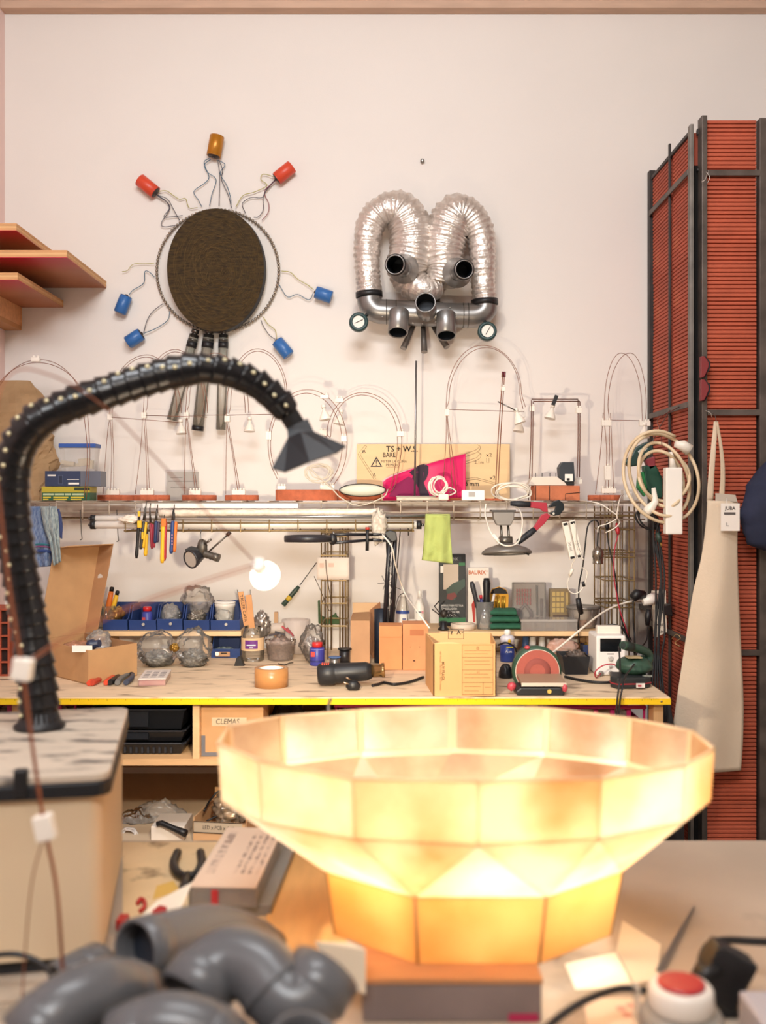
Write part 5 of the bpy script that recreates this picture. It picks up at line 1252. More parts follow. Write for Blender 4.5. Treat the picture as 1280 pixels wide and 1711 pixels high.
# clear tub of screws
t = Thing('screw_tub', 'clear round plastic tub full of dark wires and clips', 'tub', (X(468, 3.33), 3.33, ZB))
c = Vector((X(468, 3.33), 3.34, ZB+0.0004)); r0 = S(25, 3.33)
t.part('tub', MB().lathe(c, UP, [(r0*0.8, 0), (r0*0.85, 0.004), (r0*0.97, 0.055), (r0*1.04, 0.057), (r0*1.04, 0.066)], 30, cap1=False), film('#b9a79e', 0.4, 0.1, 0.35))
t.part('contents', lump(c + UP*0.035, r0*0.78, r0*0.78, 0.042, 35, 0.25, 4, flat=c.z+0.004), mat('#6b5a55', 0.5, col2='#a08c82', vscale=90, bump=0.9), kind='stuff')
for i, (x, y, a) in enumerate(((468, 1058, 0.3), (478, 1052, 0.7), (458, 1060, -0.2), (485, 1056, 0.9))):
    solo('clothes_clip', ('dark clip lying flat on top of the screw tub', 'red and white clip standing on the screw tub', 'dark clip at left edge of the screw tub', 'red clip at right edge of the screw tub')[i], 'clip', MB().box(-0.018, 0.018, -0.004, 0.004, -0.003, 0.003, Matrix.Translation(P(x, y, 3.315)) @ Matrix.Rotation(a, 4, 'Y')), mat(('#2f2a30', '#a83540', '#3a2f36', '#8e2e3a')[i], 0.5), bevel=0.001)
solo('white_roll', 'thick rolled grey white paper lying behind the clear tub', 'paper roll', MB().lathe(P(440, 1052, 3.43), P(476, 1049, 3.43)-P(440, 1052, 3.43), [(0.018, 0), (0.019, 0.001), (0.019, 0.072), (0.018, 0.073)], 20), mat('#c9b9ac', 0.6))
solo('paper_cylinder', 'upright grey cardboard cylinder against the wall behind clear tub', 'cylinder', MB().lathe((X(493, 3.48), 3.5, ZB+0.0004), UP, [(0.049, 0), (0.049, 0.115), (0.046, 0.115), (0.046, 0.01)], 32, cap1=False), mat('#cbbcb2', 0.6, var=0.06, vscale=8, stretch=(6, 6, 1)))
solo('wooden_post', 'short wooden post standing left of the grey cylinder', 'post', pb(458, 1023, 464, 1060, 3.53, 0.02, zb=ZB+0.0004), mat('#c59a70', 0.6))
# blue spray can
def spray(t, x, d, r, h, body, cap):
    c = Vector((X(x, d), d, t.loc.z+0.0003))
    t.part('body', MB().lathe(c, UP, [(r*0.95, 0), (r, 0.003), (r, h*0.72), (r*0.85, h*0.78)], 24), body)
    t.part('cap', MB().lathe(c + UP*(h*0.7805), UP, [(r*0.7, 0), (r*0.7, h*0.2), (r*0.55, h*0.215)], 20), cap)
    return c
d0 = dB(1113)
t = Thing('glue_can', 'small blue and red topped can standing on the worktop by bag', 'can', (X(530, d0), d0, ZB))
c = spray(t, 530, d0+0.02, S(12.5, d0), 0.075, mat('#3c3f95', 0.35), mat('#d0302f', 0.4))
t.part('label', MB().box(c.x-0.019, c.x-0.006, c.y-S(12.6, d0)*0.98, c.y-S(12.6, d0)*0.7, c.z+0.03, c.z+0.046), mat('#c63a38', 0.5))
t.part('band', MB().lathe(c + UP*0.012, UP, [(S(12.7, d0), 0), (S(12.7, d0), 0.006)], 24, cap0=False, cap1=False), mat('#2b2f70', 0.4))
t.part('band', MB().lathe(c + UP*0.052, UP, [(S(12.7, d0), 0), (S(12.7, d0), 0.002)], 24, cap0=False, cap1=False), mat('#7f82c4', 0.4))
t = Thing('plastic_bag', 'clear bag of dark mixed screws between clear tub and blue can', 'bag', (X(522, 3.25), 3.27, ZB))
c = P(522, 1075, 3.26)
t.part('film', lump(c, 0.036, 0.03, 0.062, 41, 0.3, flat=ZB+0.0004), film('#cfc5bb', 0.14, 0.12, 0.35, 0.7, 30))
t.part('contents', lump(c - UP*0.018, 0.027, 0.022, 0.04, 42, 0.3, 5, flat=ZB+0.003), mat('#4a4446', 0.5, col2='#8a7f7c', vscale=80, bump=0.9), kind='stuff')
t = Thing('solder_spool', 'spool of solder with blue flange in front of the small bag', 'spool', (X(558, 3.12), 3.14, ZB))
c = Vector((X(559, 3.14), 3.15, ZB+0.0003))
t.part('flange', MB().lathe(c, UP, [(0.019, 0), (0.019, 0.003)], 24), mat('#4a6fa8', 0.4)); t.part('flange', MB().lathe(c + UP*0.036, UP, [(0.019, 0), (0.019, 0.003)], 24), mat('#4a6fa8', 0.4))
t.part('solder', MB().lathe(c + UP*0.0032, UP, [(0.0165, 0), (0.0165, 0.0325)], 24), mat('#8c8883', 0.35, 0.8))
t = Thing('wire_spool', 'black wire spool standing behind the solder', 'spool', (X(575, 3.2), 3.22, ZB))
c = Vector((X(576, 3.22), 3.23, ZB+0.0003))
t.part('flange', MB().lathe(c, UP, [(0.022, 0), (0.022, 0.004)], 24), BLACK); t.part('flange', MB().lathe(c + UP*0.05, UP, [(0.022, 0), (0.022, 0.004)], 24), BLACK)
t.part('wire', MB().lathe(c + UP*0.0042, UP, [(0.0165, 0), (0.0165, 0.0455)], 24), mat('#1f1f22', 0.4))
solo('black_clip', 'black binder clip lying on the worktop before the glass jar', 'clip', MB().prism([P(391, 1113, dB(1113)), P(395, 1100, dB(1113)), P(402, 1097, dB(1113)), P(406, 1110, dB(1113)), P(408, 1113, dB(1113))], (0, 0.03, 0)), BLACK, bevel=0.001)
solo('twisted_wire', 'small twisted wire end lying on the worktop behind the tape', 'wire', MB().wire([Vector((X(x, dB(y)), dB(y), ZB+0.002)) for x, y in ((465, 1110), (475, 1112), (483, 1109), (490, 1108))], 0.0016, 5), DARKSTEEL)
# heat gun
d0 = dB(1143)
t = Thing('heat_gun', 'black heat gun with brass nozzle lying on the worktop', 'heat gun', (X(585, d0), d0, ZB))
HG = mat('#1d1e22', 0.45)
a, b = P(531, 1127, 2.86), P(622, 1121, 2.86)
t.part('body', MB().lathe(a, b-a, [(0.024, 0), (0.031, 0.006), (0.032, 0.045), (0.028, 0.05), (0.029, 0.055), (0.027, 0.14), (0.021, 0.155)], 24), HG)
t.part('nozzle', MB().lathe(b, b-a, [(0.0185, -0.004), (0.0185, 0.026), (0.021, 0.028), (0.021, 0.036), (0.018, 0.036), (0.017, 0.02)], 24), mat('#a5855a', 0.25, 0.9, var=0.2, vscale=50))
t.part('handle', MB().sweep([P(556, 1125, 2.87), Vector((X(560, 2.96), 2.95, ZB+0.03)), Vector((X(566, 3.02), 3.02, ZB+0.0225))], [0.02, 0.019, 0.02], 14), HG)
for i in range(4): t.part('red_vent', MB().box(X(538+i*3.4, 2.86), X(540+i*3.4, 2.86), 2.845, 2.86, Z(1110, 2.86), Z(1106.5, 2.86)), mat('#c2422f', 0.4))
o = t.part('plug', lump(P(590, 1146, 2.80), 0.020, 0.013, 0.016, 51, 0.12, flat=ZB+0.0006, nu=18, nv=12), BLACK)
for (x0, y0) in ((579, 1131), (574, 1139)): t.part('plug_pin', MB().cyl(P(586, y0+5, 2.795), P(x0, y0+1, 2.785), 0.0022, n=8), mat('#c9b49a', 0.25, 0.9), parent=o)
t.part('cord', MB().wire([Vector((X(x, dB(y)), dB(y), ZB+0.0045)) for x, y in ((622, 1148), (632, 1146), (640, 1143), (648, 1144), (660, 1146), (685, 1142), (707, 1134))], 0.0042, 8), BLACK)
# boxes in the middle
t = Thing('carton', 'narrow tall brown carton standing upright', 'box', (X(602, 3.24), 3.28, ZB))
t.part('body', MB().box(X(585.5, 3.24), X(618, 3.24), 3.24, 3.32, ZB+0.0004, Z(1037, 3.24)), mat('#b98e68', 0.75, var=0.05), bevel=0.001)
t.part('top_flap', MB().prism([(X(585.5, 3.24), 3.24, Z(1037, 3.24)+0.0004), (X(618, 3.24), 3.24, Z(1037, 3.24)+0.0004), (X(617, 3.24), 3.30, Z(1026, 3.24)), (X(588, 3.24), 3.30, Z(1028, 3.24))], (0, 0.002, 0.001)), mat('#9c7450', 0.75))
t = Thing('carton', 'pale flat carton leaning behind the narrow tall carton', 'box', (X(612, 3.42), 3.43, ZB))
t.part('panel', MB().prism([(X(589, 3.45), 3.45, ZB+0.0005), (X(634, 3.45), 3.45, ZB+0.0005), (X(634, 3.45), 3.45, Z(1007, 3.45)), (X(589, 3.45), 3.45, Z(1007, 3.45))], (0, 0.006, 0)), mat('#dcb488', 0.75))
t.part('folded_side', MB().prism([(X(622, 3.36), 3.36, ZB+0.0005), (X(640, 3.44), 3.44, ZB+0.0005), (X(634, 3.44), 3.44, Z(1006, 3.44)), (X(617, 3.38), 3.38, Z(1020, 3.38))], (0.003, 0, 0)), mat('#c08a62', 0.75))
solo('black_tube', 'upright black plastic tube beside the narrow carton', 'tube', MB().lathe((X(637, 3.26), 3.28, ZB+0.0004), UP, [(0.0235, 0), (0.0235, Z(1019, 3.26)-ZB), (0.021, Z(1019, 3.26)-ZB), (0.021, 0.02)], 28, cap1=False), mat('#1b2330', 0.4))
t = Thing('hollow_brick', 'left of the two smooth orange bricks on the worktop', 'brick', (X(653, 3.13), 3.18, ZB), 'orange bricks on the worktop')
ORB = mat('#d08a58', 0.75, var=0.07, vscale=14, bump=0.15)
t.part('body', MB().box(X(633.5, 3.13), X(672, 3.13), 3.13, 3.22, ZB+0.0004, Z(1046, 3.13)), ORB, bevel=0.0015)
t.part('top_edge', MB().box(X(634, 3.13), X(671.6, 3.13), 3.1292, 3.13, Z(1065, 3.13), Z(1064, 3.13)), mat('#b87347', 0.8))
t = Thing('hollow_brick', 'right orange brick with dark chips, beside the open carton', 'brick', (X(692, 3.13), 3.18, ZB), 'orange bricks on the worktop')
t.part('body', MB().box(X(673, 3.125), X(716, 3.125), 3.125, 3.22, ZB+0.0004, Z(1043, 3.125)), mat('#d38c5e', 0.75, var=0.09, vscale=14, bump=0.15), bevel=0.0015)
for (x, y, w_, h_) in ((692, 1104, 5, 2.5), (701, 1081, 1.5, 1.5), (686, 1081, 1.2, 1.2)): t.part('chip', MB().ball(P(x, y, 3.1252), S(w_/2, 3.1), 0.0012, S(h_/2, 3.1), 10, 6), mat('#4a2f22', 0.9))
t.part('stamp', pb(685, 1052, 708, 1062, 3.1246, 0.0006), mat('#b26f48', 0.8))
# open carton with FRAGIL print
d0 = dB(1166)
t = Thing('open_carton', 'open topped cardboard carton with fragile print at the bench edge', 'box', (X(770, 2.75), 2.85, ZB))
CM = mat('#cf9f68', 0.75, var=0.04, vscale=10)
xl, xr = X(713, 2.72), X(829, 2.72); xm = X(765, 2.72); yF = 2.715; zt_ = Z(1075, 2.72); zb_ = ZB+0.0005
BL = X(711, 2.90); yK = 2.90
t.part('front', MB().box(X(724, 2.72), xr, yF, yF+0.003, zb_, zt_), CM)
t.part('left_side', MB().prism([(X(724, 2.72), yF, zb_), (X(724, 2.72), yF, zt_), (BL-0.0, yK, zt_+0.004), (BL, yK, zb_)], (0.003, 0, 0)), mat('#c6935e', 0.75, var=0.05))
t.part('right_side', MB().prism([(xr, yF, zb_), (xr, yF, zt_), (X(821, yK), yK, zt_+0.004), (X(821, yK), yK, zb_)], (-0.003, 0, 0)), CM)
t.part('back', MB().box(BL+0.003, X(821, yK), yK, yK+0.003, zb_, zt_+0.004), mat('#d8ab76', 0.75))
t.part('bottom', MB().prism([(X(724, 2.72)+0.003, yF+0.003, zb_), (xr-0.003, yF+0.003, zb_), (X(821, yK)-0.003, yK, zb_), (BL+0.003, yK, zb_)], (0, 0, 0.002)), CM)
t.part('torn_edge', MB().prism([(X(724, 2.72), yF-0.0006, zt_), (X(770, 2.72), yF-0.0006, zt_), (X(757, 2.72), yF-0.0006, zt_+0.004), (X(735, 2.72), yF-0.0006, zt_+0.0035)], (0, 0.002, 0)), mat('#dfb57f', 0.75))
o = t.part('printed_form', pb(772, 1077, 824, 1161, yF-0.0006, 0.0005, zb=Z(1161, 2.72)), mat('#cb9a63', 0.75))
PR = mat('#8d6a42', 0.8)
dpf = yF-0.0012
for (x0, y0, x1, y1) in ((772, 1077, 824, 1078), (772, 1160, 824, 1161), (772, 1077, 772.7, 1161), (823.5, 1077, 824.2, 1161), (772, 1098, 824, 1098.8), (772, 1119, 824, 1119.8), (772, 1140, 824, 1140.8), (807, 1140, 807.7, 1161), (776, 1087, 820, 1087.6), (776, 1092, 815, 1092.6), (776, 1104, 818, 1104.6), (776, 1110, 820, 1110.6), (776, 1126, 816, 1126.6), (776, 1132, 820, 1132.6), (776, 1147, 804, 1147.6), (776, 1154, 800, 1154.6), (810, 1148, 821, 1148.6)):
    t.part('printed_line', pb(x0, y0, x1, y1, dpf, 0.0005), PR, parent=o)
for (s_, x0, y0, x1, y1) in (('8', 796, 1080, 801, 1086), ('ii', 797, 1121, 801, 1125)): t.part('lettering', ptext(s_, x0, y0, x1, y1, dpf), PR, parent=o)
t.part('lettering', text_mb('MUY FRAGIL', P(738, 1106, dpf), (0, 0, -1), (1, 0, 0), S(5, 2.7), S(32, 2.7), bold=0.01), mat('#5a4028', 0.8))
t.part('lettering', text_mb('VERY FRAGILE - TRES FRAGILE - MOLTO FRAGILE', P(735, 1088, dpf), (0, 0, -1), (1, 0, 0), S(2.2, 2.7), S(66, 2.7)), mat('#5a4028', 0.8))
dpk = yK-0.0006
for (s_, x0, y0, x1, y1) in (('A', 763, 1053, 770, 1060), ('+', 771, 1055, 774, 1058), ('?', 753, 1054, 757, 1060)): t.part('lettering', ptext(s_, x0, y0, x1, y1, dpk, bold=0.02), INK)
for (x0, y0, x1, y1) in ((749, 1051, 775, 1051.7), (749, 1067, 775, 1067.7), (749, 1051, 749.7, 1067), (774.4, 1051, 775, 1067)): t.part('printed_line', pb(x0, y0, x1, y1, dpk, 0.0005), INK)

# ------------------------------------------------------------------ on the right riser shelf
def bottle(name, label, x, y0, d, r, prof, m, capm, h_cap, zb=ZR, lab=None):
    t = Thing(name, label, 'bottle', (X(x, d), d, zb)); c = Vector((X(x, d), d, zb+0.0003))
    H = Z(y0, d)-zb-h_cap
    t.part('body', MB().lathe(c, UP, [(r*a, H*h) for a, h in prof], 24), m)
    t.part('cap', MB().lathe(c + UP*(H+0.0003), UP, [(r*0.36, 0), (r*0.36, h_cap*0.85), (r*0.25, h_cap)], 16), capm)
    if lab: t.part('paper_label', MB().lathe(c + UP*H*lab[0], UP, [(r*1.015, 0), (r*1.015, H*lab[1])], 24, cap0=False, cap1=False), lab[2])
    return t, c, H
tt, c, H = bottle('spray_bottle', 'squat white bottle with blue label beside tall white bottle', 673, 991, 3.44, S(11, 3.44), [(0.95, 0), (1, 0.03), (1, 0.6), (0.75, 0.82), (0.4, 0.96), (0.36, 1)], film('#e2dacd', 0.75, 0.1, 0.3), WHITE, 0.014, lab=(0.1, 0.45, WHITE))
tt.part('blue_band', MB().lathe(c + UP*H*0.48, UP, [(S(11.35, 3.44), 0), (S(11.35, 3.44), H*0.1)], 24, cap0=False, cap1=False), mat('#33509c', 0.5))
tt.part('printed_mark', MB().box(c.x-0.002, c.x+0.011, c.y-S(11.7, 3.44), c.y-S(11.5, 3.44), c.z+H*0.3, c.z+H*0.34), mat('#3c3f80', 0.6))
tt, c, H = bottle('spray_bottle', 'tall slim white bottle with pointed cap behind orange bricks', 701, 986, 3.46, S(9, 3.46), [(0.95, 0), (1, 0.03), (1, 0.7), (0.6, 0.9), (0.45, 1)], mat('#e9e2d8', 0.4), WHITE, 0.028)
tt.part('printed_line', MB().box(c.x-0.012, c.x+0.006, c.y-S(9.5, 3.46), c.y-S(9.2, 3.46), c.z+H*0.52, c.z+H*0.57), mat('#6a6a70', 0.6)); tt.part('red_mark', MB().box(c.x+0.0065, c.x+0.013, c.y-S(9.4, 3.46), c.y-S(8, 3.46), c.z+H*0.5, c.z+H*0.58), mat('#cf8088', 0.6))
solo('small_cup', 'small white plastic cup between the two white bottles', 'cup', MB().lathe((X(689, 3.42), 3.42, ZR+0.0004), UP, [(0.012, 0), (0.014, 0.032), (0.013, 0.032), (0.011, 0.004)], 20, cap1=False), mat('#e6ddd0', 0.5))
solo('wire_stand', 'bent dark wire stand around the squat white bottle', 'wire', MB().wire([P(656, 1040, 3.40), P(665, 1000, 3.40), P(676, 992, 3.40), P(679, 1010, 3.40), P(682, 1046, 3.40)], 0.0012, 5), DARKSTEEL)
# hot glue package
t = Thing('tool_package', 'tall black blister package with hot glue gun picture', 'package', (X(755, 3.5), 3.52, ZR))
t.part('card', MB().box(X(734, 3.5), X(778, 3.5), 3.5, 3.53, ZR+0.0004, Z(926, 3.5)), mat('#2c2f30', 0.5), bevel=0.001)
dq = 3.4993
t.part('header', pb(746, 930, 771, 938, dq, 0.0006), mat('#3d4142', 0.5)); t.part('lettering', ptext('NK', 757, 931.5, 766, 936.5, dq-0.0006), mat('#c9c6bd', 0.5))
t.part('window', pb(741, 943, 766, 985, dq, 0.0006), mat('#c8b9a8', 0.3))
t.part('tool_picture', MB().prism([P(745, 985, dq-0.0003), P(758, 974, dq-0.0003), P(777, 967, dq-0.0003), P(777, 980, dq-0.0003), P(765, 990, dq-0.0003), P(760, 1003, dq-0.0003), P(750, 1000, dq-0.0003)], (0, 0.0006, 0)), mat('#3f5147', 0.5))
t.part('tool_picture', MB().prism([P(748, 992, dq-0.0008), P(760, 990, dq-0.0008), P(764, 996, dq-0.0008), P(755, 1003, dq-0.0008), P(746, 1000, dq-0.0008)], (0, 0.0006, 0)), mat('#7a3a38', 0.5))
t.part('green_band', pb(734, 1032, 778, 1040, dq, 0.0006), mat('#2f7046', 0.5)); t.part('green_tab', pb(767, 940, 777, 945, dq, 0.0006), mat('#2f7046', 0.5))
for k, s_ in enumerate(('BARRAS PARA PISTOLA', 'TERMOSELLADORA', 'BASTONCINI PER', 'CALDO')): t.part('lettering', ptext(s_, 737, 1010+k*5.5, 737+(37, 27, 31, 24)[k], 1013.5+k*5.5, dq-0.0006), mat('#d9d6d0', 0.5))
t.part('price_mark', pb(736, 946, 741, 957, dq-0.0005, 0.0005), WHITE)
t = Thing('tool_box_carton', 'white carton with orange lettering behind the tool glass', 'package', (X(799, 3.52), 3.53, ZR))
t.part('carton', MB().box(X(782, 3.52), X(817, 3.52), 3.52, 3.55, ZR+0.0004, Z(949, 3.52)), mat('#eae0d4', 0.5), bevel=0.001)
t.part('lettering', ptext('BAURIX', 783, 953, 812, 960, 3.5193, bold=0.03), mat('#c76a3f', 0.5)); t.part('lettering', ptext('®', 812.5, 953, 815, 956, 3.5193), mat('#c76a3f', 0.5))
t.part('red_corner', MB().add([P(788, 1010, 3.5194), P(794, 998, 3.5194), P(794, 1040, 3.5194), P(791, 1040, 3.5194)], [(0, 1, 2, 3)]), mat('#c0392f', 0.5))
t = Thing('tool_glass', 'drinking glass full of hand tools on the riser shelf', 'glass', (X(810, 3.42), 3.42, ZR))
t.part('glass', MB().lathe((X(810, 3.42), 3.42, ZR+0.0004), UP, [(0.025, 0), (0.027, 0.003), (0.032, 0.095), (0.030, 0.095), (0.0255, 0.006)], 24, cap1=False), film('#c9c9c6', 0.25, 0.05, 0.35))
for (x0, y0, x1, y1, w_, c, lb, nm) in ((788, 972, 806, 1045, 9, mat('#2f2f32', 0.5), 'black crimping pliers leaning left in tool glass', 'crimping_pliers'), (813, 966, 813, 1045, 13, BLACK, 'thick black handled tool upright in tool glass', 'hand_tool'),
                                (804, 1000, 810, 1045, 6, mat('#3a3f6e', 0.5), 'blue screwdriver with red tip in tool glass', 'screwdriver'), (813, 990, 806, 1045, 7, mat('#8f8f95', 0.4), 'grey handled screwdriver in tool glass', 'screwdriver'), (826, 992, 815, 1045, 5, mat('#c9c4c0', 0.4), 'pale brush leaning right in tool glass', 'brush')):
    a, b = P(x0, y0, 3.42), P(x1, y1, 3.42); W = S(w_, 3.42)/2
    tt = Thing(nm, lb, nm.replace('_', ' '), b, 'tools in the drinking glass'); L_ = (a-b).length
    tt.part('handle', MB().lathe(b + (a-b)*0.35, a-b, [(W*0.6, 0), (W, L_*0.08), (W*0.85, L_*0.3), (W, L_*0.55), (W*0.7, L_*0.65)], 12), c)
    tt.part('shaft', MB().lathe(b + (a-b)*0.05, a-b, [(W*0.3, 0), (W*0.4, L_*0.295)], 8), STEEL)
    if 'red tip' in lb: tt.part('red_tip', MB().cyl(a, a + (a-b).normalized()*0.012, W*0.9, n=12), mat('#c4343c', 0.4))
t = Thing('drill_bit_blister', 'yellow and black drill bit blister card', 'package', (X(833, 3.5), 3.5, ZR))
t.part('card', MB().prism([P(818, 1020, 3.49), P(849, 1020, 3.49), P(850, 995, 3.49), P(846, 985, 3.49), P(834, 980, 3.49), P(822, 984, 3.49), P(818, 994, 3.49)], (0, 0.003, 0)), mat('#e0a52e', 0.45))
t.part('black_header', MB().prism([P(819.5, 992, 3.4893), P(848.5, 992, 3.4893), P(845, 985.5, 3.4893), P(834, 981, 3.4893), P(823, 985, 3.4893)], (0, 0.0006, 0)), BLACK)
for x in (829, 834, 839, 843): t.part('drill_bit', MB().cyl(P(x, 1018, 3.487), P(x, 996, 3.487), 0.0035, n=8), mat('#d6b04a', 0.3, 0.8))
t.part('lower_card', MB().box(X(818, 3.49), X(849, 3.49), 3.4905, 3.492, ZR+0.0004, Z(1019, 3.49)), mat('#caa43a', 0.5))
GRN = mat('#2f6650', 0.9, var=0.12, vscale=30, bump=0.4, bscale=120)
for i in range(3):
    y0 = 1016 + i*11.5
    def roll(u, v, y0=y0, i=i):
        a = 2*math.pi*v
        return Vector((X(821 + 44*u - (6-3*i)*0 + (4*i)*u - 2, 3.40), 3.435 + 0.045*math.cos(a)*(1+0.05*noise.noise(Vector((u*5, v*5, i)))), max(ZR+0.0006, Z(y0+8, 3.40) + 0.013*math.sin(a)*(1+0.2*noise.noise(Vector((u*6, a, i+3)))))))
    mbr = MB().grid(roll, 14, 18); mbr.f.append([j*15 for j in range(18)]); mbr.f.append([j*15+14 for j in range(18)]); mbr.sm += [False, False]
    solo('green_cloth_fold', ('top folded dark green cloth of the pile by the blister card', 'middle folded dark green cloth of the pile', 'bottom folded dark green cloth of the pile')[i], 'cloth', mbr, GRN, group='folded green cloths')
# bit case
t = Thing('bit_case', 'open clear case of red screwdriver bits with ratchet handle', 'case', (X(884, 3.5), 3.52, ZR))
t.part('case_back', pb(856, 973, 912, 1050, 3.515, 0.012, zb=ZR+0.0004), mat('#a59a92', 0.4), bevel=0.002)
t.part('case_frame', MB().sweep([P(857, 974, 3.512), P(911, 974, 3.512), P(911, 1046, 3.512), P(857, 1046, 3.512)], 0.0035, 6, closed=True, smooth=False), mat('#55504e', 0.4))
t.part('cover', pb(856, 973, 912, 1048, 3.495, 0.001, zb=ZR+0.003), film('#cfcac6', 0.18, 0.08, 0.3))
for j in range(4):
    for i in range(6): t.part('bit', MB().cyl(P(864+i*4.4, 990+j*7, 3.51), P(864+i*4.4, 984+j*7, 3.51), 0.0033, n=7), mat('#b5343d', 0.4))
t.part('ratchet_handle', MB().sweep([P(866, 1036, 3.506), P(867, 1022, 3.506), P(877, 1010, 3.506), P(887, 1022, 3.506), P(889, 1036, 3.506)], 0.0075, 8), mat('#4a2f38', 0.4))
t.part('driver', MB().cyl(P(897, 978, 3.508), P(898, 1028, 3.508), 0.004, n=8), mat('#33302f', 0.4)); t.part('driver', MB().cyl(P(905, 1000, 3.508), P(905, 1030, 3.508), 0.0055, n=8), mat('#4a3030', 0.4))
t = Thing('drill_case', 'smoky small case of drill bits beside bit case', 'case', (X(934, 3.5), 3.52, ZR))
t.part('body', pb(919, 984, 953, 1050, 3.51, 0.03, zb=ZR+0.0004), mat('#8d7a5c', 0.45), bevel=0.003)
for j in range(4):
    for i in range(3): t.part('bit_slot', pb(923+i*7, 989+j*9, 928+i*7, 996+j*9, 3.5085, 0.0013), mat('#c4aa6e', 0.4))
t.part('driver', MB().cyl(P(948, 990, 3.507), P(948, 1020, 3.507), 0.004, n=8), mat('#cdb37a', 0.4))
t.part('lower_label', pb(924, 1028, 952, 1040, 3.5085, 0.0012), mat('#5b4a44', 0.5))
# organiser
t = Thing('parts_organiser', 'flat clear compartment organiser lying at the riser shelf edge', 'organiser', (X(917, 3.37), 3.40, ZR))
t.part('tray', pb(871, 1039, 964, 1056, 3.372, 0.07, zb=ZR+0.0004), film('#c9c2bd', 0.4, 0.1, 0.35))
t.part('lid', MB().box(X(870, 3.372), X(965, 3.372), 3.370, 3.444, Z(1038.8, 3.372), Z(1035, 3.372)), film('#ddd7d2', 0.55, 0.1, 0.35))
for i in range(6): t.part('divider', MB().box(X(872+i*18.3, 3.372), X(873+i*18.3, 3.372), 3.3725, 3.441, ZR+0.001, Z(1039.5, 3.372)), film('#e8e2dd', 0.6, 0.1, 0.35))
for i in range(5): t.part('sorted_parts', lump(P(882+i*18.3, 1052, 3.40), 0.013, 0.02, 0.006, 60+i, 0.3, 4, nu=14, nv=8), mat(('#8a4a4a', '#77757a', '#6b5f66', '#9a8a80', '#7a4f52')[i], 0.5))
t = Thing('plastic_tub', 'round clear tub with white lid and orange contents', 'tub', (X(985, 3.42), 3.43, ZR))
c = Vector((X(976, 3.44), 3.46, ZR+0.0004))
t.part('bowl', MB().lathe(c, UP, [(0.040, 0), (0.046, 0.006), (0.056, 0.062), (0.058, 0.066)], 28, cap1=False), film('#cbbfb5', 0.4, 0.1, 0.35))
t.part('contents', lump(c + UP*0.018, 0.038, 0.038, 0.016, 70, 0.3, flat=c.z+0.003), mat('#cc7a4a', 0.5))
t.part('lid', MB().lathe(c + UP*0.0663, UP, [(0.059, 0), (0.059, 0.008), (0.05, 0.010), (0.048, 0.006)], 28), mat('#8f8a84', 0.3, 0.4))
t.part('white_jar', MB().lathe(c + UP*0.02, UP, [(0.03, 0), (0.03, 0.045)], 20), mat('#ddd4c8', 0.5))
# tape and black goods left of the glass
solo('masking_tape', 'roll of pale masking tape lying behind the open carton', 'tape roll', MB().lathe((X(774, 3.40), 3.41, ZR+0.0005), UP, [(0.029, 0), (0.042, 0), (0.042, 0.02), (0.029, 0.02), (0.029, 0)], 36, cap0=False, cap1=False), mat('#d8c6b2', 0.5))
t = Thing('helping_hands', 'small wire helping hands stand with black base before black package', 'helping hands', (X(741, 3.38), 3.38, ZR))
t.part('base', MB().lathe((X(741, 3.385), 3.39, ZR+0.0004), UP, [(0.018, 0), (0.018, 0.006), (0.012, 0.012), (0.012, 0.03)], 20), BLACK)
for (a, b) in (((741, 1032), (726, 1013)), ((726, 1013), (735, 1003)), ((741, 1032), (752, 1022)), ((752, 1022), (760, 1030)), ((735, 1028), (722, 1018))): t.part('arm', MB().cyl(P(*a, 3.385), P(*b, 3.38), 0.002, n=6), DARKSTEEL)
t.part('clip', lump(P(742, 1025, 3.38), 0.012, 0.01, 0.012, 77, 0.3, nu=14, nv=8), DARKSTEEL)
# ------------------------------------------------------------------ worktop, right
t = Thing('spray_can', 'blue and white contact spray can beside the carton', 'spray can', (X(849, 3.28), 3.3, ZB))
c = Vector((X(849, 3.28), 3.3, ZB+0.0004)); r0 = S(12, 3.28); H = Z(1053, 3.28)-ZB
t.part('body', MB().lathe(c, UP, [(r0*0.95, 0), (r0, 0.003), (r0, H*0.55)], 24), mat('#2a3f86', 0.35))
t.part('upper_body', MB().lathe(c + UP*(H*0.5503), UP, [(r0, 0), (r0, H*0.2), (r0*0.7, H*0.27)], 24), mat('#cfcdd6', 0.35))
t.part('nozzle', MB().lathe(c + UP*(H*0.8205), UP, [(r0*0.45, 0), (r0*0.45, H*0.13), (r0*0.3, H*0.17)], 16), WHITE)
t.part('yellow_dot', MB().ball(c + Vector((0.004, -r0*0.98, H*0.66)), 0.006, 0.002, 0.006, 12, 8), mat('#d9b02c', 0.4))
t.part('yellow_bar', MB().box(c.x-0.006, c.x+0.016, c.y-r0*1.03, c.y-r0*0.9, c.z+H*0.45, c.z+H*0.49), mat('#c9b94a', 0.5)); t.part('lettering', text_mb('Act', c + Vector((-0.010, -r0*1.03, H*0.3)), XD, UP, 0.008, 0.022), WHITE)
solo('black_mouse', 'black rounded plastic shell standing left of the disc sander', 'shell', lump(P(845, 1128, 3.0), 0.021, 0.022, 0.035, 80, 0.08, flat=ZB+0.0005), BLACK)
solo('black_cable', 'black cord arching from the spray can behind the sander', 'cable', MB().wire([P(832, 1078, 3.2), P(846, 1074, 3.18), P(860, 1082, 3.18), P(866, 1100, 3.18), P(868, 1120, 3.15)], 0.003, 6), BLACK)
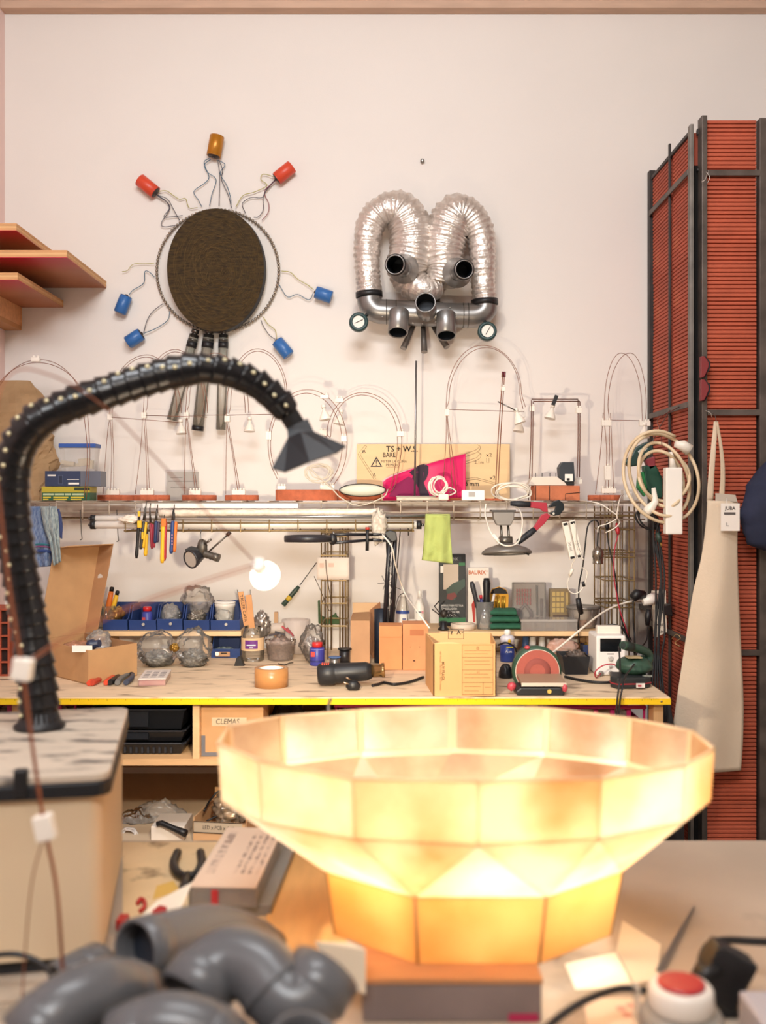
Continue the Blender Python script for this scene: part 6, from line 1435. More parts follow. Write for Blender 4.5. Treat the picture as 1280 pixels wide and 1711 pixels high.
# disc sander
t = Thing('disc_sander', 'green bench disc sander with round red sanding disc', 'sander', (X(898, 2.8), 2.85, ZB))
ds = 2.825; c = P(898, 1122, ds); rr = S(36, ds)
GS = mat('#2f4a3a', 0.45)
def cut(mb):
    for v in mb.v: v.z = max(v.z, ZB + 0.003)
    return mb
t.part('guard', cut(MB().lathe(c + Vector((0, 0.006, 0)), (0, 1, 0), [(rr*0.9, -0.004), (rr*1.14, 0), (rr*1.16, 0.012), (rr*1.1, 0.045), (rr*0.7, 0.07)], 40, cap0=False)), GS)
o = t.part('sanding_disc', cut(MB().lathe(c, (0, -1, 0), [(rr, 0), (rr, 0.003)], 44)), mat('#a5564a', 0.85, var=0.08, vscale=10, bump=0.3, bscale=300))
t.part('worn_ring', cut(MB().lathe(c + Vector((0, -0.0033, 0)), (0, -1, 0), [(rr*0.35, 0), (rr*0.62, 0), (rr*0.62, 0.0003), (rr*0.35, 0.0003)], 40, cap0=False, cap1=False)), mat('#8a473f', 0.85), parent=o)
t.part('disc_edge', cut(MB().lathe(c + Vector((0, -0.0005, 0)), (0, -1, 0), [(rr*1.002, 0), (rr*1.03, 0.0), (rr*1.03, 0.002), (rr*1.002, 0.002)], 44, cap0=False, cap1=False)), mat('#c9beae', 0.5), parent=o)
t.part('work_table', MB().prism([(X(864, 2.81), 2.815, 0.948), (X(937, 2.81), 2.815, 0.948), (X(946, 2.73), 2.728, 0.9385), (X(871, 2.73), 2.728, 0.9385)], (0, 0, -0.006)), mat('#a48d76', 0.4, 0.3), bevel=0.001)
t.part('table_edge', MB().box(X(871, 2.73), X(946, 2.73), 2.7245, 2.7275, 0.929, 0.9385), mat('#cfc2b2', 0.4))
t.part('base', MB().prism([(X(864, 2.72), 2.72, ZB+0.0004), (X(944, 2.72), 2.72, ZB+0.0004), (X(944, 2.72), 2.72, ZB+0.012), (X(938, 2.72), 2.72, ZB+0.022), (X(870, 2.72), 2.72, ZB+0.022), (X(862, 2.72), 2.72, ZB+0.012)], (0, 0.085, 0)), mat('#1e2022', 0.5), bevel=0.004)
t.part('motor', MB().lathe(c + Vector((0, 0.078, 0.005)), (0, 1, 0), [(0.03, 0), (0.044, 0.004), (0.044, 0.09), (0.03, 0.1)], 24), mat('#263a2f', 0.5))
t.part('badge', MB().lathe(Vector((X(918, 2.72), 2.7196, ZB+0.012)), (0, -1, 0), [(0.006, 0), (0.006, 0.0008)], 18), mat('#cfae5a', 0.4))
t.part('clamp_knob', lump(P(855, 1147, 2.74), 0.012, 0.010, 0.012, 85, 0.2, nu=14, nv=10), mat('#b5434e', 0.4)); t.part('clamp_knob', lump(P(944, 1150, 2.715), 0.007, 0.005, 0.010, 86, 0.2, nu=14, nv=10), mat('#b5434e', 0.4))
t.part('red_cap', MB().ball(P(881, 1082, 2.835), 0.008, 0.01, 0.006), mat('#b5434e', 0.4))
# black bin behind
t = Thing('black_tray', 'small black plastic tray of parts behind the sander', 'tray', (X(961, 3.12), 3.15, ZB))
ax0, ax1 = X(942, 3.05), X(984, 3.05); zt_ = Z(1097, 3.05)
t.part('tray', MB().add([(ax0+0.005, 3.05, ZB+0.0004), (ax1-0.005, 3.05, ZB+0.0004), (ax1-0.005, 3.15, ZB+0.0004), (ax0+0.005, 3.15, ZB+0.0004), (ax0-0.004, 3.045, zt_), (ax1+0.002, 3.045, zt_), (ax1+0.002, 3.16, zt_), (ax0-0.004, 3.16, zt_)], [(0, 3, 2, 1), (0, 1, 5, 4), (1, 2, 6, 5), (2, 3, 7, 6), (3, 0, 4, 7)]), mat('#1b1c20', 0.5), solid=0.002)
t.part('contents', lump(P(963, 1098, 3.10), 0.03, 0.03, 0.02, 88, 0.4, 4), mat('#3c3431', 0.5, col2='#6d5d52', vscale=70), kind='stuff')
solo('orange_plastic_bag', 'grey and orange plastic bag stuffed under the right riser shelf', 'bag', lump(P(940, 1082, 3.36), 0.05, 0.03, 0.028, 90, 0.25), mat('#c79079', 0.35, col2='#a9a19a', vscale=9, bump=0.4))
for i, (x, m_, lb) in enumerate(((877, '#3f5a86', 'blue white tube lying under right riser shelf'), (889, '#d9d5d0', 'white tube second under the right riser shelf'), (905, '#c9c5c0', 'pale tube third under the right riser shelf'))):
    solo('glue_tube', lb, 'tube', MB().cyl((X(x, 3.4), 3.40, ZB+0.012), (X(x+5, 3.4), 3.44, ZB+0.075), 0.0115, n=14), mat(m_, 0.4))
solo('blue_bin_small', 'small navy bin of brass bits under the right riser end', 'bin', pb(975, 1078, 1008, 1105, 3.385, 0.06, zb=ZB+0.0004), mat('#27365f', 0.4), bevel=0.002)
solo('brass_bits', 'brass bits heaped on the small navy bin', 'parts', lump(P(985, 1076, 3.40), 0.016, 0.012, 0.008, 92, 0.4, 4, nu=20, nv=12), mat('#a98a45', 0.3, 0.8), kind='stuff')
# bench power supply
t = Thing('power_supply', 'white upright bench power supply with black screen and knobs', 'power supply', (X(1020, 3.0), 3.05, ZB))
dq = 3.03; PSW = mat('#e6e1dd', 0.4)
t.part('housing', pb(996.5, 1062, 1046, 1130, dq, 0.12, zb=ZB+0.0004), PSW, bevel=0.006)
t.part('screen', pb(1003, 1067, 1038, 1089, dq-0.0012, 0.0014), mat('#121418', 0.15), bevel=0.0004)
for (x, y, r_, m_) in ((1020, 1100, 0.0075, '#d0cbc6'), (1004, 1125, 0.008, '#8d8781'), (1020, 1124, 0.0065, '#9b958e'), (1020, 1113, 0.005, '#c9c4bf')):
    t.part('knob', MB().lathe(P(x, y, dq-0.0003), (0, -1, 0), [(r_, 0), (r_, 0.006), (r_*0.8, 0.008)], 18), mat(m_, 0.35, 0.3))
t.part('printed_line', pb(1015, 1092, 1026, 1093.5, dq-0.0005, 0.0005), mat('#6a6664', 0.6))
t.part('handle_strap', pb(998, 1046, 1038, 1062, dq+0.05, 0.03), mat('#e2d9cc', 0.4), bevel=0.004)
t.part('lead', MB().wire([P(1004, 1125, dq-0.008), P(996, 1132, 2.98), P(995, 1122, 2.96), P(1008, 1112, 2.96), P(1025, 1110, 2.96), P(1034, 1118, 2.96)], 0.002, 6), mat('#b5283c', 0.45), label='red lead')
t.part('lead', MB().wire([P(1020, 1124, dq-0.008), P(1028, 1128, 2.98), P(1036, 1125, 2.96)], 0.002, 6), BLACK, label='black lead')
solo('black_cable_arc', 'thick black cable arching over the white power supply', 'cable', MB().wire([P(985, 1098, 3.18), P(994, 1075, 3.18), P(1003, 1052, 3.18), P(1022, 1044, 3.17), P(1040, 1050, 3.17), P(1050, 1068, 3.17), P(1058, 1085, 3.17), P(1062, 1095, 3.18)], 0.0038, 8), BLACK)
solo('black_floor_cable', 'black cable lying on the worktop from sander to green sander', 'cable', MB().wire([Vector((X(x, dB(y)), dB(y), ZB+0.0045)) for x, y in ((944, 1133), (965, 1138), (990, 1142), (1010, 1143), (1026, 1142))], 0.004, 8), BLACK)
solo('white_cable_long', 'long white cable slanting from the wall sockets to the sander', 'cable', MB().wire([P(1070, 1005, 3.35), P(1055, 1005, 3.28), P(1030, 1012, 3.25), P(1005, 1025, 3.2), P(975, 1048, 3.12), P(945, 1073, 3.08), P(922, 1092, 3.03)], 0.0034, 8), CABW)
# palm sander
t = Thing('palm_sander', 'green and black cordless palm sander at the right bench end', 'sander', (X(1055, 2.85), 2.9, ZB))
GR2 = mat('#2d4a3c', 0.45); dp_ = 2.84
t.part('battery_base', MB().prism([(X(x, dp_), dp_-0.03 + dy, ZB+0.0006) for x, dy in ((1020, 0.03), (1028, 0.0), (1076, 0.012), (1088, 0.03), (1086, 0.10), (1030, 0.11))], (0, 0, 0.032)), mat('#24282a', 0.5), bevel=0.005)
t.part('red_stripe', MB().prism([(X(x, dp_), dp_-0.0312 + dy, ZB+0.013) for x, dy in ((1019.6, 0.03), (1028, 0.0), (1076, 0.012), (1088.5, 0.03), (1088, 0.05), (1022, 0.06))], (0, 0, 0.003)), mat('#9c2733', 0.4))
t.part('badge', MB().box(X(1063, 2.81), X(1077, 2.81), 2.806, 2.8105, ZB+0.006, ZB+0.018), mat('#e0d9d2', 0.4)); t.part('printed_mark', pb(1066, 1144.5, 1072, 1147.5, 2.8053, 0.0005), mat('#b5283c', 0.5))
t.part('green_body', lump(Vector((X(1058, 2.9), 2.89, ZB+0.055)), 0.052, 0.05, 0.028, 95, 0.08), GR2)
t.part('handle', MB().sweep(spline([Vector((X(1070, 2.93), 2.93, ZB+0.07)), P(1082, 1108, 2.93), P(1084, 1093, 2.93), P(1070, 1085, 2.9), P(1052, 1080, 2.87), P(1041, 1078, 2.85)], 5), 0.0125, 12), GR2)
t.part('grip', MB().sweep([P(1056, 1081.5, 2.875), P(1047, 1079.5, 2.86), P(1041, 1078, 2.848)], [0.0135, 0.0135, 0.009], 12), mat('#1f2d29', 0.6))
t.part('wood_label', MB().box(X(1046, 2.87), X(1070, 2.87), 2.845, 2.885, ZB+0.0822, ZB+0.0845), mat('#c5ad84', 0.5))
t.part('lettering', ptext('PARKSIDE', 1074, 1128, 1090, 1131, 2.835), mat('#c9d0c4', 0.5))
t = Thing('hanging_cable', 'two black cables dropping over the bench edge at right', 'cable', P(1030, 1200, 2.68))
t.part('strand', MB().wire([P(1034, 1080, 2.83), P(1036, 1110, 2.75), P(1035, 1140, 2.69), P(1032, 1165, 2.68), P(1029, 1200, 2.68)], 0.0026, 6), BLACK)
t.part('strand', MB().wire([P(1060, 1110, 2.80), P(1045, 1130, 2.72), P(1040, 1150, 2.685), P(1036, 1170, 2.68), P(1033, 1205, 2.68)], 0.0026, 6), BLACK)

# hollow brick at the left frame edge
t = Thing('hollow_brick', 'red hollow clay brick with round holes at the left frame edge', 'brick', (X(-5, 3.05), 3.1, ZB))
HBM = mat('#a04a30', 0.8, var=0.1, bump=0.3)
hb0, hb1 = X(-40, 3.02), X(16, 3.02); hz = Z(1018, 3.02)
t.part('shell', MB().box(hb0, hb1-0.013, 3.03, 3.16, ZB+0.0004, hz), HBM, bevel=0.001)
gr = Vector((0, 0, 0))
nh = 5
for i in range(nh+1):
    z = ZB + 0.0006 + (hz-ZB-0.0045)*i/nh
    t.part('web', MB().box(hb0, hb1, 3.02, 3.0298, z, z+0.005), HBM)
    if i < nh:
        for k in range(4):
            x = hb1 - 0.006 - k*0.027
            t.part('web', MB().box(x, x+0.006, 3.02, 3.0298, z+0.0052, z + (hz-ZB-0.0045)/nh - 0.0002), HBM)
t.part('dark_cavity', MB().box(hb0, hb1-0.001, 3.0299, 3.031, ZB+0.002, hz-0.002), mat('#2a1510', 0.9))

# ------------------------------------------------------------------ right side: apron, cap, coiled lead, glue gun, sockets
APM = mat('#d3c0a8', 0.85, var=0.06, vscale=3.5, bump=0.25, bscale=140, wear=('#b5a088', 4, 0.62, 0.75))
t = Thing('apron', 'long beige leather work apron hanging on the tile cabinet', 'apron', P(1185, 1292, 2.98))
apl = spline([Vector((x, y, 0)) for x, y in ((1182, 836), (1180, 870), (1172, 930), (1158, 990), (1147, 1060), (1138, 1120), (1129, 1180), (1122, 1235), (1118, 1284))], 6)
apr = spline([Vector((x, y, 0)) for x, y in ((1232, 838), (1232, 870), (1232, 930), (1234, 990), (1237, 1060), (1240, 1120), (1242, 1180), (1241, 1240), (1238, 1287))], 6)
def apf(u, v):
    k = v*(len(apl)-1); i = min(int(k), len(apl)-2); a = apl[i].lerp(apl[i+1], k-i); b = apr[i].lerp(apr[i+1], k-i)
    q = a.lerp(b, u)
    off = -0.03*math.sin(math.pi*u)*(0.5+0.5*v) + 0.010*math.sin(u*7+v*2)*v + 0.004*noise.noise(Vector((u*3, v*7, 2)))
    return P(q.x, q.y + 5*math.sin(math.pi*u)*v, 2.985 + off - 0.03*v*(1-u))
t.part('body', MB().grid(apf, 24, 48), APM, solid=0.003)
t.part('neck_strap', MB().sweep(spline([P(1186, 838, 2.985), P(1187, 800, 2.985), P(1193, 750, 2.985), P(1197, 710, 2.985), P(1197, 700, 2.99)], 6), 0.001, 4) if False else
       MB().grid(lambda u, v: P((1181+11*u) + 12*v**1.3 - 4*u*v, 838 - 134*v, 2.985 - 0.008*math.sin(math.pi*v)), 3, 14), APM, solid=0.0025)
t.part('neck_strap', MB().grid(lambda u, v: P((1198 + 9*u) + 6*math.sin(v*math.pi)*(1-v*0.3) - 2*v + 3*(1-v) - 5*v*u, 832 - 127*v, 2.975), 3, 14), mat('#c6b298', 0.85), solid=0.0025)
t.part('hanging_wire', MB().wire([P(1197, 704, 2.98), P(1195, 695, 3.0), P(1190, 690, 3.04)], 0.0014, 5), STEEL)
t.part('bib_pocket', MB().prism([P(1196, 838, 2.972), P(1196, 824, 2.972), P(1229, 827, 2.972), P(1232, 838, 2.972)], (0, 0.004, 0)), mat('#b7ab9c', 0.8))
dtg = 2.945
o = t.part('swing_tag', pb(1204.5, 841, 1236, 887, dtg, 0.0012), mat('#e9e0d5', 0.6), label='white swing tag')
t.part('lettering', ptext('JUBA', 1211, 846, 1229, 854, dtg-0.0006, bold=0.03), mat('#4a4340', 0.6), parent=o)
t.part('printed_band', pb(1210, 856, 1229, 860, dtg-0.0005, 0.0004), mat('#5a524e', 0.6), parent=o)
t.part('lettering', ptext('L', 1214, 873, 1218, 879, dtg-0.0006), mat('#5a524e', 0.6), parent=o)
t.part('tag_string', MB().cyl(P(1215, 842, dtg), P(1214, 832, 2.965), 0.0008, n=5), WHITE, parent=o)
# navy cap / bag at the right edge
def capf(u, v):
    a = 2*math.pi*u
    prof = [(0.0, 0.012), (0.12, 0.045), (0.3, 0.085), (0.55, 0.10), (0.8, 0.10), (0.93, 0.085), (1.0, 0.03)]
    for (v0, r0), (v1, r1) in zip(prof, prof[1:]):
        if v <= v1+1e-9: r = r0 + (r1-r0)*(v-v0)/(v1-v0); break
    w_ = 1 + 0.14*noise.noise(Vector((math.cos(a)*1.5, math.sin(a)*1.5, v*4))) + 0.07*noise.noise(Vector((math.cos(a)*4, math.sin(a)*4, v*9)))
    return Vector((X(1292, 2.99) + 0.93*r*w_*math.cos(a), 2.995 + 0.045*(r/0.1)*w_*math.sin(a), Z(766 + 154*v, 2.99)))
t = Thing('fabric_hat', 'navy blue cloth cap hanging on the cabinet at the right edge', 'cap', P(1280, 920, 2.99))
t.part('cloth', MB().grid(capf, 32, 30), mat('#20253c', 0.85, var=0.2, vscale=12, bump=0.3))
t.part('hanging_loop', MB().wire([P(1286, 768, 2.99), P(1284, 745, 3.02), P(1283, 694, 3.04)], 0.0016, 5), NAVY)
# coiled extension lead
EXT = mat('#d3bd9c', 0.45)
t = Thing('extension_lead', 'beige coiled extension lead with white power strip hanging on the cabinet side', 'extension lead', P(1110, 895, 3.1))
pts = []
for i in range(78):
    a = -2*math.pi*i/19 + 1.4; k = i/78
    rx_ = 44 - 14*math.sin(k*5.2); ry_ = 58 - 10*math.sin(k*4+1)
    cx_ = 1106 + 6*math.sin(i*0.33); cy_ = 797 + 9*math.cos(i*0.29)
    pts.append(P(cx_ + rx_*math.cos(a) - 8*math.sin(a)*k, cy_ - ry_*math.sin(a), 3.02 + 0.02*math.sin(i*0.9)))
t.part('coil', MB().wire(pts, 0.0052, 8, 3), EXT)
o = t.part('power_strip', pb(1113, 781, 1141, 893, 3.0, 0.035), mat('#e9e3da', 0.4), bevel=0.004)
for y in (800, 826, 852): t.part('outlet', MB().lathe(Vector((X(1141, 3.0)+0.0003, 3.018, Z(y+8, 3.0))), (1, 0, 0), [(0.014, 0), (0.014, 0.0012)], 18), mat('#c9c0b5', 0.4), parent=o)
t.part('plug', MB().sweep([P(1128, 742, 3.0), P(1140, 744, 3.0), P(1152, 752, 3.0)], [0.009, 0.016, 0.018], 12), mat('#e4dccf', 0.4))
t.part('strip_neck', MB().sweep([P(1125, 781, 3.015), P(1123, 770, 3.012), P(1121, 755, 3.012)], [0.012, 0.008, 0.006], 10), mat('#e4dccf', 0.4))
t.part('plug', MB().sweep([P(1078, 858, 3.02), P(1086, 850, 3.02), P(1095, 838, 3.02), P(1092, 815, 3.02)], [0.013, 0.016, 0.010, 0.006], 12), mat('#e4dccf', 0.4))
t.part('hanging_wire', MB().wire([P(1106, 745, 3.02), P(1104, 720, 3.05), P(1100, 700, 3.13), Vector((XC-0.014, 3.2, zb2+0.03))], 0.0015, 5), mat('#6a3a32', 0.5))
# glue gun
t = Thing('glue_gun', 'dark green glue gun with red grip hanging behind the coiled lead', 'glue gun', P(1070, 840, 3.2))
GG = mat('#1f3a36', 0.45); dg = 3.17
t.part('body', MB().prism([P(1056, 760, dg), P(1062, 748, dg), P(1080, 738, dg), P(1090, 740, dg), P(1093, 752, dg), P(1080, 768, dg), P(1066, 778, dg), P(1052, 780, dg), P(1043, 772, dg), P(1048, 768, dg)], (0, 0.03, 0)), GG, bevel=0.004)
t.part('nozzle', MB().cyl(P(1048, 771, dg+0.015), P(1041, 776, dg+0.015), 0.005, 0.003), mat('#c9c4bd', 0.4))
t.part('white_plate', MB().prism([P(1066, 754, dg-0.0012), P(1080, 744, dg-0.0012), P(1082, 750, dg-0.0012), P(1069, 760, dg-0.0012)], (0, 0.0012, 0)), mat('#c9ccc8', 0.5))
t.part('red_grip', MB().prism([P(1078, 768, dg), P(1095, 762, dg), P(1096, 780, dg), P(1086, 786, dg)], (0, 0.03, 0)), mat('#8b3640', 0.5), bevel=0.003)
t.part('handle', MB().prism([P(1075, 778, dg), P(1096, 776, dg), P(1108, 800, dg), P(1108, 832, dg), P(1090, 834, dg), P(1080, 815, dg)], (0, 0.03, 0)), mat('#1c4a3a', 0.5), bevel=0.004)
t.part('green_insert', MB().prism([P(1068, 790, dg-0.001), P(1076, 788, dg-0.001), P(1082, 815, dg-0.001), P(1078, 830, dg-0.001), P(1066, 815, dg-0.001)], (0, 0.028, 0)), mat('#1e7a45', 0.5), bevel=0.002)
t.part('hook', MB().wire([P(1090, 742, 3.19), P(1096, 725, 3.25), Vector((XC-0.013, 3.3, zb2+0.03))], 0.0015, 5), STEEL)
# bundle of black cables by the cabinet
t = Thing('cable_bundle', 'bundle of black cables hanging down the front corner of cabinet side', 'cable', P(1105, 1150, 3.1))
rn = random.Random(8)
for i in range(5):
    x = 1094 + 3.2*i
    t.part('strand', MB().wire([P(x+rn.uniform(-3, 3), 850+10*i, 3.09), P(x-4+rn.uniform(-2, 2), 900, 3.075), P(x+4+rn.uniform(-3, 3), 960, 3.07), P(x+2, 1010, 3.07), P(x+rn.uniform(-5, 5), 1060, 3.07), P(x-2, 1110, 3.06), P(x-6+3*i, 1170+5*i, 3.0)], 0.0032, 6), BLACKM)
solo('cable_tangle', 'tangled black cable loops under the white power strip', 'cable', MB().wire([P(1082 + 18*math.cos(i*1.3) + 3*math.sin(i*0.7), 868 + 17*math.sin(i*1.3+0.4), 3.12 + 0.02*math.sin(i)) for i in range(26)], 0.0024, 6, 4), BLACKM)
t = Thing('plug_adapter', 'dark green plug with brass pins hanging in the black cables', 'plug', P(1103, 912, 3.08))
t.part('body', MB().sweep([P(1098, 890, 3.045), P(1101, 898, 3.045), P(1103, 906, 3.045)], [0.005, 0.008, 0.007], 10), mat('#24382f', 0.5))
t.part('pin', MB().cyl(P(1104, 906, 3.045), P(1105, 913, 3.045), 0.002, n=8), mat('#c9a55a', 0.3, 0.9))
# wall sockets on a white board
t = Thing('socket_strip', 'white vertical socket strip with black plugs and marker writing', 'socket strip', P(1098, 1065, 3.3))
t.part('strip', MB().prism([P(1092, 988, 3.3), P(1113, 986, 3.3), P(1115, 1056, 3.3), P(1096, 1066, 3.3)], (0, 0.03, 0)), mat('#ddd3c5', 0.5), bevel=0.002)
t.part('white_plug', MB().sweep([P(1074, 1005, 3.28), P(1086, 1002, 3.28), P(1094, 998, 3.3)], [0.014, 0.018, 0.018], 12), WHITE)
t.part('black_plug', MB().sweep([P(1056, 1000, 3.27), P(1064, 993, 3.27), P(1076, 994, 3.28)], [0.014, 0.018, 0.014], 12), BLACK)
t.part('black_plug', MB().sweep([P(1084, 1018, 3.27), P(1083, 1030, 3.27), P(1082, 1045, 3.27)], [0.008, 0.012, 0.007], 12), BLACK)
t.part('black_plug', MB().prism([P(1104, 1014, 3.27), P(1122, 1008, 3.27), P(1125, 1030, 3.27), P(1112, 1028, 3.27)], (0, 0.03, 0)), BLACK, bevel=0.003)
t.part('lettering', text_mb('OFF', P(1098, 1046, 3.297), (1, 0, -0.1), (0.1, 0, 1), S(5, 3.3), S(14, 3.3)), INK); t.part('lettering', text_mb('LUM', P(1099, 1057, 3.297), (1, 0, -0.1), (0.1, 0, 1), S(4, 3.3), S(9, 3.3)), INK)
t.part('wall_arm', MB().box(X(1100, 3.33), X(1108, 3.33), 3.3302, 3.599, Z(1030, 3.33), Z(1022, 3.33)), DARKSTEEL)
t.part('cord', MB().wire([P(1058, 1004, 3.26), P(1058, 1030, 3.25), P(1060, 1060, 3.25), P(1062, 1090, 3.2)], 0.0026, 6), BLACK)
t.part('cord', MB().wire([P(1083, 1046, 3.26), P(1080, 1070, 3.2), P(1068, 1085, 3.15), P(1060, 1100, 3.1)], 0.0026, 6), BLACK)
solo('steel_column', 'grey galvanised metal sheet standing upright behind the right wire column', 'metal sheet', MB().box(X(1046, 3.585), X(1085, 3.585), 3.585, 3.595, ZB+0.0005, Z(872, 3.585)), mat('#a9a39c', 0.4, 0.5, var=0.1, vscale=5, stretch=(6, 1, 1)))
solo('copper_wire_scrap', 'thin brass wire tuft sticking out beside the cable bundle', 'wire', MB().wire([P(1122, 1068, 3.05), P(1130, 1060, 3.03), P(1137, 1066, 3.02), P(1128, 1074, 3.03), P(1136, 1080, 3.02)], 0.001, 5), mat('#b59a6a', 0.4, 0.6))
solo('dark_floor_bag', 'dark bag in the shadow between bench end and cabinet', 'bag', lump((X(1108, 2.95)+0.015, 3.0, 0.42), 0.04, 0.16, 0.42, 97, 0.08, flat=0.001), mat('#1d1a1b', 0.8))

# ------------------------------------------------------------------ under the bench
BCR = mat('#17191d', 0.35)
for k in range(3):
    z0 = ZM + 0.0016 + k*0.0345; dc0 = 2.76 + 0.0*k
    t = Thing('black_crate', ('lowest black plastic crate of the stack under the bench', 'middle black plastic crate of the stack under the bench', 'topmost black plastic crate of the stack under the bench')[k], 'crate', (X(240, dc0), dc0+0.15, z0), 'stacked black crates')
    xa, xb = X(150, dc0), X(308, dc0); H = 0.055 if k < 2 else 0.058; ins = 0.012
    dp0, dp1 = dc0 + 0.0, dc0 + 0.34
    z1 = z0 + (0.0335 if k < 2 else H)
    t.part('shell', MB().add([(xa+ins, dp0+ins, z0), (xb-ins, dp0+ins, z0), (xb-ins, dp1-ins, z0), (xa+ins, dp1-ins, z0), (xa, dp0, z1-0.006), (xb, dp0, z1-0.006), (xb, dp1, z1-0.006), (xa, dp1, z1-0.006)], [(0, 3, 2, 1), (0, 1, 5, 4), (1, 2, 6, 5), (2, 3, 7, 6), (3, 0, 4, 7)]), BCR, solid=0.0015)
    t.part('rim', MB().sweep([(xa-0.002, dp0-0.002, z1-0.003), (xb-0.008, dp0-0.002, z1-0.003), (xb+0.002, dp0+0.008, z1-0.003), (xb+0.002, dp1, z1-0.003), (xa-0.002, dp1, z1-0.003)], 0.0028, 6, closed=True, smooth=False), mat('#2a2d33', 0.3))
    if k == 0:
        for i in range(14): t.part('grid_rib', MB().box(xa+0.014+i*0.016, xa+0.020+i*0.016, dp0+0.0015, dp0+0.006, z0+0.004, z0+0.02), mat('#2b2e34', 0.35))
    else:
        t.part('handle_panel', MB().box(X(205, dc0), X(248, dc0), dp0-0.002, dp0+0.004, z0+0.008, z1-0.008), mat('#121820', 0.4))
t = Thing('label_carton', 'cardboard carton with grey corner tape and handwritten label', 'box', (X(370, 2.76), 2.9, ZM))
t.part('body', MB().box(X(336, 2.745), X(440, 2.745), 2.745, 3.0, ZM+0.0005, Z(1176, 2.745)), mat('#c49566', 0.75, var=0.05), bevel=0.0015)
t.part('label', pb(354, 1199, 412, 1213, 2.7443, 0.0006), mat('#d6bd9d', 0.5))
t.part('lettering', ptext('CLEMAS', 361, 1201, 400, 1210, 2.7436, shear=0.1), INK)
t.part('corner_tape', pb(336.5, 1229, 343, 1267, 2.7442, 0.0007, zb=ZM+0.001), mat('#6b6b70', 0.5)); t.part('corner_tape', pb(343, 1257, 380, 1267, 2.7442, 0.0007, zb=ZM+0.001), mat('#6b6b70', 0.5))
MG = mat('#b01c68', 0.4)
def crate(label, x0, x1, ytop, d, dp):
    t = Thing('magenta_crate', label, 'crate', (X((x0+x1)/2, d), d+dp/2, ZM))
    xa, xb = X(x0, d), X(x1, d); z1 = Z(ytop, d)
    t.part('rim', MB().sweep([(xa, d, z1-0.006), (xb, d, z1-0.006), (xb, d+dp, z1-0.006), (xa, d+dp, z1-0.006)], 0.006, 6, closed=True, smooth=False), MG)
    t.part('bottom', MB().box(xa+0.004, xb-0.004, d+0.004, d+dp-0.004, ZM+0.0005, ZM+0.004), MG)
    n = max(3, int((x1-x0)/26))
    for i in range(n+1):
        x = xa + (xb-xa)*i/n
        t.part('post', MB().box(x-0.006 if i else x, x+0.006 if i < n else x, d-0.003, d+0.003, ZM+0.004, z1-0.012), MG)
    t.part('back_wall', MB().box(xa, xb, d+dp-0.003, d+dp, ZM+0.004, z1-0.012), MG)
    for zz in (ZM+0.012, ZM+0.05): t.part('slat', MB().box(xa, xb, d-0.0045, d-0.0031, zz, zz+0.014), MG)
    t.part('side_slat', MB().box(xa-0.001, xa+0.002, d+0.004, d+dp-0.004, ZM+0.01, ZM+0.08), MG); t.part('side_slat', MB().box(xb-0.002, xb+0.001, d+0.004, d+dp-0.004, ZM+0.01, ZM+0.08), MG)
    t.part('contents', lump(((xa+xb)/2, d+dp*0.5, ZM+0.065), (xb-xa)*0.42, dp*0.36, 0.05, x0, 0.3, 4), mat('#c9b9a4', 0.5, col2='#6a5f66', vscale=14), kind='stuff')
crate('magenta plastic crate with parts under the right bench end', 913, 1078, 1178, 2.80, 0.2)
crate('magenta plastic crate under the left bench end behind the white unit', -40, 128, 1172, 2.84, 0.2)
crate('magenta plastic crate behind the glowing bowl in the bench middle', 560, 740, 1176, 2.95, 0.2)
solo('black_tool_bag', 'black tool bag in the shelf shadow right of the labelled carton', 'bag', lump(P(480, 1215, 2.9), 0.05, 0.06, 0.08, 98, 0.25, flat=ZM+0.0008), mat('#1d1c1f', 0.6, bump=0.4))
# lower shelf
t = Thing('led_box', 'open cardboard tray with handwritten label full of circuit parts', 'box', (X(365, 2.75), 2.85, 0.48))
Mb = Matrix.Translation((X(367, 2.76), 2.76, 0.4805)) @ Matrix.Rotation(R(-8), 4, 'Z')
w_ = S(46, 2.76); h_ = Z(1374, 2.76)-0.4805
t.part('front', MB().box(-w_, w_, 0, 0.003, 0, h_, Mb), mat('#c79c72', 0.75)); t.part('bottom', MB().box(-w_, w_, 0.003, 0.2, 0, 0.003, Mb), CARD)
t.part('side', MB().box(-w_, -w_+0.003, 0.003, 0.2, 0.003, h_*1.15, Mb), mat('#c79c72', 0.75)); t.part('side', MB().box(w_-0.003, w_, 0.003, 0.2, 0.003, h_*1.15, Mb), CARDD)
t.part('back', MB().box(-w_, w_, 0.197, 0.2, 0.003, h_*1.6, Mb), CARD)
lf = Mb.to_3x3()
t.part('label', MB().box(-w_*0.97, w_*0.85, -0.0012, -0.0003, h_*0.55, h_*0.98, Mb), mat('#b7a58f', 0.4))
t.part('label_border', MB().sweep([Mb @ Vector(q) for q in ((-w_*0.98, -0.0013, h_*0.53), (w_*0.97, -0.0013, h_*0.53), (w_*0.97, -0.0013, h_*0.995), (-w_*0.98, -0.0013, h_*0.995))], 0.0012, 4, closed=True, smooth=False), INK)
t.part('lettering', text_mb('LED x PCB x CAR', Mb @ Vector((-w_*0.62, -0.0018, h_*0.68)), lf @ XD, UP, h_*0.17, w_*1.2), INK)
solo('circuit_scraps', 'heap of shiny circuit scraps and antistatic bags in the labelled tray', 'parts', lump(Mb @ Vector((0.0, 0.1, h_*1.1)), w_*0.62, 0.06, 0.045, 101, 0.35, 3.5), mat('#7b7570', 0.25, 0.4, col2='#b59a7a', vscale=30, bump=0.9), kind='stuff')
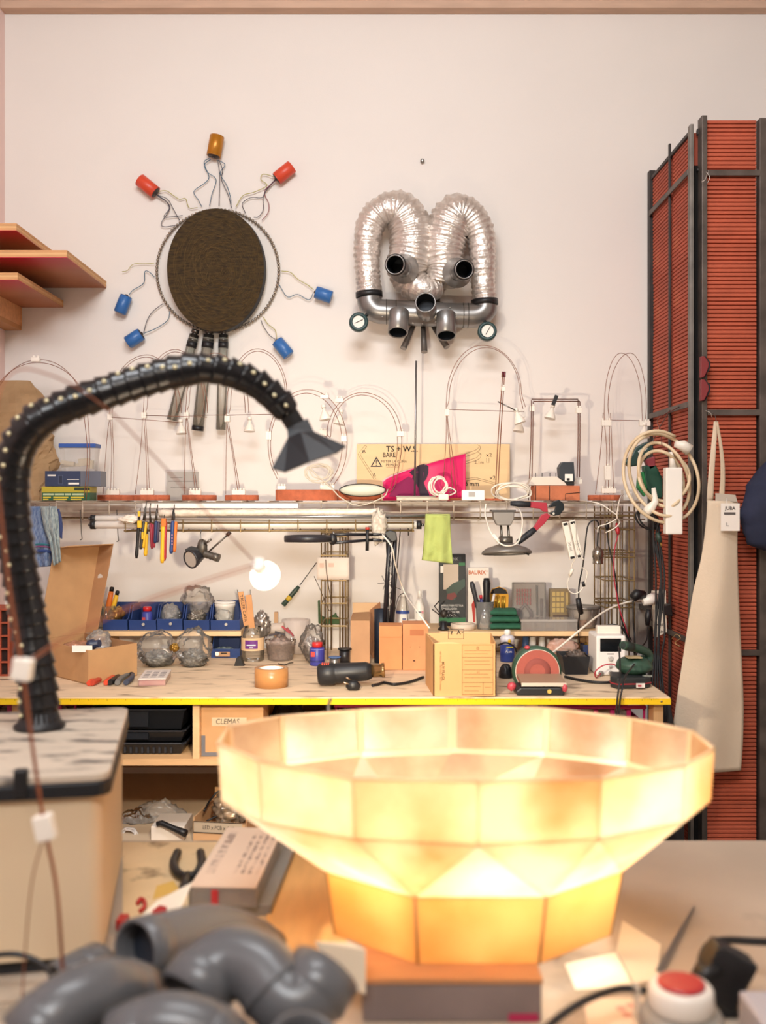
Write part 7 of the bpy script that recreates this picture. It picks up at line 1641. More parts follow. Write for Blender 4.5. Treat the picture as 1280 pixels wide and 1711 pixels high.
solo('strap_loop', 'black cable looping out of the labelled tray', 'cable', MB().wire([P(341, 1355, 2.8), P(352, 1336, 2.85), P(366, 1322, 2.87), P(380, 1330, 2.86), P(382, 1352, 2.84), P(345, 1372, 2.8)], 0.003, 6), BLACK)
solo('paper_board', 'yellow cardboard sheet standing behind the labelled tray', 'cardboard', MB().prism([P(356, 1340, 3.02), P(372, 1312, 3.02), P(408, 1316, 3.02), P(410, 1410, 3.02), P(356, 1410, 3.02)], (0, 0.004, 0)), mat('#c9995a', 0.7))
t = Thing('white_box', 'white cardboard box with black handle bar on the lower shelf', 'box', (X(285, 2.8), 2.86, 0.48))
t.part('body', MB().box(X(252, 2.8), X(308, 2.8), 2.8, 2.92, 0.4805, Z(1381, 2.8)), mat('#e3d9ce', 0.6), bevel=0.002)
t.part('handle_bar', MB().sweep([P(262, 1377, 2.79), P(270, 1375, 2.79), P(290, 1384, 2.785), P(302, 1389, 2.78), P(311, 1393, 2.775)], [0.007, 0.008, 0.008, 0.010, 0.011], 10), BLACK)
solo('plastic_bag', 'clear plastic bag standing on the lower shelf behind the white box', 'bag', lump(P(270, 1368, 2.99), 0.07, 0.03, 0.05, 103, 0.3, flat=0.481), film('#d2c9bf', 0.35, 0.15, 0.35, 0.6))
solo('plastic_bag', 'grey crumpled bag at the left of the lower shelf', 'bag', lump(P(228, 1375, 2.97), 0.05, 0.03, 0.04, 104, 0.3, flat=0.481), film('#a9a4a0', 0.5, 0.15, 0.35, 0.6))
coil('small white cable coil on the lower shelf beside the white unit', 215, 1394, 2.86, 13, 9, 4, 0.0028, mat('#cfcac8', 0.45), 12)

# ------------------------------------------------------------------ extraction unit with flexible hose
AU = R(11)
uu = Vector((math.cos(AU), math.sin(AU), 0)); vv = Vector((-math.sin(AU), math.cos(AU), 0))
FRC = Vector((X(172, 1.525), 1.525, 0))      # front right corner on plan
HU = EYE - 0.417
t = Thing('extraction_unit', 'cream metal fume extraction unit with flexible black suction hose', 'extraction unit', FRC + vv*0.25 - uu*0.25 + UP*ZT)
def up_(a, b, z): return FRC - uu*a + vv*b + UP*z
def rbox(a0, a1, b0, b1, z0, z1, rad=0.0, seg=5):
    """box in the unit's own axes, vertical corners rounded; a to the left, b to the back"""
    pts = []
    for (ca, cb, s0) in ((a0+rad, b0+rad, 180), (a1-rad, b0+rad, 270), (a1-rad, b1-rad, 0), (a0+rad, b1-rad, 90)):
        for k in range(seg+1):
            an = R(s0 + 90*k/seg)
            pts.append(up_(ca + rad*math.cos(an), cb + rad*math.sin(an), z0))
    mb = MB(); mb.prism(pts, (0, 0, z1-z0)); return mb
CRM = mat('#d6c0a0', 0.45)
t.part('cabinet_body', rbox(0, 0.55, 0, 0.47, ZT+0.022, HU-0.035, 0.025), CRM, bevel=0.002)
t.part('plinth', rbox(0.012, 0.54, 0.012, 0.46, ZT+0.0005, ZT+0.0215, 0.02), BLACKM)
t.part('black_gasket', rbox(-0.012, 0.56, -0.012, 0.485, HU-0.0345, HU-0.012, 0.025), mat('#15171c', 0.5), bevel=0.003)
t.part('stained_top', rbox(-0.010, 0.56, -0.010, 0.485, HU-0.0118, HU, 0.025), mat('#c4b6a4', 0.6, var=0.06, vscale=5, wear=('#5a544f', 9, 0.52, 0.66), stretch=(1.2, 3.2, 1)), bevel=0.002)
t.part('latch', MB().add([up_(a, b, z) for z in (Z(1333, 1.49), Z(1286, 1.49)) for a, b in ((0.128, -0.016), (0.108, -0.016), (0.108, -0.0005), (0.128, -0.0005))], [(0, 1, 2, 3), (4, 5, 6, 7), (0, 1, 5, 4), (1, 2, 6, 5), (2, 3, 7, 6), (3, 0, 4, 7)]), BLACK, bevel=0.003)
hp = [(66, 1207, 1.82), (63, 1150, 1.82), (55, 1090, 1.82), (45, 1020, 1.82), (34, 960, 1.81), (25, 900, 1.80), (19, 840, 1.79), (22, 780, 1.78), (38, 735, 1.77), (70, 700, 1.76), (120, 675, 1.76), (180, 655, 1.76), (240, 636, 1.77), (295, 622, 1.78), (345, 617, 1.78), (395, 627, 1.79), (440, 650, 1.80), (475, 683, 1.81), (497, 715, 1.82)]
path = spline([P(*q) for q in hp], 14)
cum = [0.0]
for a, b in zip(path, path[1:]): cum.append(cum[-1] + (b-a).length)
def along(s_):
    for i in range(len(cum)-1):
        if cum[i+1] >= s_:
            k = (s_-cum[i])/max(1e-9, cum[i+1]-cum[i]); return path[i].lerp(path[i+1], k), (path[i+1]-path[i]).normalized()
    return path[-1], (path[-1]-path[-2]).normalized()
HOSE = mat('#0c0d11', 0.26, bump=0.12, bscale=80)
SEG = 0.0255; nseg = int(cum[-1]/SEG)
mbs = MB().lathe((0, 0, 0), UP, [(0.0195, -0.004), (0.0235, 0.0), (0.0245, 0.004), (0.0250, 0.009), (0.0274, 0.0195), (0.0281, 0.0225), (0.0272, 0.0235), (0.0245, 0.0215)], 22, cap0=False, cap1=False)
seg_o = mesh_obj('hose_segment', mbs, HOSE, (0, 0, 0)); me_seg = seg_o.data
RIV = mat('#d8cfa8', 0.3, 0.4)
mbr = MB().ball((0, -0.0258, 0.010), 0.0035, nu=8, nv=6); riv_o = mesh_obj('rivet', mbr, RIV, (0, 0, 0)); me_riv = riv_o.data
first = True
for i in range(nseg):
    c, tg = along((i+0.2)*SEG)
    o = seg_o if first else bpy.data.objects.new('hose_segment', me_seg)
    if not first: COL.objects.link(o)
    o.parent = t.o
    z_ = -tg                       # cups open towards the base
    yb = Vector((0, 1, 0)); x_ = yb.cross(z_).normalized(); y_ = z_.cross(x_)
    M_ = Matrix((x_, y_, z_)).transposed().to_4x4()
    sc = 1.34 if i < 6 else (1.24 if i < nseg*0.55 else (1.14 if i < nseg-7 else 1.02))
    M_ = M_ @ Matrix.Rotation(0.35*math.sin(i*0.9) + 0.5, 4, 'Z') @ Matrix.Diagonal((sc, sc, 1.2, 1))
    o.matrix_local = Matrix.Translation(c - t.loc) @ M_
    r_ = riv_o if first else bpy.data.objects.new('rivet', me_riv)
    if not first: COL.objects.link(r_)
    r_.parent = o
    first = False
t.part('hose_liner', MB().sweep(path, 0.0185, 12), mat('#0e0f12', 0.5))
t.part('hose_flange', MB().lathe(P(66, 1214, 1.82) * Vector((1, 1, 0)) + UP*(HU+0.0004), UP, [(0.045, 0), (0.046, 0.006), (0.038, 0.012), (0.033, 0.03), (0.028, 0.034)], 26), BLACK)
# fan nozzle
nc = P(499, 714, 1.82); tg = (P(512, 768, 1.80)-nc).normalized()
q0 = [P(481, 716, 1.80), P(513, 700, 1.80), P(513, 700, 1.845), P(481, 716, 1.845)]
q1 = [P(482, 732, 1.785), P(524, 722, 1.785), P(524, 722, 1.85), P(482, 732, 1.85)]
q2 = [P(455, 783, 1.74), P(578, 746, 1.74), P(560, 742, 1.84), P(470, 772, 1.84)]
m0 = P(503, 722, 1.775); m2 = P(517, 772, 1.72); lw = P(476, 789, 1.73); rw = P(562, 757, 1.73)
mb = MB().add(q0+q1, [(0, 1, 5, 4), (1, 2, 6, 5), (2, 3, 7, 6), (3, 0, 4, 7)])
t.part('nozzle_collar', mb, mat('#0f1115', 0.4), solid=0.003)
mb = MB().add([q1[0], m0, q1[1], q1[2], q1[3], q2[0], lw, m2, rw, q2[1], q2[2], q2[3]],
              [(0, 1, 7, 6), (0, 6, 5), (1, 2, 8, 7), (2, 9, 8), (2, 3, 10, 9), (3, 4, 11, 10), (4, 0, 5, 11)])
t.part('fan_nozzle', mb, mat('#101217', 0.5, bump=0.1), solid=0.003)

# ------------------------------------------------------------------ glowing bowl
bowl = Thing('glowing_bowl_lamp', 'large glowing translucent faceted bowl lamp on the foreground table', 'lamp', (0.115, 1.57, ZT+0.06))
def bowl_mat(c1, c2):
    m = bpy.data.materials.new('resin_paper'); m.use_nodes = True
    N = m.node_tree.nodes; L = m.node_tree.links; N.remove(N['Principled BSDF'])
    tc = N.new('ShaderNodeTexCoord'); nz = N.new('ShaderNodeTexNoise'); nz.inputs['Scale'].default_value = 6; nz.inputs['Detail'].default_value = 7
    L.new(tc.outputs['Object'], nz.inputs['Vector'])
    rp = N.new('ShaderNodeValToRGB'); rp.color_ramp.elements[0].position = 0.38; rp.color_ramp.elements[1].position = 0.62
    rp.color_ramp.elements[0].color = (*lin(c1), 1); rp.color_ramp.elements[1].color = (*lin(c2), 1)
    L.new(nz.outputs['Fac'], rp.inputs['Fac'])
    df = N.new('ShaderNodeBsdfDiffuse'); tl = N.new('ShaderNodeBsdfTranslucent'); gl = N.new('ShaderNodeBsdfGlossy'); gl.inputs['Roughness'].default_value = 0.35
    L.new(rp.outputs[0], df.inputs['Color']); L.new(rp.outputs[0], tl.inputs['Color'])
    m1 = N.new('ShaderNodeMixShader'); m1.inputs['Fac'].default_value = 0.82; L.new(df.outputs[0], m1.inputs[1]); L.new(tl.outputs[0], m1.inputs[2])
    m2 = N.new('ShaderNodeMixShader'); m2.inputs['Fac'].default_value = 0.04; L.new(m1.outputs[0], m2.inputs[1]); L.new(gl.outputs[0], m2.inputs[2])
    L.new(m2.outputs[0], N['Material Output'].inputs['Surface'])
    return m
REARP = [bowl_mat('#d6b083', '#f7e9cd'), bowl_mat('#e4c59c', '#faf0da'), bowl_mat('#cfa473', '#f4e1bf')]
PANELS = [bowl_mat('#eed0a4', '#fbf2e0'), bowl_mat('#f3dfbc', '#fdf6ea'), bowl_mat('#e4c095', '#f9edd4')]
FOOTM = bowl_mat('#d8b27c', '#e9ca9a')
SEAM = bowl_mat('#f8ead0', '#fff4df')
BC = Vector((0.126, 1.565, 0))
z_rim = EYE - 0.373; z_mid = EYE - 0.457; z_neck = EYE - 0.562; z_foot = ZT + 0.0602
def ringpts(n, a_, b_, z, off, dx=0.0, dy=0.0): return [BC + Vector((dx + a_*math.cos(2*math.pi*(i+off)/n), dy + b_*math.sin(2*math.pi*(i+off)/n), z)) for i in range(n)]
N1 = 14
rim = ringpts(N1, 0.386, 0.247, z_rim, 0.5); mid = ringpts(N1, 0.380, 0.247, z_mid, 0.5)
neck = ringpts(8, 0.242, 0.180, z_neck, 0.5, 0.012, 0.01); foot = ringpts(8, 0.226, 0.172, z_foot, 0.5, 0.010, 0.01)
rn = random.Random(4)
for v in rim: v.z += rn.uniform(-0.006, 0.006)
def panel(pts, m, nm='panel'):
    c = sum(pts, Vector())/len(pts)
    return bowl.part(nm, MB().add(pts, [list(range(len(pts)))]), m, solid=0.0025)
def seam(a, b, w=0.0009, nm='seam'):
    bowl.part(nm, MB().sweep([a, b], w, 6), SEAM)
for i in range(N1):
    j = (i+1) % N1
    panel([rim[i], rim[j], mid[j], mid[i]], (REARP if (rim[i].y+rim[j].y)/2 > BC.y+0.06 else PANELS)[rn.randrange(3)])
    seam(rim[i], mid[i]); seam(mid[i], mid[j], 0.0010); seam(rim[i], rim[j], 0.0026, 'rim_edge')
def tape(a, b, w=0.008):
    """flat strip of tape stuck over a joint on the inner face"""
    c = (a+b)/2; inn = Vector((BC.x-c.x, BC.y-c.y, 0)).normalized()*0.0035
    sd = (b-a).cross(inn).normalized()*w
    bowl.part('tape_strip', MB().prism([a-sd+inn, b-sd+inn, b+sd+inn, a+sd+inn], inn*0.2), SEAM)
for i in range(N1):
    if rim[i].y > BC.y: tape(rim[i], mid[i])
    if min(mid[i].y, mid[(i+1) % N1].y) > BC.y - 0.02: tape(mid[i], mid[(i+1) % N1], 0.006)
def ang(v): return math.atan2((v.y-BC.y)/0.65, v.x-BC.x) % (2*math.pi)
def nearest(k): return min(range(8), key=lambda q: abs((ang(mid[k]) - ang(neck[q]) + math.pi) % (2*math.pi) - math.pi))
for i in range(N1):
    j = (i+1) % N1; a, b = nearest(i), nearest(j)
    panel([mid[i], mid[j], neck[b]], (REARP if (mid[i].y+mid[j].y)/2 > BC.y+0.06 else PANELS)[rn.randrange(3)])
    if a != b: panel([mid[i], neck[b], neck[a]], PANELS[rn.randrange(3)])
for q in range(8):
    r_ = (q+1) % 8
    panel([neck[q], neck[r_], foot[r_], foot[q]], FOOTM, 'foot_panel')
    bowl.part('foot_seam', MB().sweep([neck[q], foot[q]], 0.0022, 6), mat('#a98a62', 0.6)); seam(neck[q], neck[r_], 0.0015)
bowl.part('lamp_cable', MB().wire([P(553, 1168, 1.83), P(549, 1178, 1.80), P(550, 1195, 1.79), P(557, 1230, 1.79), P(559, 1270, 1.78), P(566, 1330, 1.74)], 0.0028, 6), mat('#3a342e', 0.5))
GLOW = mat('#ffedd2', 0.4, emit=88.0)
for (x, y, z) in ((-0.11, 0.0, ZT+0.215), (0.13, 0.0, ZT+0.215)):
    c = Vector((BC.x + x + 0.01, BC.y + y, z))
    o = bowl.part('bulb_holder', MB().cyl(Vector((c.x, c.y, ZT+0.0605)), c - UP*0.036, 0.014, n=12), WHITE)
    bowl.part('bulb', MB().lathe(c - UP*0.0355, UP, [(0.012, 0), (0.02, 0.02), (0.03, 0.05), (0.024, 0.075), (0.008, 0.085)], 18), GLOW, parent=o)
# wooden base block under the bowl
t = Thing('bowl_plinth', 'grey painted wooden block with bare wood top under bowl', 'base block', (X(750, 1.4), 1.6, ZT))
t.part('block', MB().box(X(606, 1.372), X(905, 1.372), 1.372, 1.78, ZT+0.0005, ZT+0.053), mat('#7d6f6c', 0.6, var=0.1, vscale=8), bevel=0.002)
t.part('wood_top', MB().box(X(604, 1.37), X(907, 1.37), 1.370, 1.782, ZT+0.0532, ZT+0.0598), mat('#b78258', 0.6, var=0.12, vscale=8, stretch=(1, 8, 8)))
t.part('magenta_mark', MB().box(X(850, 1.37), X(900, 1.37), 1.3708, 1.3718, ZT+0.001, ZT+0.012), mat('#a8234f', 0.5))

# ------------------------------------------------------------------ near wire lamp, partly out of frame on the left
t = Thing('near_wire_lamp', 'blurred copper wire arch lamp with lit bulb nearest the camera at left', 'lamp', (X(105, 1.3), 1.3, ZT))
CP = mat('#96583c', 0.4, 0.5)
dn_ = 1.28
p_base = Vector((X(112, dn_), dn_, ZT+0.0032))
t.part('foot', MB().box(p_base.x-0.03, p_base.x+0.03, dn_-0.03, dn_+0.03, ZT+0.0032, ZT+0.02), BRICK, bevel=0.002)
for k in (0,):
    t.part('copper_wire', MB().wire([Vector((X(112+k, dn_), dn_, ZT+0.019)), P(96+k, 1500, dn_), P(75+k, 1385, dn_), P(56+k, 1260, dn_), P(38+k, 1125, dn_), P(16+k, 985, dn_), P(3+k, 870, dn_), P(-8+k, 760, dn_), P(-2+k, 660, 1.29), P(30+k, 618, 1.31), P(85, 627+k, 1.33), P(135, 652+k, 1.36), P(190, 693+k, 1.38), P(260, 765+k, 1.42), P(340, 850+k, 1.47), P(425, 938+k, 1.5)], [0.0026]*30 + [0.0024 - 0.0013*min(1, i/20) for i in range(61)], 6, 6), CP)
t.part('thin_wire', MB().wire([Vector((X(30, dn_), dn_, ZT+0.002)), P(50, 1500, dn_), P(72, 1400, dn_)], 0.0011, 5), CP)
for k in (-3, 3):
    t.part('copper_wire', MB().wire([P(38, 1112+k, dn_), P(120, 1060+k, 1.33), P(230, 1010+k, 1.39), P(330, 975+k, 1.45), P(425, 945+k, 1.5)], 0.0009, 6, 5), CP)
t.part('terminal_block', MB().box(-0.012, 0.012, -0.009, 0.009, -0.014, 0.014, Matrix.Translation(P(38, 1118, dn_)) @ Matrix.Rotation(R(8), 4, 'Y')), PORC, bevel=0.002)
t.part('terminal_block', MB().box(-0.012, 0.012, -0.009, 0.009, -0.016, 0.016, Matrix.Translation(P(75, 1382, dn_)) @ Matrix.Rotation(R(-12), 4, 'Y')), PORC, bevel=0.002)
a = P(430, 942, 1.5); ax = (P(458, 985, 1.60)-a).normalized()
o = t.part('bulb_socket', MB().lathe(a, ax, [(0.010, 0), (0.012, 0.004), (0.012, 0.020)], 16), PORC)
t.part('lit_bulb', MB().lathe(a + ax*0.0203, ax, [(0.008, 0), (0.014, 0.010), (0.020, 0.023), (0.0215, 0.030), (0.017, 0.034)], 20), mat('#fff3df', 0.4, emit=9.0), parent=o)
l = bpy.data.lights.new('near_bulb_light', 'SPOT'); l.energy = 92; l.color = (1.0, 0.86, 0.66); l.spot_size = R(88); l.spot_blend = 1.0; l.shadow_soft_size = 0.03
lo = bpy.data.objects.new('near_bulb_light', l); lo.location = a + ax*0.065; lo.rotation_euler = (Vector((0.0, 3.5, 0.98)) - lo.location).to_track_quat('-Z', 'Y').to_euler(); COL.objects.link(lo)

# ------------------------------------------------------------------ grey plastic pipes in the foreground
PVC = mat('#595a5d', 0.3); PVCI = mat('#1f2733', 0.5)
def pipe(label, pts, r, socket=True):
    """elbow or bend: hollow plastic pipe with sockets at both ends; pts are (px, py, d)"""
    pp_ = spline([P(*q) for q in pts], 8)
    zmin_ = min(v.z for v in pp_)
    t = Thing('plastic_pipe', label, 'pipe', (pp_[0]+pp_[-1])/2 * Vector((1, 1, 0)) + UP*ZT, 'grey plastic pipe fittings')
    t.part('bend', MB().sweep(pp_, r, 28, False), PVC, solid=0.003)
    for e, q in ((pp_[0], pp_[1]), (pp_[-1], pp_[-2])):
        ax = (e-q).normalized()
        o = t.part('socket', MB().lathe(e - ax*0.038, ax, [(r*1.02, 0), (r*1.10, 0.004), (r*1.10, 0.038), (r*1.02, 0.0395), (r*0.94, 0.0385), (r*0.94, 0.008)], 28, cap0=False, cap1=False), PVC)
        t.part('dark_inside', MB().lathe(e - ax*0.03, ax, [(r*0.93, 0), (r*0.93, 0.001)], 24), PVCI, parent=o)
    return t
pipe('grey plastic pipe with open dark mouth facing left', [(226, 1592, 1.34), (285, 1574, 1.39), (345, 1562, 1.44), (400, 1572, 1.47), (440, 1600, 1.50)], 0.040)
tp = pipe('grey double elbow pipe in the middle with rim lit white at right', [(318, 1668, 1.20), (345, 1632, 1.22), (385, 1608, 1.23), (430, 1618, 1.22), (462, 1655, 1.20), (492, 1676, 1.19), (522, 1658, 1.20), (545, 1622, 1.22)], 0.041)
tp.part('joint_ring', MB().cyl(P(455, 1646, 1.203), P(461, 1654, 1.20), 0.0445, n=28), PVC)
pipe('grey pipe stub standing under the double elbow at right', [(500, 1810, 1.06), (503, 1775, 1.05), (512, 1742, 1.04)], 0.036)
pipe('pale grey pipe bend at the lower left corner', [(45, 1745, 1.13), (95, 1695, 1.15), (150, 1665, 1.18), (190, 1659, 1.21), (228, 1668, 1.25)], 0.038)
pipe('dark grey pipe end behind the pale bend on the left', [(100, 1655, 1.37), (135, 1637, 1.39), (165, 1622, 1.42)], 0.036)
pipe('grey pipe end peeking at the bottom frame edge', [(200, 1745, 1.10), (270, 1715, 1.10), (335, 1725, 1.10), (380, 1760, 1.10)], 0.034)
# ------------------------------------------------------------------ small things on the near table
t = Thing('parts_organiser', 'clear compartment box with printed lid card on the near table', 'organiser', (X(385, 1.8), 1.9, ZT))
Mo = Matrix.Translation((X(384, 1.74), 1.72, ZT+0.0005)) @ Matrix.Rotation(R(-3), 4, 'Z')
t.part('grey_tray', MB().box(-0.04, 0.075, 0.0, 0.34, 0, 0.02, Mo), mat('#7d7c78', 0.45), bevel=0.002)
t.part('box', MB().box(-0.066, 0.052, -0.012, 0.30, 0.0203, 0.052, Mo), film('#b3aaa0', 0.45, 0.1, 0.35))
t.part('contents', MB().box(-0.06, 0.046, -0.006, 0.29, 0.0215, 0.044, Mo), mat('#6f6a66', 0.5, col2='#9b8f86', vscale=25))
t.part('printed_card', MB().box(-0.064, 0.05, -0.010, 0.298, 0.0522, 0.0545, Mo), mat('#d6c0ab', 0.5))
for i in range(4):
    t.part('printed_column', MB().box(-0.002+i*0.013, 0.005+i*0.013, 0.05, 0.26, 0.0546, 0.0549, Mo), mat('#a08c7e', 0.7, col2='#d0baa6', vscale=60, ramp=(0.48, 0.52)))
t.part('printed_column', MB().box(-0.052, -0.036, 0.05, 0.27, 0.0546, 0.0549, Mo), mat('#a08c7e', 0.7, col2='#cdb7a4', vscale=60, ramp=(0.48, 0.52)))
t.part('red_latch', MB().box(-0.026, -0.014, -0.016, -0.0125, 0.024, 0.05, Mo), mat('#b22a2e', 0.4)); t.part('latch_tip', MB().box(-0.034, -0.010, -0.028, -0.014, 0.0205, 0.0237, Mo), mat('#d8c4b4', 0.5), bevel=0.002)
d0 = 1.9
t = Thing('pliers', 'small black pliers standing open beside the organiser box', 'pliers', (X(316, 1.95), 1.95, ZT))
ya, yb_ = dT(1432), dT(1478)
for (xs, lean) in (((297, 290, 296, 312), -1), ((335, 337, 330, 316), 1)):
    pts = [Vector((X(x, dT(y)), dT(y), ZT+0.012)) for x, y in zip(xs, (1434, 1452, 1468, 1478))]
    t.part('handle', MB().sweep(spline(pts, 5), 0.0085, 10), BLACK)
t.part('jaw', MB().sweep([Vector((X(314, dT(1474)), dT(1474), ZT+0.012)), Vector((X(308, dT(1492)), dT(1492), ZT+0.010)), Vector((X(302, dT(1505)), dT(1505), ZT+0.008))], [0.010, 0.010, 0.004], 10), mat('#3d3a38', 0.4, 0.6))
t = Thing('paper_leaflet', 'white folded paper leaflet with red emblem on near table', 'leaflet', (X(262, 1.65), 1.68, ZT))
lp_ = [P(212, 1553, 1.62), P(280, 1545, 1.63), P(301, 1521, 1.66), P(322, 1474, 1.72), P(262, 1506, 1.70)]
t.part('sheet', MB().add(lp_, [(0, 1, 2, 3, 4)]), mat('#e6dccb', 0.6), solid=0.001)
n_ = (lp_[1]-lp_[0]).cross(lp_[3]-lp_[0]).normalized(); n_ = n_ if n_.y < 0 else -n_
ce = P(267, 1527, 1.652)
t.part('red_emblem', MB().add([P(x, y, 1.654) + Vector((0, -0.006, 0.0015)) for x, y in ((252, 1533), (256, 1520), (268, 1511), (280, 1514), (280, 1526), (271, 1537), (254, 1541))], [list(range(7))]), mat('#b8383a', 0.6))
solo('yellow_note', 'yellow paper note behind the white leaflet', 'note', MB().add([Vector((X(x, dT(y)), dT(y), ZT+0.002)) for x, y in ((255, 1505), (262, 1482), (290, 1474), (300, 1490))], [(0, 1, 2, 3)]), mat('#d6ad55', 0.6), solid=0.001)
solo('red_clip', 'small red plastic clip lying by the white leaflet', 'clip', MB().wire([Vector((X(x, dT(y)), dT(y), ZT+0.006)) for x, y in ((230, 1515), (234, 1508), (241, 1511), (241, 1522), (234, 1528))], 0.004, 6), mat('#b8332f', 0.4))
solo('red_connector', 'red connector piece at the foot of the cream unit', 'connector', MB().box(X(198, 1.68), X(214, 1.68), 1.66, 1.69, ZT+0.0005, ZT+0.018), mat('#b22a26', 0.4), bevel=0.002)
solo('brass_strip', 'small brass strip lying beside the cream unit base', 'strip', MB().box(X(194, 1.58), X(210, 1.58), 1.54, 1.60, ZT+0.0005, ZT+0.012), mat('#b5904f', 0.4, 0.5), bevel=0.001)
solo('plywood_sheet', 'honey coloured plywood sheet lying under the bowl on the left', 'plywood', MB().prism([Vector((X(x, dT(y)), dT(y), ZT+0.0005)) for x, y in ((432, 1610), (462, 1430), (640, 1430), (640, 1640), (606, 1665), (520, 1650))], (0, 0, 0.006)) if False else
     MB().prism([Vector((X(434, dT(1600)), dT(1600), ZT+0.0005)), Vector((X(465, dT(1425)), dT(1425), ZT+0.0005)), Vector((X(603, dT(1425))-0.04, dT(1425), ZT+0.0005)), Vector((X(600, 1.5)-0.012, 1.44, ZT+0.0005)), Vector((X(520, 1.4), 1.42, ZT+0.0005))], (0, 0, 0.005)), mat('#d3a463', 0.5, var=0.08, vscale=6, stretch=(6, 1, 1)))
# bright paper cards round the bowl foot
t = Thing('white_card', 'small white card standing upright in front of bowl foot at left', 'card', (X(575, 1.34), 1.35, ZT))
t.part('card', MB().prism([P(527, 1574, 1.40), P(585, 1576, 1.37), P(611, 1587, 1.35), P(611, 1662, 1.35), P(585, 1648, 1.365), P(545, 1615, 1.39)], (0, 0.002, 0)), mat('#f0e2c8', 0.6))
for i, (pts, lb, m_) in enumerate((([(944, 1612), (1030, 1592), (1058, 1650), (962, 1655)], 'flat white paper card right of the bowl foot', '#eadfc9'), ([(1030, 1590), (1040, 1540), (1104, 1580), (1098, 1640), (1060, 1645)], 'second white paper card sticking out behind the first', '#e6d9c1'),
                              ([(975, 1672), (1085, 1672), (1105, 1745), (985, 1745)], 'paper sheet with faint red print at bottom right', '#e3cfb8'))):
    t = Thing('paper_card', lb, 'card', (X(pts[0][0], dT(pts[0][1])), dT(pts[0][1]), ZT))
    t.part('sheet', MB().prism([Vector((X(x, dT(y)), dT(y), ZT+0.0004+0.0012*i)) for x, y in pts], (0, 0, 0.0009)), mat(m_, 0.6))
    if i == 2:
        for (x, y) in ((1038, 1690), (1055, 1685), (1048, 1700)):
            dd = dT(y); t.part('red_print', MB().box(X(x, dd)-0.006, X(x, dd)+0.006, dd-0.006, dd+0.006, ZT+0.0038, ZT+0.0041), mat('#d89a8c', 0.6))
t = Thing('steel_ruler', 'thin grey steel blade lying diagonally on the near table', 'blade', (X(1130, 1.6), 1.6, ZT))
a = Vector((X(1102, dT(1628)), dT(1628), ZT+0.004)); b = Vector((X(1160, dT(1520)), dT(1520), ZT+0.004)); sd = Vector(((b-a).y, -(b-a).x, 0)).normalized()*0.006
t.part('blade', MB().prism([a-sd, a+sd, b+sd*0.3, b-sd*0.3], (0, 0, 0.002)), mat('#8c8a88', 0.3, 0.8))
# red button box
t = Thing('button_box', 'grey round control box with red push button', 'control box', (X(1150, 1.28), 1.28, ZT))
c = Vector((X(1150, 1.27), 1.30, ZT+0.0005))
t.part('housing', MB().lathe(c, UP, [(0.052, 0), (0.054, 0.004), (0.054, 0.045), (0.048, 0.055)], 32), mat('#8d857b', 0.5))
o = t.part('collar', MB().lathe(c + UP*0.0552, UP, [(0.040, 0), (0.042, 0.004), (0.041, 0.026), (0.037, 0.031), (0.032, 0.031)], 32, cap1=True), mat('#d8d0c6', 0.4))
t.part('red_button', MB().lathe(c + UP*0.0865, UP, [(0.0305, 0), (0.0305, 0.003), (0.026, 0.005)], 28), mat('#a52a2c', 0.35), parent=o)
t.part('clear_tab', MB().box(c.x-0.056, c.x-0.05, c.y+0.01, c.y+0.03, ZT+0.03, ZT+0.075), film('#d0ccc4', 0.4))
t = Thing('black_plug_block', 'black angled plug block behind the red button box', 'plug', (X(1215, 1.36), 1.38, ZT))
Mk = Matrix.Translation((X(1213, 1.38), 1.395, ZT+0.055)) @ Matrix.Rotation(R(28), 4, 'Y')
t.part('body', MB().box(-0.032, 0.032, -0.02, 0.02, -0.038, 0.038, Mk), BLACK, bevel=0.005)
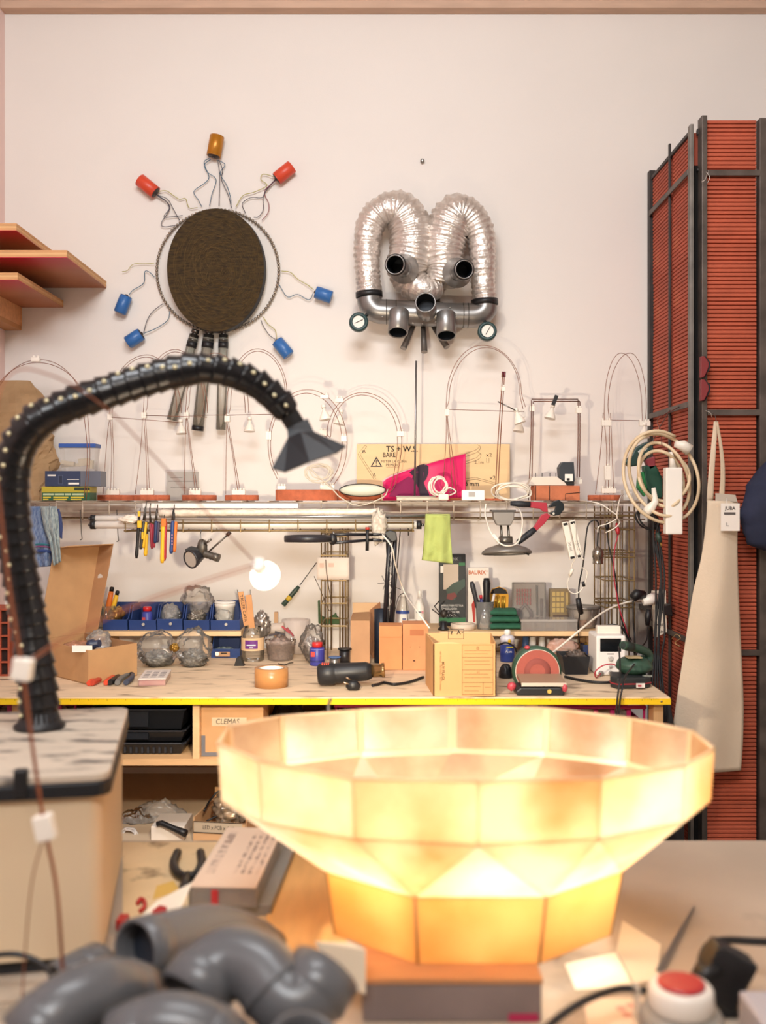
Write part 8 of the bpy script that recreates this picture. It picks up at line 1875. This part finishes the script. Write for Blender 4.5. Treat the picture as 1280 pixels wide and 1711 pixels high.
t.part('stand', MB().box(X(1195, 1.38), X(1235, 1.38), 1.38, 1.41, ZT+0.0005, ZT+0.025), BLACKM, bevel=0.002)
t.part('cord', MB().wire([P(1175, 1622, 1.38), P(1172, 1600, 1.42), P(1185, 1578, 1.44), P(1215, 1571, 1.45), P(1260, 1573, 1.45), P(1320, 1575, 1.45)], 0.0055, 8), BLACK)
t.part('cord_boot', MB().cyl(P(1166, 1634, 1.37), P(1200, 1615, 1.38), 0.009, n=12), BLACK)
solo('grey_case', 'pale grey case corner at the lower right edge', 'case', MB().box(X(1225, 1.36), X(1225, 1.36)+0.2, 1.20, 1.34, ZT+0.0005, ZT+0.06), mat('#a7a3a8', 0.5), bevel=0.004)
solo('black_table_cable', 'black cable curving along the bottom toward the button box', 'cable', MB().wire([P(900, 1730, 1.26), P(940, 1695, 1.29), P(985, 1668, 1.31), P(1035, 1652, 1.33), P(1080, 1655, 1.33)], 0.0052, 8), BLACK)
solo('black_loop_cable', 'black cable loop lying in front of the cream unit', 'cable', MB().wire([P(-30, 1600, 1.42), P(20, 1594, 1.42), P(60, 1605, 1.42), P(90, 1632, 1.40), P(100, 1660, 1.36)], 0.0042, 8), BLACK)
solo('added_dark_mat', 'dark navy mat added under the pile of grey pipes to darken them', 'mat', MB().box(X(-90, 1.3), X(520, 1.3), 0.92, 1.345, ZT+0.0004, ZT+0.003), mat('#161b25', 0.6))  # mat added to keep the spaces between the pipes dark
solo('wooden_board', 'brown wooden board at the bottom left corner', 'board', MB().box(X(-60, 1.2), X(80, 1.2), 1.12, 1.25, ZT+0.0032, ZT+0.012), mat('#9b7250', 0.6, var=0.12, vscale=8, stretch=(1, 8, 8)))
solo('chipboard_sheet', 'stained yellowish chipboard sheet lying on the table by the cream unit', 'board', MB().prism([Vector((X(x, dT(y)), dT(y), ZT+0.0003)) for x, y in ((205, 1560), (205, 1408), (462, 1408), (440, 1560))], (0, 0, 0.0015)), mat('#d9bd92', 0.6, var=0.1, vscale=6, wear=('#8b7355', 12, 0.55, 0.66)))
